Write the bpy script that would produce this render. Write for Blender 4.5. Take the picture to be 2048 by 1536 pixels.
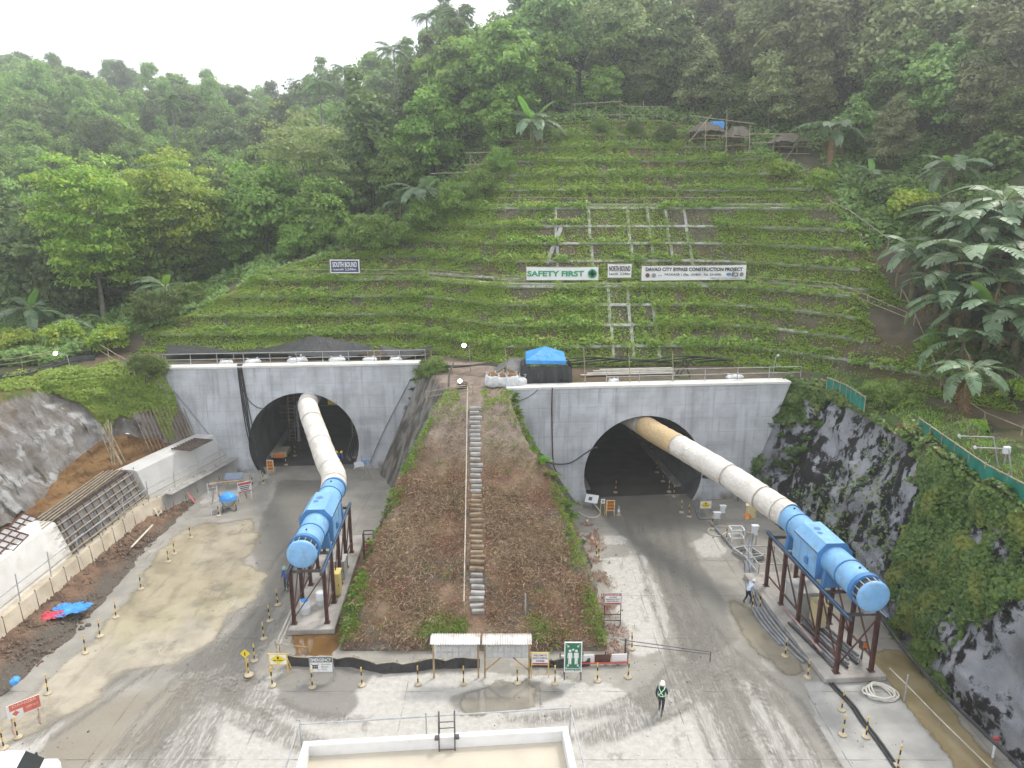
import bpy, bmesh, math, random
import numpy as np
from mathutils import Vector, Matrix
for o in list(bpy.data.objects): bpy.data.objects.remove(o)
SC = bpy.context.scene
COL = SC.collection
R = math.radians
rnd = random.Random(7)
# ---------------------------------------------------------------- camera
FOC, CZ, PITCH = 1420.0, 24.0, R(14)          # focal length in pixels of the 2048 px wide photograph
cam = bpy.data.cameras.new('camera'); camo = bpy.data.objects.new('camera', cam); COL.objects.link(camo)
cam.sensor_width = 36.0; cam.lens = FOC / 2048 * 36.0
cam.clip_start = 0.5; cam.clip_end = 3000
camo.location = (0, 0, CZ); camo.rotation_euler = (R(90) - PITCH, 0, 0)
SC.camera = camo
# ---------------------------------------------------------------- sky and hazy sun
SUN_EL, SUN_AZ = R(52), R(42)                  # azimuth from +Y towards +X: behind the hill, to the right
wd = bpy.data.worlds.new('World'); SC.world = wd; wd.use_nodes = True
nt = wd.node_tree; nt.nodes.clear()
wo = nt.nodes.new('ShaderNodeOutputWorld'); bg = nt.nodes.new('ShaderNodeBackground')
sky = nt.nodes.new('ShaderNodeTexSky'); sky.sky_type = 'NISHITA'; sky.sun_disc = False
sky.sun_elevation = SUN_EL; sky.sun_rotation = SUN_AZ
sky.air_density = 1.0; sky.dust_density = 4.0; sky.ozone_density = 1.0
mx = nt.nodes.new('ShaderNodeMix'); mx.data_type = 'RGBA'
mx.inputs['Factor'].default_value = 0.68
mx.inputs['B'].default_value = (12.6, 12.8, 13.2, 1)  # thin bright overcast veil
nt.links.new(sky.outputs[0], mx.inputs['A']); nt.links.new(mx.outputs['Result'], bg.inputs['Color'])
bg.inputs['Strength'].default_value = 0.085
nt.links.new(bg.outputs[0], wo.inputs['Surface'])
sl = bpy.data.lights.new('sun', 'SUN'); sl.energy = 1.5; sl.angle = R(11); sl.color = (1.0, 0.95, 0.87)
so = bpy.data.objects.new('sun', sl); COL.objects.link(so)
sdir = Vector((math.sin(SUN_AZ) * math.cos(SUN_EL), math.cos(SUN_AZ) * math.cos(SUN_EL), math.sin(SUN_EL)))
so.rotation_euler = sdir.to_track_quat('Z', 'Y').to_euler()
SC.view_settings.view_transform = 'Standard'; SC.view_settings.look = 'None'
SC.view_settings.exposure = 0.95; SC.view_settings.gamma = 1.0; SC.view_settings.use_curve_mapping = False
SC.cycles.max_bounces = 6; SC.cycles.transparent_max_bounces = 8
SC.cycles.diffuse_bounces = 3; SC.cycles.volume_bounces = 1; SC.cycles.use_denoising = True
SC.cycles.use_adaptive_sampling = True; SC.cycles.adaptive_threshold = 0.03

# ---------------------------------------------------------------- helpers: pixel of the photograph -> point of the place
def ray(px, py):
    a = (px - 1024) / FOC; b = (768 - py) / FOC
    return Vector((a, math.cos(PITCH) + b * math.sin(PITCH), -math.sin(PITCH) + b * math.cos(PITCH)))
def G(px, py, z=0.0):                         # at a known height
    d = ray(px, py); t = (z - CZ) / d.z
    return Vector((d.x * t, d.y * t, z))
def AY(px, py, y):                            # at a known distance
    d = ray(px, py); t = y / d.y
    return Vector((d.x * t, y, CZ + d.z * t))
def proj(x, y, z):
    z = z - CZ; u = y * math.sin(PITCH) + z * math.cos(PITCH); w = y * math.cos(PITCH) - z * math.sin(PITCH)
    return 1024 + FOC * x / w, 768 - FOC * u / w

def tag(o, label=None, cat=None, group=None, kind=None):
    if label: o['label'] = label
    if cat: o['category'] = cat
    if group: o['group'] = group
    if kind: o['kind'] = kind
    return o
def empty(name, loc=(0, 0, 0), rz=0.0, label=None, cat=None, group=None):
    o = bpy.data.objects.new(name, None); COL.objects.link(o)
    o.empty_display_size = 0.2
    o.location = loc; o.rotation_euler = (0, 0, rz)
    return tag(o, label, cat, group)
def link(name, me, parent=None, mat=None):
    o = bpy.data.objects.new(name, me); COL.objects.link(o)
    if mat is not None and not me.materials: me.materials.append(mat)
    if parent is not None: o.parent = parent
    return o
_T = ['', 'first', 'second', 'third', 'fourth', 'fifth', 'sixth', 'seventh', 'eighth', 'ninth', 'tenth', 'eleventh', 'twelfth', 'thirteenth', 'fourteenth', 'fifteenth', 'sixteenth', 'seventeenth', 'eighteenth', 'nineteenth']
def nth(i):
    if i < 20: return _T[i]
    t, u = divmod(i, 10); w = {2: 'twent', 3: 'thirt', 4: 'fort', 5: 'fift'}[t]
    return w + 'ieth' if u == 0 else w + 'y-' + _T[u]
def copy_tree(o, parent=None):
    c = o.copy(); COL.objects.link(c); c.parent = parent
    for ch in list(o.children): copy_tree(ch, c)
    return c

class MB:
    """collects simple shapes and builds them as one mesh object"""
    def __init__(s): s.v = []; s.f = []; s.m = []; s.mi = 0
    def add(s, vs, fs):
        n = len(s.v); s.v += [tuple(v) for v in vs]
        s.f += [tuple(i + n for i in f) for f in fs]; s.m += [s.mi] * len(fs); return s
    def box(s, c, d, rot=None, bev=0.0):
        c = Vector(c); x, y, z = d[0] / 2, d[1] / 2, d[2] / 2
        if bev > 0:
            b = min(bev, x * .9, y * .9, z * .9)
            vs = []
            for (zz, i) in ((-z, b), (-z + b, 0), (z - b, 0), (z, b)):
                X, Yy = x - i, y - i
                k = b if i == 0 else b * .5
                vs += [(-X + k, -Yy, zz), (X - k, -Yy, zz), (X, -Yy + k, zz), (X, Yy - k, zz), (X - k, Yy, zz), (-X + k, Yy, zz), (-X, Yy - k, zz), (-X, -Yy + k, zz)]
            fs = [tuple(range(7, -1, -1)), tuple(range(24, 32))]
            for L in range(3):
                for i in range(8):
                    j = (i + 1) % 8; fs.append((L * 8 + i, L * 8 + j, L * 8 + 8 + j, L * 8 + 8 + i))
        else:
            vs = [(-x, -y, -z), (x, -y, -z), (x, y, -z), (-x, y, -z), (-x, -y, z), (x, -y, z), (x, y, z), (-x, y, z)]
            fs = [(3, 2, 1, 0), (4, 5, 6, 7), (0, 1, 5, 4), (1, 2, 6, 5), (2, 3, 7, 6), (3, 0, 4, 7)]
        vs = [Vector(v) for v in vs]
        if rot is not None: vs = [rot @ v for v in vs]
        return s.add([v + c for v in vs], fs)
    def bar(s, a, b, w=.05, h=None, up=(0, 0, 1)):
        a = Vector(a); b = Vector(b); h = h or w; d = (b - a)
        if d.length < 1e-6: return s
        dn = d.normalized(); u = Vector(up)
        if abs(dn.dot(u)) > .99: u = Vector((0, 1, 0))
        r = dn.cross(u).normalized() * w / 2; q = r.cross(dn).normalized() * h / 2
        vs = [a - r - q, a + r - q, a + r + q, a - r + q, b - r - q, b + r - q, b + r + q, b - r + q]
        return s.add(vs, [(0, 1, 2, 3), (7, 6, 5, 4), (1, 0, 4, 5), (2, 1, 5, 6), (3, 2, 6, 7), (0, 3, 7, 4)])
    def tube(s, pts, r=.05, n=8, caps=True, closed=False):
        pts = [Vector(p) for p in pts]; m = len(pts); rs = r if hasattr(r, '__len__') else [r] * m
        vs = []; fs = []; prev = None
        for i, p in enumerate(pts):
            if closed: t = pts[(i + 1) % m] - pts[i - 1]
            else: t = pts[min(i + 1, m - 1)] - pts[max(i - 1, 0)]
            t = t.normalized() if t.length > 1e-9 else Vector((0, 0, 1))
            if prev is None:
                a = Vector((0, 0, 1)) if abs(t.z) < .95 else Vector((1, 0, 0))
                u = t.cross(a).normalized()
            else:
                u = prev - t * prev.dot(t); u = u.normalized() if u.length > 1e-6 else t.orthogonal().normalized()
            prev = u; w = t.cross(u)
            for k in range(n):
                an = 2 * math.pi * k / n
                vs.append(p + (u * math.cos(an) + w * math.sin(an)) * rs[i])
        for i in range(m if closed else m - 1):
            a0 = i * n; b0 = ((i + 1) % m) * n
            for k in range(n):
                k2 = (k + 1) % n; fs.append((a0 + k, a0 + k2, b0 + k2, b0 + k))
        if caps and not closed:
            fs.append(tuple(range(n - 1, -1, -1))); fs.append(tuple((m - 1) * n + k for k in range(n)))
        return s.add(vs, fs)
    def cyl(s, a, b, r, n=16, r2=None): return s.tube([a, b], [r, r if r2 is None else r2], n)
    def lathe(s, prof, n=24, M=None):
        """prof: (radius, height) pairs about local z"""
        vs = []; fs = []
        for (r, z) in prof:
            for k in range(n):
                an = 2 * math.pi * k / n; v = Vector((r * math.cos(an), r * math.sin(an), z))
                vs.append(M @ v if M is not None else v)
        for i in range(len(prof) - 1):
            for k in range(n):
                k2 = (k + 1) % n; fs.append((i * n + k, i * n + k2, (i + 1) * n + k2, (i + 1) * n + k))
        fs.append(tuple(range(n - 1, -1, -1))); fs.append(tuple((len(prof) - 1) * n + k for k in range(n)))
        return s.add(vs, fs)
    def quad(s, a, b, c, d): return s.add([a, b, c, d], [(0, 1, 2, 3)])
    def prism(s, poly, d):
        """planar polygon (3d points) pushed along vector d"""
        d = Vector(d); n = len(poly); vs = [Vector(p) for p in poly]; vs += [p + d for p in vs]
        fs = [tuple(range(n - 1, -1, -1)), tuple(range(n, 2 * n))] + [(i, (i + 1) % n, (i + 1) % n + n, i + n) for i in range(n)]
        return s.add(vs, fs)
    def mesh(s, name, mats, smooth=False):
        me = bpy.data.meshes.new(name); me.from_pydata(s.v, [], s.f)
        mats = mats if isinstance(mats, (list, tuple)) else [mats]
        for m in mats: me.materials.append(m)
        if len(mats) > 1: me.polygons.foreach_set('material_index', s.m)
        bm = bmesh.new(); bm.from_mesh(me); bmesh.ops.recalc_face_normals(bm, faces=bm.faces); bm.to_mesh(me); bm.free()
        if smooth: me.shade_smooth(); me.set_sharp_from_angle(angle=R(40))
        me.update(); return me
    def build(s, name, mats, parent=None, smooth=False): return link(name, s.mesh(name, mats, smooth), parent)

def np_mesh(name, V, F, mat, smooth=False):
    """V (n,3) array, F (m,k) index array"""
    V = np.asarray(V, np.float32); F = np.asarray(F, np.int32); me = bpy.data.meshes.new(name)
    me.vertices.add(len(V)); me.vertices.foreach_set('co', V.ravel())
    k = F.shape[1]; me.loops.add(F.size); me.loops.foreach_set('vertex_index', F.ravel())
    me.polygons.add(len(F)); me.polygons.foreach_set('loop_start', np.arange(0, F.size, k, dtype=np.int32))
    me.update(calc_edges=True); me.validate()
    if mat is not None: me.materials.append(mat)
    if smooth: me.shade_smooth()
    return me
def attr(me, name, vals):
    a = me.attributes.new(name, 'FLOAT', 'POINT'); a.data.foreach_set('value', np.asarray(vals, np.float32)); return a
def grid_faces(nu, nv):
    i = np.arange(nu - 1)[:, None] * nv + np.arange(nv - 1)[None, :]
    i = i.ravel(); return np.stack([i, i + nv, i + nv + 1, i + 1], 1)
def norm(a): return a / np.maximum(np.linalg.norm(a, axis=-1, keepdims=True), 1e-9)
_rs = np.random.RandomState(11)
_tab = _rs.rand(256, 256)
def vnoise(x, y, sc=1.0, oc=3):
    x = np.asarray(x, float) / sc; y = np.asarray(y, float) / sc; out = 0; amp = .5; tot = 0
    for o in range(oc):
        xi = np.floor(x).astype(int); yi = np.floor(y).astype(int); fx = x - xi; fy = y - yi
        fx = fx * fx * (3 - 2 * fx); fy = fy * fy * (3 - 2 * fy)
        t = lambda i, j: _tab[(xi + i) % 256, (yi + j) % 256]
        out = out + amp * ((t(0, 0) * (1 - fx) + t(1, 0) * fx) * (1 - fy) + (t(0, 1) * (1 - fx) + t(1, 1) * fx) * fy); tot += amp
        amp *= .5; x = x * 2.03 + 17; y = y * 2.03 + 31
    return out / tot
def leaf_quads(P, U, V, fold=.25, droop=0.0):
    """diamond leaves: P base points, U long axis, V half-width axis"""
    P = np.asarray(P); Nn = norm(np.cross(U, V)); wl = np.linalg.norm(V, axis=1, keepdims=True)
    a = P; c = P + U; m = P + U * .45 + Nn * 0
    b = m + V + Nn * wl * fold; d = m - V + Nn * wl * fold
    if droop: c = c - np.array([0, 0, 1.]) * np.linalg.norm(U, axis=1, keepdims=True) * droop
    VV = np.stack([a, b, c, d], 1).reshape(-1, 3)
    F = np.arange(len(P) * 4).reshape(-1, 4)
    return VV, F
def blur(a, n=1):
    for _ in range(n):
        p = np.pad(a, 1, mode='edge')
        a = (p[:-2, 1:-1] + p[2:, 1:-1] + p[1:-1, :-2] + p[1:-1, 2:] + 2 * p[1:-1, 1:-1]) / 6
    return a
def inpoly(X, Y, poly):
    r = np.zeros(X.shape, bool); n = len(poly)
    for i in range(n):
        x1, y1 = poly[i]; x2, y2 = poly[(i + 1) % n]
        if y1 == y2: continue
        c = ((y1 > Y) != (y2 > Y)) & (X < (x2 - x1) * (Y - y1) / (y2 - y1) + x1); r ^= c
    return r
def polydist(X, Y, pl):
    best = np.full(X.shape, 1e9)
    for (x1, y1), (x2, y2) in zip(pl[:-1], pl[1:]):
        dx, dy = x2 - x1, y2 - y1; t = np.clip(((X - x1) * dx + (Y - y1) * dy) / (dx * dx + dy * dy + 1e-9), 0, 1)
        best = np.minimum(best, np.hypot(X - x1 - t * dx, Y - y1 - t * dy))
    return best
# ---------------------------------------------------------------- procedural materials
_M = {}
class NT:
    def __init__(s, name):
        s.m = bpy.data.materials.new(name); s.m.use_nodes = True; s.t = s.m.node_tree; s.n = s.t.nodes; s.l = s.t.links
        s.b = s.n['Principled BSDF']; s.out = s.n['Material Output']
    def new(s, typ, **kw):
        n = s.n.new(typ)
        for k, v in kw.items():
            if hasattr(n, k): setattr(n, k, v)
        return n
    def set(s, inp, v):
        if isinstance(v, bpy.types.NodeSocket): s.l.new(v, inp)
        else:
            if isinstance(v, (tuple, list)) and len(v) == 3 and inp.type == 'RGBA': v = (*v, 1)
            inp.default_value = v
    def pos(s):
        if not hasattr(s, '_p'): s._p = s.new('ShaderNodeNewGeometry').outputs['Position']
        return s._p
    def objc(s):
        return s.new('ShaderNodeTexCoord').outputs['Object']
    def scale(s, vec, sc):
        n = s.new('ShaderNodeMapping'); s.set(n.inputs['Vector'], vec); n.inputs['Scale'].default_value = sc; return n.outputs[0]
    def noise(s, sc, det=4, vec=None, rough=.55, dist=0):
        n = s.new('ShaderNodeTexNoise'); s.set(n.inputs['Vector'], vec if vec is not None else s.pos())
        n.inputs['Scale'].default_value = sc; n.inputs['Detail'].default_value = det; n.inputs['Roughness'].default_value = rough; n.inputs['Distortion'].default_value = dist
        return n.outputs['Fac']
    def vor(s, sc, vec=None, feat='F1', out='Distance'):
        n = s.new('ShaderNodeTexVoronoi'); n.feature = feat; s.set(n.inputs['Vector'], vec if vec is not None else s.pos()); n.inputs['Scale'].default_value = sc
        return n.outputs[out]
    def ramp(s, f, lo, hi, a=0.0, b=1.0):
        n = s.new('ShaderNodeMapRange'); n.interpolation_type = 'SMOOTHSTEP'
        s.set(n.inputs['Value'], f); n.inputs['From Min'].default_value = lo; n.inputs['From Max'].default_value = hi
        n.inputs['To Min'].default_value = a; n.inputs['To Max'].default_value = b; return n.outputs['Result']
    def math(s, op, a, b=0.0):
        n = s.new('ShaderNodeMath'); n.operation = op; s.set(n.inputs[0], a); s.set(n.inputs[1], b); return n.outputs[0]
    def mix(s, f, a, b, mode='MIX'):
        n = s.new('ShaderNodeMix'); n.data_type = 'RGBA'; n.blend_type = mode
        s.set(n.inputs['Factor'], f); s.set(n.inputs['A'], a); s.set(n.inputs['B'], b); return n.outputs['Result']
    def attr(s, name):
        n = s.new('ShaderNodeAttribute'); n.attribute_name = name; return n.outputs['Fac']
    def bump(s, h, st=.3, d=.05):
        n = s.new('ShaderNodeBump'); s.set(n.inputs['Height'], h); n.inputs['Strength'].default_value = st; n.inputs['Distance'].default_value = d
        s.l.new(n.outputs[0], s.b.inputs['Normal'])
    def xyz(s, vec=None):
        n = s.new('ShaderNodeSeparateXYZ'); s.set(n.inputs[0], vec if vec is not None else s.pos()); return n.outputs
    def done(s, col=None, rough=None, metal=None, spec=None):
        if col is not None: s.set(s.b.inputs['Base Color'], col)
        if rough is not None: s.set(s.b.inputs['Roughness'], rough)
        if metal is not None: s.set(s.b.inputs['Metallic'], metal)
        if spec is not None: s.set(s.b.inputs['Specular IOR Level'], spec)
        return s.m
def mul(c, k): return tuple(min(1, x * k) for x in c)
def M(name, col=(.5, .5, .5), rough=.7, var=.25, sc=1.5, dirt=None, dirt_amt=.35, dirt_sc=.8, bump=.15, bsc=25, metal=0.0, spec=.4, wrinkle=0):
    """painted / worn surface: base colour with blotchy variation, optional dirt colour and fine relief"""
    if name in _M: return _M[name]
    n = NT(name); c = n.mix(n.ramp(n.noise(sc, 5), .3, .7), mul(col, 1 - var), mul(col, 1 + var))
    if dirt is not None:
        c = n.mix(n.math('MULTIPLY', n.ramp(n.noise(dirt_sc, 8, rough=.65), .45, .75), dirt_amt), c, dirt)
    if wrinkle: n.bump(n.noise(wrinkle, 3, dist=1.5), .8, .12)
    elif bump: n.bump(n.noise(bsc, 3), bump, .02)
    _M[name] = n.done(c, n.ramp(n.noise(sc * 2, 3), .3, .7, max(.05, rough - .12), min(1, rough + .1)), metal, spec)
    return _M[name]
def leafmat(name, c1, c2, c3=None, trans=.35, rough=.55, objvar=.25, nsc=.25):
    """foliage: colour differs leaf by leaf, clump by clump and plant by plant"""
    if name in _M: return _M[name]
    n = NT(name); g = n.new('ShaderNodeNewGeometry'); oi = n.new('ShaderNodeObjectInfo')
    c = n.mix(g.outputs['Random Per Island'], c1, c2)
    if c3 is not None: c = n.mix(n.ramp(n.noise(nsc, 3), .5, .68), c, c3)
    hv = n.new('ShaderNodeHueSaturation'); n.set(hv.inputs['Color'], c)
    n.set(hv.inputs['Value'], n.ramp(oi.outputs['Random'], 0, 1, 1 - objvar, 1 + objvar))
    n.set(hv.inputs['Hue'], n.math('ADD', .485, n.math('MULTIPLY', oi.outputs['Random'], .03)))
    c = hv.outputs[0]
    n.done(c, rough, 0, .3)
    tr = n.new('ShaderNodeBsdfTranslucent'); n.set(tr.inputs['Color'], n.mix(1.0, c, (trans * 2.4, trans * 2.4, trans * 1.6), 'MULTIPLY'))
    ms = n.new('ShaderNodeAddShader'); n.l.new(n.b.outputs[0], ms.inputs[0]); n.l.new(tr.outputs[0], ms.inputs[1]); n.l.new(ms.outputs[0], n.out.inputs['Surface'])
    _M[name] = n.m; return n.m
def emit(name, col, st):
    n = NT(name); n.b.inputs['Emission Color'].default_value = (*col, 1); n.b.inputs['Emission Strength'].default_value = st
    return n.done(col, .4)

def concrete(name, base=(.42, .43, .44), pan=(2.4, 1.2), x0=0.0, dark=.55, stain=1.0, vertical=True):
    """board-marked cast concrete with pour joints, streaks and blotches"""
    if name in _M: return _M[name]
    n = NT(name); o = n.objc(); X, Yy, Z = n.xyz(o)
    c = n.mix(n.ramp(n.noise(.45, 6, o), .32, .68), mul(base, .78), mul(base, 1.12))
    st = n.noise(1.0, 6, n.scale(o, (2.2, 2.2, .18)), .6)
    c = n.mix(n.math('MULTIPLY', n.ramp(st, .48, .72), .7 * stain), c, mul(base, dark))
    c = n.mix(n.math('MULTIPLY', n.ramp(n.noise(1.0, 5, n.scale(o, (.25, .25, 3.0))), .5, .75), .35), c, mul(base, 1.25))
    fx = n.math('ABSOLUTE', n.math('SUBTRACT', n.math('FRACT', n.math('DIVIDE', n.math('ADD', X, 100 + x0), pan[0])), .5))
    fz = n.math('ABSOLUTE', n.math('SUBTRACT', n.math('FRACT', n.math('DIVIDE', Z, pan[1])), .5))
    line = n.math('MAXIMUM', n.ramp(fx, .488, .497), n.ramp(fz, .48, .495))
    c = n.mix(n.math('MULTIPLY', line, n.ramp(n.noise(.8, 3, o), .35, .6, .2, .65)), c, mul(base, .45))
    tie = n.math('MULTIPLY', n.ramp(fx, .02, .01), n.ramp(fz, .04, .02)); c = n.mix(n.math('MULTIPLY', tie, .6), c, mul(base, .3)); c = n.mix(n.math('MULTIPLY', n.ramp(Z, .9, .1), n.ramp(n.noise(1.2, 6, o), .35, .65)), c, (.23, .20, .16))
    n.bump(n.math('SUBTRACT', n.noise(9, 6, o), n.math('MULTIPLY', line, .7)), .35, .03)
    _M[name] = n.done(c, .85, 0, .25); return n.m
WHITE = M('white_paint', (.78, .78, .77), .5, .06, 1.0, (.35, .32, .27), .25)
OFFW = M('white_board', (.80, .80, .79), .5, .03, 1.0, (.5, .48, .42), .15, bump=.05)
BLACK = M('black_paint', (.02, .02, .02), .5, .2)
YELLOW = M('yellow_paint', (.70, .48, .10), .5, .15, 3, (.4, .32, .2), .5)
BASEC = M('dusty_base', (.45, .38, .26), .8, .2, 3)
ORANGE = M('orange_sign', (.72, .20, .03), .5, .1, 2, (.4, .2, .1), .3)
RED = M('red_paint', (.52, .06, .05), .5, .15)
REDP = M('faded_red', (.62, .14, .09), .6, .15, 2, (.6, .35, .3), .4)
GREEN = M('sign_green', (.02, .17, .09), .45, .08)
BGREEN = M('banner_green', (.03, .32, .14), .5, .05)
NAVY = M('navy_banner', (.045, .055, .16), .5, .1)
GALV = M('galvanised_pipe', (.42, .43, .44), .45, .2, 3, (.3, .22, .15), .3, metal=.35)
STEEL = M('dark_steel', (.10, .10, .11), .5, .3, 3, (.2, .1, .06), .4, metal=.5)
RUST = M('rusty_red_steel', (.085, .035, .028), .75, .35, 2.5, (.16, .08, .05), .5)
BAMBOO = M('bamboo', (.34, .29, .20), .7, .25, 3, (.2, .17, .12), .4)
WOOD = M('raw_wood', (.36, .26, .15), .8, .25, 3, (.2, .16, .11), .4)
BLUE = M('fan_blue', (.20, .43, .70), .45, .10, .7, (.22, .23, .22), .6, 2.2, .08, 30)
BLUED = M('fan_blue_dark', (.06, .20, .43), .5, .12, 1.2, (.1, .1, .1), .3)
DUCT = M('duct_fabric', (.70, .66, .59), .6, .08, .6, (.36, .31, .24), .55, .9, bump=0, wrinkle=2.2)
DUCTY = M('duct_fabric_yellow', (.58, .42, .22), .6, .06, .6, (.42, .34, .22), .4, .7, bump=0, wrinkle=2.2)
TARPB = M('black_tarp', (.026, .026, .029), .5, .2, 1.5, (.09, .085, .08), .25, 1.2, bump=0, wrinkle=3.0, spec=.5)
TARPG = M('grey_tarp', (.12, .115, .11), .5, .2, 1.5, (.2, .18, .16), .4, bump=0, wrinkle=3.0)
TARPBL = M('blue_tarp', (.05, .30, .72), .42, .1, 1.5, (.3, .5, .8), .2, bump=0, wrinkle=2.5)
BAGW = M('white_woven_bag', (.68, .69, .70), .6, .1, 3, (.35, .3, .24), .4, 2, bump=0, wrinkle=6)
CREAM = M('cream_cabinet', (.62, .54, .30), .45, .05, 1, (.4, .35, .25), .3)
CABG = M('grey_cabinet', (.42, .43, .42), .5, .06, 1, (.3, .27, .22), .3)
CABW = M('white_cabinet', (.72, .74, .76), .45, .04, 1, (.45, .42, .38), .25)
HOSE = M('black_hose', (.022, .023, .028), .42, .3, 2, (.16, .14, .12), .5)
PIPEG = M('grey_pipe', (.22, .235, .26), .42, .25, 2, (.28, .25, .2), .5)
HOSEW = M('pale_hose', (.62, .60, .53), .5, .12, 3, (.4, .35, .28), .4)
CONE = M('cone_faded', (.55, .30, .18), .6, .15, 3, (.5, .45, .4), .4)
NET = M('green_net', (.02, .19, .14), .7, .2, 2, (.08, .2, .14), .4, bump=.4, bsc=60)
MESHG = M('notice_mesh', (.50, .50, .49), .5, .12, 3, bump=.3, bsc=60)
TIN = M('corrugated_tin', (.66, .66, .64), .4, .1, 1.2, (.34, .18, .1), .5, 1.5, metal=.3)
THATCH = M('dry_thatch', (.15, .13, .10), .95, .3, 6, (.12, .1, .08), .5, bump=.6, bsc=20)
CONC = concrete('portal_concrete', (.50, .52, .545))
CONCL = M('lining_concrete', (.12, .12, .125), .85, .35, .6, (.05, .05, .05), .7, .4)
CONCW = M('new_white_concrete', (.64, .63, .60), .85, .10, .5, (.36, .33, .28), .45, .7, .2, 15)
CONCK = M('kicker_concrete', (.50, .44, .34), .9, .15, .6, (.34, .25, .16), .6, .7, .2, 15)
CONCP = M('plinth_concrete', (.36, .34, .31), .88, .2, .8, (.16, .13, .1), .6, .9, .3, 12)
BEAM = M('slope_beam_concrete', (.36, .355, .34), .9, .25, .9, (.14, .135, .12), .6, 1.3, .3, 12)
FORMP = M('form_steel', (.17, .17, .175), .6, .3, 1.2, (.32, .28, .23), .5, .8)
SKIN = M('skin', (.32, .17, .10), .55, .05)
CLDARK = M('dark_clothes', (.018, .02, .03), .85, .2)
CLWHITE = M('pale_shirt', (.55, .62, .74), .8, .06)
CLBLUE = M('blue_clothes', (.03, .07, .30), .8, .15)
CLGREY = M('grey_boots', (.10, .10, .09), .7, .2)
HELW = M('white_helmet', (.82, .82, .82), .3, .02)
HELY = M('yellow_helmet', (.78, .62, .05), .3, .02)
VESTG = M('lime_webbing', (.45, .85, .55), .5, .03)
GLASS = M('dark_glass', (.03, .035, .04), .08, .1, spec=.7, bump=0)
BARK = M('pale_bark', (.19, .17, .145), .9, .25, 3, (.08, .08, .06), .5, bump=.5, bsc=12)
BARKD = M('dark_bark', (.075, .062, .05), .9, .3, 3, (.05, .06, .04), .5, bump=.5, bsc=12)
BANST = M('banana_stem', (.14, .13, .07), .7, .3, 3, (.10, .06, .035), .6, bump=.3)
LAMPE = emit('lit_lamp', (1.0, .97, .9), 12)
# ================================================================ the setting: yard, hillside, cut slopes, mound
# ---- yard floor of concrete and mud
gx = np.arange(-34, 28.01, .25); gy = np.arange(-4, 68.01, .25)
GX, GY = np.meshgrid(gx, gy, indexing='ij')
_w = GY * math.cos(PITCH) + CZ * math.sin(PITCH); _u = GY * math.sin(PITCH) - CZ * math.cos(PITCH)
PX = 1024 + FOC * GX / _w; PY = 768 - FOC * _u / _w          # where each floor point lies in the photograph
def pmask(polys, b=2):
    m = np.zeros(GX.shape)
    for p in polys: m = np.maximum(m, inpoly(PX, PY, p).astype(float))
    return blur(m, b)
jit = (vnoise(GX, GY, 1.6, 4) - .5)
DRY = [[(545, 1345), (830, 1345), (1100, 1350), (1230, 1370), (1300, 1440), (1330, 1700), (500, 1700), (560, 1430), (470, 1400)],
       [(335, 1385), (300, 1400), (180, 1536), (80, 1700), (230, 1700), (260, 1536), (330, 1430)],
       [(100, 1450), (165, 1410), (60, 1536), (0, 1600), (-80, 1600), (0, 1500)],
       [(420, 1400), (470, 1420), (610, 1480), (560, 1536), (500, 1700), (260, 1700), (290, 1536), (330, 1480)],
       [(1205, 1115), (1285, 1112), (1325, 1190), (1342, 1260), (1310, 1312), (1268, 1310), (1225, 1180)],
       [(1340, 1370), (1430, 1400), (1480, 1536), (1500, 1700), (1330, 1700), (1310, 1440)],
       [(1480, 1350), (1540, 1410), (1650, 1536), (1750, 1700), (1600, 1700), (1530, 1536)],
       [(1368, 1055), (1440, 1075), (1455, 1120), (1400, 1112)], [(1205, 1072), (1255, 1070), (1250, 1090), (1215, 1090)],
       [(1530, 1310), (1572, 1335), (1558, 1352), (1522, 1332)], [(420, 880), (560, 925), (555, 940), (480, 990), (400, 1010)],
       [(1320, 975), (1350, 975), (1372, 1010), (1345, 1020)], [(1235, 985), (1180, 985), (1190, 960), (1230, 960)]]
SLAB = [[(1608, 1362), (1768, 1358), (1800, 1400), (1900, 1480), (1960, 1560), (1990, 1700), (1780, 1700), (1690, 1536), (1630, 1430)]]
WET = [[(560, 960), (690, 960), (600, 1120), (560, 1200), (520, 1290), (420, 1345), (330, 1345), (440, 1280), (530, 1200), (500, 1110), (520, 1040)],
       [(1165, 990), (1400, 990), (1420, 1060), (1380, 1090), (1440, 1180), (1480, 1280), (1380, 1330), (1345, 1240), (1300, 1120), (1220, 1050)],
       [(880, 1395), (1060, 1360), (1150, 1385), (1060, 1410), (1050, 1425), (930, 1425)], [(540, 1345), (690, 1330), (760, 1350), (640, 1440), (560, 1410)],
       [(640, 1400), (720, 1395), (700, 1440), (640, 1440)]]
BROWN = [[(1440, 1180), (1530, 1230), (1600, 1310), (1625, 1355), (1560, 1352), (1480, 1270)], [(150, 1420), (330, 1370), (420, 1350), (300, 1500), (160, 1536), (60, 1536)]]
dry = np.clip(pmask(DRY) + jit * 1.3, 0, 1); slab = pmask(SLAB, 1); wet = np.clip(pmask(WET, 3) + jit * .9, 0, 1); brown = np.clip(pmask(BROWN, 4) + jit * .6, 0, 1) * (pmask(BROWN, 6) > .02)
trk = np.zeros(GX.shape); tread = np.zeros(GX.shape)
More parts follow.
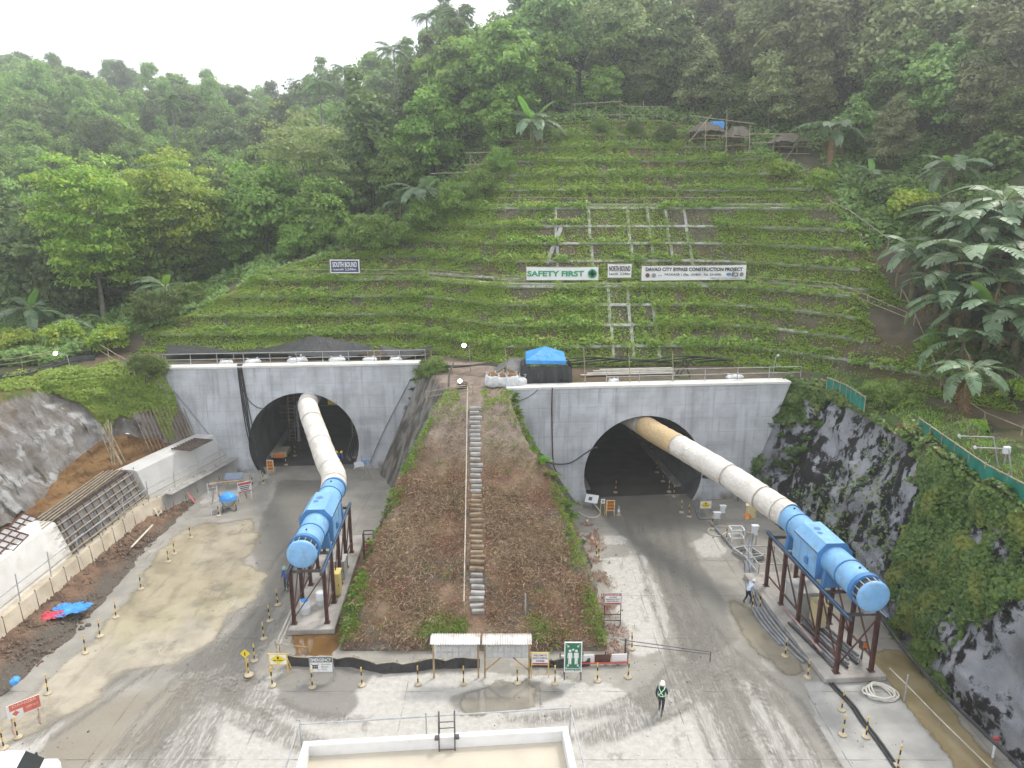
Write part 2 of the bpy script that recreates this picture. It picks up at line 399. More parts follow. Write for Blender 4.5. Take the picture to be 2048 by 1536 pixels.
for pl, wd_ in [([(600, 1090), (470, 1270), (330, 1420), (170, 1640)], 14), ([(620, 1090), (500, 1290), (400, 1400), (330, 1600)], 16), ([(640, 1020), (560, 1200), (450, 1330), (250, 1536)], 12),
                ([(430, 1300), (440, 1380), (500, 1440), (640, 1500)], 14), ([(450, 1300), (475, 1370), (560, 1420), (680, 1440)], 14), ([(410, 1330), (400, 1430), (330, 1640)], 16),
                ([(1330, 1010), (1350, 1150), (1400, 1300), (1560, 1640)], 16), ([(1270, 1020), (1310, 1130), (1370, 1300), (1430, 1420), (1520, 1640)], 15), ([(1350, 1180), (1450, 1330), (1620, 1640)], 14),
                ([(1400, 1300), (1340, 1370), (1240, 1420), (1060, 1440)], 15), ([(1430, 1330), (1330, 1420), (1180, 1480)], 15), ([(1420, 1290), (1560, 1400), (1700, 1640)], 13), ([(340, 1290), (250, 1350), (60, 1480)], 12)]:
    P = [(v.x, v.y) for v in (G(*p) for p in pl)]
    d = polydist(GX, GY, P); w2 = wd_ * .038
    trk = np.maximum(trk, np.clip(1.25 - d / w2, 0, 1))
    for off in (-.95, .95):
        P2 = [(x + off, y) for x, y in P]; tread = np.maximum(tread, np.clip(1.35 - polydist(GX, GY, P2) / .2, 0, 1)); trk = np.maximum(trk, np.clip(1.2 - polydist(GX, GY, P2) / .3, 0, 1))
me = np_mesh('ground', np.stack([GX, GY, np.zeros_like(GX)], -1).reshape(-1, 3), grid_faces(*GX.shape), None)
for k, v in (('dry', dry), ('slab', slab), ('wet', wet), ('brown', brown), ('track', trk), ('tread', tread)): attr(me, k, v.ravel())
n = NT('yard_concrete'); p = n.pos(); X0, Yy0, Z0 = n.xyz()
fine = n.noise(3.0, 10, rough=.74); med = n.noise(.5, 6, rough=.6)
dryf = n.ramp(n.math('ADD', n.attr('dry'), n.math('MULTIPLY', n.math('SUBTRACT', n.noise(1.1, 9, n.scale(p, (1, .55, 1)), .7), .5), 2.3)), .38, .74)
c = n.mix(n.ramp(med, .3, .7), (.225, .212, .186), (.315, .297, .26))
c = n.mix(dryf, c, n.mix(n.ramp(fine, .3, .75), (.36, .345, .31), (.50, .485, .45)))
c = n.mix(n.math('MULTIPLY', n.attr('brown'), .8), c, (.235, .205, .155))
wf = n.ramp(n.math('ADD', n.attr('wet'), n.math('MULTIPLY', n.math('SUBTRACT', fine, .5), .9)), .35, .8)
c = n.mix(n.math('MULTIPLY', wf, .8), c, (.150, .142, .124))
tv = n.noise(1.0, 5, n.scale(p, (7, 1.1, 1)), .7)
tf = n.math('MULTIPLY', n.attr('track'), n.ramp(n.math('ADD', tv, n.math('MULTIPLY', n.math('SUBTRACT', fine, .5), .8)), .35, .62))
c = n.mix(n.math('MULTIPLY', tf, .85), c, n.mix(tv, (.125, .118, .102), (.22, .207, .18)))
bars = n.ramp(n.math('SINE', n.math('ADD', n.math('MULTIPLY', Yy0, 17.0), n.math('MULTIPLY', n.math('SINE', n.math('MULTIPLY', X0, 9.0)), 1.6))), -.2, .5)
td = n.math('MULTIPLY', n.math('MULTIPLY', n.attr('tread'), bars), n.ramp(n.noise(.45, 4), .48, .62))
c = n.mix(n.math('MULTIPLY', td, .38), c, (.11, .103, .09))
slf = n.ramp(n.math('ADD', n.attr('slab'), n.math('MULTIPLY', n.math('SUBTRACT', fine, .5), .35)), .4, .6)
c = n.mix(slf, c, n.mix(n.ramp(n.noise(.8, 7), .3, .75), (.29, .285, .265), (.41, .40, .375)))
X, Yy, Z = n.xyz()
def joint(vv, per, off, w):
    f = n.math('ABSOLUTE', n.math('SUBTRACT', n.math('FRACT', n.math('DIVIDE', n.math('ADD', vv, off), per)), .5)); return n.ramp(f, .5 - w / per, .5 - w / per * .4)
wob = n.math('MULTIPLY', n.math('SUBTRACT', n.noise(.6, 3), .5), .12)
jl = n.math('MAXIMUM', joint(n.math('ADD', Yy, wob), 4.6, 102.05, .035), joint(n.math('ADD', X, wob), 6.8, 100.6, .035))
jl = n.math('MULTIPLY', jl, n.ramp(n.noise(.9, 4), .42, .6, .1, .8))
c = n.mix(n.math('MULTIPLY', jl, .5), c, (.09, .085, .078))
spots = n.ramp(n.vor(1.6, None), .13, .06)
c = n.mix(n.math('MULTIPLY', spots, n.ramp(n.noise(.35, 3), .5, .65, 0, .6)), c, (.12, .115, .10))
n.bump(n.math('ADD', n.math('ADD', n.math('MULTIPLY', fine, .4), n.math('MULTIPLY', tf, -.5)), n.math('ADD', n.math('MULTIPLY', jl, -.6), n.math('MULTIPLY', td, -.25))), .8, .09)
n.done(c, n.math('SUBTRACT', .86, n.math('MULTIPLY', n.math('MAXIMUM', wf, n.math('MULTIPLY', n.attr('brown'), .8)), n.ramp(med, .3, .7, .25, .5))), 0, .35)
me.materials.append(n.m)
tag(link('ground', me), kind='structure')

# ---- shallow muddy water lying on the yard
def puddle(name, poly, cA, cB, z=.012, edge=.22, jamp=1.1, rough=.06):
    m = np.clip(pmask([poly], 4) + jit * jamp * (pmask([poly], 8) > .03), 0, 1)
    keep = m > .02; idx = -np.ones(GX.shape, int); F = grid_faces(*GX.shape)
    V = np.stack([GX, GY, np.full_like(GX, z)], -1).reshape(-1, 3); kf = keep.ravel()
    F = F[kf[F].any(1)]; us = np.unique(F); mp = -np.ones(len(V), int); mp[us] = np.arange(len(us))
    me = np_mesh(name, V[us], mp[F], None); attr(me, 'cover', m.ravel()[us])
    n = NT(name + '_water'); f = n.noise(.7, 6, rough=.6, dist=.6)
    c = n.mix(n.ramp(f, .3, .72), cA, cB)
    c = n.mix(n.math('MULTIPLY', n.ramp(n.noise(.28, 4), .48, .7), .6), c, mul(cA, .66)); c = n.mix(n.math('MULTIPLY', n.ramp(n.noise(1.0, 6, n.scale(n.pos(), (1.6, .35, 1))), .52, .7), .45), c, mul(cA, .55))
    n.bump(n.noise(6, 3), .03, .02); n.done(c, rough, 0, .65)
    tr = n.new('ShaderNodeBsdfTransparent'); ms = n.new('ShaderNodeMixShader')
    n.set(ms.inputs[0], n.ramp(n.math('ADD', n.attr('cover'), n.math('MULTIPLY', n.math('SUBTRACT', n.noise(.9, 9, rough=.7), .5), 1.3)), .22, .22 + edge * 2.0))
    n.l.new(tr.outputs[0], ms.inputs[1]); n.l.new(n.b.outputs[0], ms.inputs[2]); n.l.new(ms.outputs[0], n.out.inputs['Surface'])
    me.materials.append(n.m); return tag(link(name, me), kind='structure')
puddle('puddle', [(440, 1045), (395, 1050), (350, 1062), (300, 1130), (250, 1210), (120, 1335), (0, 1440), (-60, 1520), (60, 1475), (200, 1400), (235, 1345), (330, 1335), (420, 1285), (445, 1245), (525, 1195), (535, 1150), (490, 1120), (525, 1075), (500, 1035)],
       (.33, .285, .20), (.40, .35, .255), edge=.4)
puddle('puddle', [(925, 1425), (935, 1395), (1010, 1368), (1060, 1368), (1060, 1424)], (.20, .185, .15), (.26, .235, .19), .013, .12, .7, .08)
puddle('puddle', [(1450, 1190), (1530, 1235), (1595, 1310), (1620, 1352), (1570, 1350), (1490, 1280)], (.25, .22, .165), (.29, .255, .19), .014, .25, .8, .22)
puddle('channel_water', [(1740, 1305), (1800, 1300), (1850, 1335), (1900, 1420), (1990, 1536), (2030, 1640), (1960, 1640), (1900, 1520), (1780, 1370)], (.26, .20, .10), (.33, .27, .16), .015, .2, .6, .12)
puddle('channel_water', [(588, 1258), (672, 1252), (690, 1160), (720, 1080), (745, 1085), (715, 1190), (690, 1260), (670, 1312), (590, 1305)], (.14, .075, .025), (.20, .11, .04), .016, .12, .3, .04)

# ---- natural hillside: thin-plate surface through surveyed points
CP = np.array([(2, 89.5, 32.5), (-40, 55, 9.6), (-46, 50, 9.4), (-40, 66, 10.2), (-35, 68, 11), (-52, 60, 9.6), (-65, 55, 9), (-42, 40, 9.4), (-42, 25, 9.5), (-62, 30, 9.5), (-45, 12, 9.5), (-42, -10, 9),
      (-38, 72, 11.5), (-27, 77, 16.5), (-10, 82, 20.5), (-2, 83, 26), (6, 92, 34), (19, 92, 34), (12, 95, 35), (34, 74, 25.5), (35, 61, 18), (-20, 68, 15), (0, 62, 17), (15, 66, 19), (-8, 74, 19), (24, 62, 17), (28, 72, 25.5), (24, 84, 30),
      (27, 50, 10.1), (26.5, 38, 10.1), (27, 26, 10.1), (30, 45, 10.5), (33, 51, 13), (36, 45, 14.2), (31, 34, 10.6), (36, 34, 13.5), (46, 42, 22), (28, 57.5, 10.8), (42, 60, 23), (28, 14, 10), (40, 15, 15), (30, -10, 10),
      (50, 75, 33), (44, 86, 34), (30, 96, 36), (20, 112, 42), (45, 105, 46), (0, 110, 37), (-20, 102, 24), (-22, 125, 28), (-50, 90, 11), (-80, 100, 12), (-60, 140, 21), (-110, 150, 34), (-140, 110, 25), (0, 150, 50), (60, 140, 62), (90, 90, 48), (90, 40, 40),
      (-60, 200, 40), (-130, 210, 47), (-200, 200, 55), (-20, 210, 48), (60, 220, 75), (140, 160, 75), (0, 320, 60), (-200, 320, 62), (200, 320, 90), (-320, 150, 55), (-320, 0, 40), (320, 0, 60), (320, 150, 80), (-150, 20, 20), (140, 0, 45)], float)
def _tps(r2): return np.where(r2 > 1e-9, .5 * r2 * np.log(np.maximum(r2, 1e-9)), 0)
_S = 50.; _c = CP[:, :2] / _S; _n = len(CP)
_A = np.zeros((_n + 3, _n + 3)); _A[:_n, :_n] = _tps(((_c[:, None] - _c[None]) ** 2).sum(-1)) + np.eye(_n) * .004
_A[:_n, _n] = 1; _A[:_n, _n + 1:] = _c; _A[_n:, :_n] = _A[:_n, _n:].T
_W = np.linalg.solve(_A, np.concatenate([CP[:, 2], np.zeros(3)]))
def h_nat(x, y):
    x = np.asarray(x, float); y = np.asarray(y, float); q = np.stack([x, y], -1) / _S
    out = _W[_n] + q[..., 0] * _W[_n + 1] + q[..., 1] * _W[_n + 2]
    for i in range(_n): out = out + _W[i] * _tps(((q - _c[i]) ** 2).sum(-1))
    return out + (vnoise(x, y, 9, 3) - .5) * 1.2 * np.clip((np.hypot(x, y - 60) - 45) / 40, 0, 1)
TOEX = [-60, -30, -10, -1, 4, 18, 22, 26, 29, 32, 36, 60]; TOEY = [68.5, 69.8, 71, 63.6, 63.2, 64, 63, 60, 56.5, 52.5, 47.5, 18]
def toe(x): return np.interp(x, TOEX, TOEY)
SS = [-20, 0, 6.5, 8.7, 16.2, 18.0, 28.0, 40]; ZZ = [9.95, 9.95, 16.45, 16.6, 24.1, 24.25, 33.6, 60]
def h_cut(x, y):
    s = y - toe(x); z = np.interp(s, SS, ZZ); return np.where((x < -48) | (x > 48), 999, z)
def hterr(x, y): return np.minimum(h_nat(x, y), h_cut(x, y))
YARD = [(-40.6, -60), (-40.6, 57.5), (-36.5, 60), (-30.5, 63.5), (-8, 66), (-1, 57), (22.5, 58.6), (26.2, 55), (26.6, 45), (26, 37), (26, -60)]
xs = np.concatenate([np.arange(-420, -70, 12), np.arange(-70, 70, 1.2), np.arange(70, 421, 12)])
ys = np.concatenate([np.arange(-60, 0, 6), np.arange(0, 130, 1.2), np.arange(130, 480, 10)])
TX, TY = np.meshgrid(xs, ys, indexing='ij'); TZ = np.minimum(h_nat(TX, TY), h_cut(TX, TY))
incut = (TX > -40) & (TX < 37) & (TY - toe(TX) > -6) & (TY - toe(TX) < 30)
TZ = np.where(incut, TZ - .5, TZ)
TF = grid_faces(*TX.shape); _iy = inpoly(TX, TY, YARD).ravel(); _ic = incut.ravel(); TF = TF[~(_iy[TF].any(1) | _ic[TF].all(1))]
n = NT('forest_soil'); c = n.mix(n.ramp(n.noise(.35, 6), .35, .65), (.05, .065, .025), (.085, .07, .045))
c = n.mix(n.ramp(n.noise(1.5, 5), .5, .7), c, (.06, .10, .03)); n.bump(n.noise(4, 6), .8, .2); n.done(c, .95, 0, .1); SOIL = n.m
tag(link('hillside', np_mesh('hillside', np.stack([TX, TY, TZ], -1).reshape(-1, 3), TF, SOIL, True)), kind='structure')

# ---- benched cut slope above the portals
def ywall(x): return np.interp(x, [-60, -40, -36, -30.6, -8.5, -.4, 22.8, 25.3, 26.2, 28, 60], [57, 58, 60, 62.3, 64.4, 55.1, 57.3, 53.5, 45, 40, 40])
us = np.arange(-40, 37.01, .4); sv = np.unique(np.round(np.concatenate([np.arange(-14, 0, .8), np.arange(0, 31, .5), SS[1:7]]), 3))
CX, CS = np.meshgrid(us, sv, indexing='ij'); CY = np.maximum(CS + toe(CX), ywall(CX))
CZ_ = np.minimum(h_cut(CX, CY), h_nat(CX, CY)); slp = ((CS > .2) & (CS < 6.3)) | ((CS > 8.9) & (CS < 16)) | ((CS > 18.2) & (CS < 27.8))
CZ_ = CZ_ + (vnoise(CX, CY, .9, 3) - .5) * np.where(slp, .28, .12)
n = NT('cut_slope_earth'); X, Yy, Z = n.xyz()
c = n.mix(n.ramp(n.noise(.8, 6), .35, .65), (.085, .075, .055), (.14, .115, .085)); c = n.mix(n.ramp(n.noise(.3, 4), .5, .65), c, (.075, .095, .035))
c = n.mix(n.math('MULTIPLY', n.ramp(n.noise(.15, 3), .5, .6), .5), c, (.13, .08, .055)); n.bump(n.noise(5, 7), .8, .12); n.done(c, .95, 0, .15)
cut_slope = tag(link('cut_slope', np_mesh('cut_slope', np.stack([CX, CY, CZ_], -1).reshape(-1, 3), grid_faces(*CX.shape), n.m, True)), kind='structure')
def cutpt(x, s):
    y = toe(x) + s; return np.stack([x, y, np.minimum(h_cut(x, y), h_nat(x, y))], -1)

# ---- ruled rock / shotcrete faces on both sides of the yard
def resample(pl, n):
    pl = np.array(pl, float); d = np.concatenate([[0], np.cumsum(np.linalg.norm(np.diff(pl, axis=0), axis=1))]); t = np.linspace(0, d[-1], n)
    return np.stack([np.interp(t, d, pl[:, k]) for k in range(3)], -1)
def ruled(rows, nu, nv, amp, seed, sc=2.2):
    Rw = [resample(r, nu) for r in rows]; k = len(Rw) - 1; out = []
    for j in range(k):
        t = np.linspace(0, 1, nv[j], endpoint=(j == k - 1))[None, :, None]; out.append(Rw[j][:, None] * (1 - t) + Rw[j + 1][:, None] * t)
    P = np.concatenate(out, 1)
    du = np.gradient(P, axis=0); dv = np.gradient(P, axis=1); N = norm(np.cross(du, dv))
    q = np.linspace(0, 1, nu)[:, None] * 40 + np.zeros(P.shape[1])[None]; r = np.zeros(nu)[:, None] + np.linspace(0, 1, P.shape[1])[None] * 14
    d = (vnoise(q + seed, r, sc, 4) - .5) * 2 * amp + (vnoise(q + seed, r * .35, sc * .5, 3) - .5) * amp
    return P + N * d[..., None], N
RB = [(23.4, 6, 0), (22.8, 18, 0), (22.3, 26, 0), (21.7, 31, 0), (22.2, 38.4, 0), (21.3, 48, 0), (19.4, 56.5, 0)]
RT = [(25.4, 6, 10), (24.9, 18, 10), (24.7, 25, 10), (24.4, 31, 10), (24.6, 37.4, 10), (25.4, 45, 10), (25.1, 53.5, 10), (22.9, 57.6, 10)]
RO = [(30, 6, 10.3), (29, 18, 10.25), (29, 25, 10.3), (28.8, 31, 10.35), (28.8, 37.4, 10.45), (29.3, 45, 10.7), (28.5, 54.5, 10.9), (24.8, 59, 10.5)]
rockP, rockN = ruled([RB, [((a[0] * .62 + b[0] * .38), (a[1] + b[1]) / 2, 4.4) for a, b in zip(resample(RB, 12), resample(RT, 12))], RT, RO], 230, [30, 34, 14], .6, 3, 1.6)
rockP[:, 0, 2] = -.2
nz = rockP[..., 2]
n = NT('stained_shotcrete'); p = n.pos()
st = n.noise(1.0, 7, n.scale(p, (.42, .42, .14)), .66, .8); X, Yy, Z = n.xyz()
dk = n.ramp(n.math('ADD', st, n.math('MULTIPLY', n.math('SUBTRACT', n.noise(1.1, 8, rough=.68), .5), .75)), .45, .53)
pale = n.mix(n.ramp(n.noise(.7, 6), .3, .7), (.30, .31, .34), (.46, .47, .50))
c = n.mix(dk, (.022, .021, .020), pale); c = n.mix(n.math('MULTIPLY', n.ramp(n.noise(.35, 5), .5, .7), .6), c, (.045, .043, .036))
c = n.mix(n.ramp(Z, 9.3, 10.0), c, n.mix(n.ramp(n.noise(.6, 4), .45, .6), (.055, .10, .02), (.10, .07, .045)))
n.bump(n.noise(2.6, 9, rough=.7), 1, .45); n.done(c, .85, 0, .3)
tag(link('rock_face', np_mesh('rock_face', rockP.reshape(-1, 3), grid_faces(*rockP.shape[:2]), n.m, True)), kind='structure')
# left: shotcrete above, dug brown earth below
LB = [(-31.8, 6, 1.3), (-31.8, 30, 1.3), (-31.8, 42, 1.3), (-31.8, 53, 1.5), (-30.6, 58, 1.8), (-28.0, 61.5, 1.8)]
LM = [(-35.0, 6, 2.2), (-35.0, 30, 2.3), (-34.9, 44, 2.8), (-34.9, 49, 3.6), (-34.8, 54, 4.5), (-34.0, 58, 5.4), (-31.9, 59.8, 4.2), (-28.8, 61.6, 2.6)]
LT = [(-39.3, 6, 9.6), (-39.3, 30, 9.6), (-39.3, 46, 9.7), (-39.2, 53, 9.8), (-38.6, 56.5, 9.9), (-35.8, 59, 9.9), (-30.9, 61.4, 9.6)]
LO = [(-43.5, 6, 9.7), (-43.5, 30, 9.7), (-43.5, 46, 9.7), (-43.5, 55, 9.7), (-42.5, 60, 9.9), (-37, 63.5, 10.1), (-31, 63.3, 10)]
eP, eN = ruled([LB, LM], 200, [30], .22, 9, 1.4)
n = NT('dug_earth'); p = n.pos(); c = n.mix(n.ramp(n.noise(1.0, 6, n.scale(p, (.4, .4, 2.2))), .35, .65), (.145, .075, .032), (.27, .165, .075))
c = n.mix(n.ramp(n.noise(1.4, 7, n.scale(p, (1, 2.2, .7))), .55, .68), c, (.07, .042, .026)); n.bump(n.noise(3.2, 8, n.scale(p, (1, 2.5, 1))), 1, .22); n.done(c, .95, 0, .1); EARTH = n.m
tag(link('dug_bank', np_mesh('dug_bank', eP.reshape(-1, 3), grid_faces(*eP.shape[:2]), n.m, True)), kind='structure')
LMo = [(x + .28, y, z - .12) for x, y, z in LM]
sP, sN = ruled([LMo, LT, LO], 230, [44, 14], .42, 21, 1.5)
q = np.linspace(0, 40, 230); sP[:, 0, 2] += (vnoise(q, q * 0, .8, 3) - .5) * 1.5; sP[:, 0, 0] -= (vnoise(q, q * 0 + 9, .5, 3) - .5) * .5
n = NT('shotcrete'); p = n.pos(); X, Yy, Z = n.xyz()
c = n.mix(n.ramp(n.noise(1.0, 6, n.scale(p, (.7, 1.1, .25)), .6), .35, .65), (.175, .155, .135), (.32, .31, .30))
c = n.mix(n.ramp(n.math('ADD', n.noise(.5, 7, rough=.62), n.math('MULTIPLY', n.math('SUBTRACT', n.noise(1.0, 5, n.scale(p, (.3, .9, .3))), .5), .7)), .55, .66), c, (.48, .48, .475))
c = n.mix(n.ramp(n.noise(.9, 7, n.scale(p, (.5, 1.4, .4))), .6, .68), c, (.075, .068, .058))
c = n.mix(n.math('MULTIPLY', n.ramp(n.noise(.22, 4), .52, .66), .5), c, (.16, .115, .07))
c = n.mix(n.ramp(n.math('ADD', Z, n.math('MULTIPLY', n.noise(.6, 4), 1.2)), 9.9, 10.4), c, n.mix(n.ramp(n.noise(.5, 4), .45, .6), (.10, .14, .03), (.20, .16, .055)))
n.bump(n.noise(2.6, 9, n.scale(p, (1, 1.3, .7)), .68), 1, .4); n.done(c, .9, 0, .25)
tag(link('shotcrete_face', np_mesh('shotcrete_face', sP.reshape(-1, 3), grid_faces(*sP.shape[:2]), n.m, True)), kind='structure')

# ---- earth mound between the two roads
def hm(x, y):
    x = np.asarray(x, float); y = np.asarray(y, float)
    zt = np.interp(y, [34.6, 35.1, 36.2, 44, 48, 51.2, 52.5, 70], [-.3, .55, 1.1, 5.0, 7.6, 9.6, 10.03, 10.06])
    xl = np.interp(y, [34.5, 36, 38, 41.3, 47.8, 53, 56, 63.8], [-9.6, -9.4, -9.1, -8.6, -7.0, -4.9, -5.8, -8.3]); xr = np.interp(y, [34.5, 36, 38.6, 44.6, 47.8, 51.5, 54.4, 55, 66], [5.1, 4.9, 4.4, 3.2, 1.4, -.2, -.35, 2, 3])
    xl = xl + (vnoise(y, y * 0 + 3, 1.5) - .5) * .8; xr = xr + (vnoise(y, y * 0 + 7, 1.5) - .5) * .8
    z = np.minimum(zt, np.minimum(zt - (xl - x) * 2.3, zt - (x - xr) * 2.3))
    return np.maximum(z + (vnoise(x, y, 1.1, 4) - .5) * .35 * np.clip(z, 0, 1), -.4)
mx_ = np.arange(-13, 8.01, .22); my_ = np.arange(34, 64.6, .22); MX, MY = np.meshgrid(mx_, my_, indexing='ij'); MZ = hm(MX, MY)
MF = grid_faces(*MX.shape); _bad = ((MX > -.5) & (MY > 55.2) | (MX < -8.6) & (MY > 62.6)).ravel(); MF = MF[~_bad[MF].any(1)]
me = np_mesh('mound', np.stack([MX, MY, MZ], -1).reshape(-1, 3), MF, None, True)
n = NT('mound_earth'); p = n.pos(); X, Yy, Z = n.xyz()
c = n.mix(n.ramp(n.noise(.7, 6), .35, .65), (.15, .092, .06), (.235, .165, .11)); c = n.mix(n.ramp(n.noise(.32, 4), .52, .64), c, (.12, .105, .085))
c = n.mix(n.ramp(Yy, 45.5, 49), c, n.mix(n.ramp(n.noise(1.2, 6), .35, .65), (.17, .135, .11), (.27, .215, .175)))
c = n.mix(n.ramp(n.vor(3.2), .22, .12, 0, .5), c, (.27, .25, .225)); gn = n.xyz(n.new('ShaderNodeNewGeometry').outputs['Normal']); c = n.mix(n.ramp(gn[2], .62, .45), c, n.mix(n.ramp(n.noise(1.3, 7, n.scale(p, (1, 1, .4))), .38, .62), (.085, .078, .066), (.23, .22, .20)))
n.bump(n.noise(6, 7), .9, .12); n.done(c, .95, 0, .15); me.materials.append(n.m)
tag(link('mound', me), kind='structure')
# ---- strip of spoil along the left wall
dx = np.arange(-30.5, -23.5, .18); dy = np.arange(14, 60, .18); DX, DY = np.meshgrid(dx, dy, indexing='ij')
edge = np.interp(DY, [14, 31, 36.3, 46, 52, 55, 57.5, 60], [-26.4, -25.9, -25.4, -26.4, -26.6, -26.5, -27.6, -28.6]) + (vnoise(DY, DY * 0 + 1, 2, 4) - .5) * 1.5
DZ = np.clip((edge - DX) * .28, -.2, .62) + (vnoise(DX, DY, .55, 4) - .5) * .34 * np.clip((edge - DX) * 2, 0, 1) - .02
n = NT('spoil_earth'); X, Yy, Z = n.xyz(); c = n.mix(n.ramp(n.noise(1.1, 6), .35, .65), (.10, .062, .042), (.20, .125, .080)); c = n.mix(n.ramp(n.math('ADD', X, n.math('MULTIPLY', n.noise(.8, 4), 1.6)), -26.6, -25.6), c, (.105, .092, .075))
c = n.mix(n.ramp(n.vor(4.5), .2, .1, 0, .5), c, (.30, .26, .21)); n.bump(n.noise(5, 8), 1, .16); n.done(c, .93, 0, .2)
tag(link('spoil_strip', np_mesh('spoil_strip', np.stack([DX, DY, DZ], -1).reshape(-1, 3), grid_faces(*DX.shape), n.m, True)), kind='structure')
# ================================================================ tunnel portals
WRZ = R(5.4)
def arc(r=5.0, zc=2.55, n=40):
    a0 = math.asin(zc / r); pts = []
    for i in range(n + 1):
        a = -a0 + (math.pi + 2 * a0) * i / n; pts.append((r * math.cos(a), zc + r * math.sin(a)))
    return pts                                  # from the right foot over the crown to the left foot
def portal(loc, xl_b, xl_t, xr_t, xr_b, H, label):
    t = empty('tunnel_portal', loc, WRZ, label, 'tunnel portal')
    A = arc(); poly = [(xl_b, 0), (xl_t, H), (xr_t, H), (xr_b, 0)] + [(x, max(z, 0)) for x, z in A]
    mb = MB(); mb.prism([(x, 0, z) for x, z in poly], (0, 1.1, 0)); mb.build('headwall', CONC, t)
    mb = MB(); mb.box(((xl_t + xr_t) / 2, .55, H + .11), (xr_t - xl_t + .1, 1.26, .22), bev=.03); mb.build('coping', CONCW, t)
    n_ = len(A); V = []; ys_ = [0.02, 2, 4, 8, 14, 22, 34, 50]
    for y in ys_: V += [(x * (.985 if y > .1 else .995), y, z if y < .1 else 2.55 + (z - 2.55) * .985) for x, z in A]
    F = [(j * n_ + i, j * n_ + i + 1, (j + 1) * n_ + i + 1, (j + 1) * n_ + i) for j in range(len(ys_) - 1) for i in range(n_ - 1)]
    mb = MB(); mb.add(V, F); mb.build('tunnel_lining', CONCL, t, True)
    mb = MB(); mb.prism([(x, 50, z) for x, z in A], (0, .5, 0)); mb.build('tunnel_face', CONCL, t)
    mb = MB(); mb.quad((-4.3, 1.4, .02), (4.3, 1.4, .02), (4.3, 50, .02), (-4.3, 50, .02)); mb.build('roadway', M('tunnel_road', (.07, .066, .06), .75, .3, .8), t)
    for sx in (-1, 1):                          # raised kerb ledge along each side
        mb = MB(); mb.box((sx * 4.15, 16, .12), (.7, 26, .24)); mb.build('kerb', CONCP, t)
    return t
portL = portal((-19.3, 62.6, 0), -11.2, -12.6, 10.95, 8.9, 9.95, 'left concrete tunnel portal with ladder gantry inside the arch')
portR = portal((10.9, 55.3, 0), -7.2, -11.35, 11.95, 8.8, 9.95, 'right concrete tunnel portal under the blue canopy')
def onwall(root, x, z, d=-.05):
    c, s = math.cos(WRZ), math.sin(WRZ); return Vector((root.location.x + x * c - d * s, root.location.y + x * s + d * c, z))
def cable(name, pts, r, mat, label, n=6, group=None, cat='cable', sub=6):
    """smooth line through points"""
    P = [Vector(p) for p in pts]; out = []
    for i in range(len(P) - 1):
        p0 = P[max(i - 1, 0)]; p1 = P[i]; p2 = P[i + 1]; p3 = P[min(i + 2, len(P) - 1)]
        for k in range(sub):
            t = k / sub; out.append(.5 * ((2 * p1) + (p2 - p0) * t + (2 * p0 - 5 * p1 + 4 * p2 - p3) * t * t + (3 * p1 - p0 - 3 * p2 + p3) * t ** 3))
    out.append(P[-1]); o = MB().tube(out, r, n).build(name, mat, None, True)
    return tag(o, label, cat, group)
# power cables on the left headwall
for i in range(5):
    q = rnd.uniform
    cable('power_cable', [onwall(portL, -5.35 + i * .1, 10.3, .3), onwall(portL, -5.3 + i * .09, 9.9, -.08), onwall(portL, -5.2 + i * .12 + q(-.05, .05), 7, -.08), onwall(portL, -4.95 + i * .11 + q(-.1, .1), 4, -.09), onwall(portL, -4.7 + i * .13 + q(-.1, .1), 2, -.1), onwall(portL, -4.2 + i * .08, .7, -.2), onwall(portL, -4.0 + i * .1, .05, -.5)],
          .045, HOSE, 'black power cable of the bundle down the left headwall, %s from the left' % nth(i + 1), group='cable bundle on the left headwall')
cable('slack_cable', [onwall(portL, -5.1, 8.2), onwall(portL, -4.6, 7.0), onwall(portL, -3.9, 6.3), onwall(portL, -3.2, 6.2, -.06), onwall(portL, -2.9, 6.3, .1)], .035, HOSE, 'thin black cable looping from the bundle into the left arch')
cable('slanting_pipe', [onwall(portL, 10.0, 8.6, -.08), onwall(portL, 7.6, 4.2, -.1), onwall(portL, 5.9, .6, -.12)], .05, PIPEG, 'thin pipe slanting down the left headwall towards the mound', cat='pipe')
cable('slanting_cable', [onwall(portL, -11.0, 8.0, -.1), onwall(portL, -9.6, 5.8, -.12), onwall(portL, -8.2, 3.6, -.15)], .04, PIPEG, 'thin cable slanting down the far left end of the left headwall')
cable('drop_cable', [onwall(portR, -7.75, 10.1, -.08), onwall(portR, -7.75, 8, -.08), onwall(portR, -7.6, 4, -.08), onwall(portR, -7.3, 3.0, -.08)], .05, M('brown_cable', (.10, .03, .03), .6), 'dark red vertical cable down the right headwall')
cable('swag_cable', [onwall(portR, -8.9, 4.4, -.25), onwall(portR, -7.6, 3.75, -.12), onwall(portR, -6.2, 3.75, -.1), onwall(portR, -5.0, 4.5, -.1), onwall(portR, -4.2, 5.0, -.08), onwall(portR, -3.9, 4.9, .1)], .05, HOSE, 'black cable swagging across the right headwall to the arch')
cable('draped_cable', [onwall(portR, -11.2, 9.2, -.07), onwall(portR, -10.2, 9.15, -.08), onwall(portR, -9.2, 9.7, -.08), onwall(portR, -8.8, 10.15, -.05)], .025, HOSE, 'thin cable drooping at the top left corner of the right headwall')
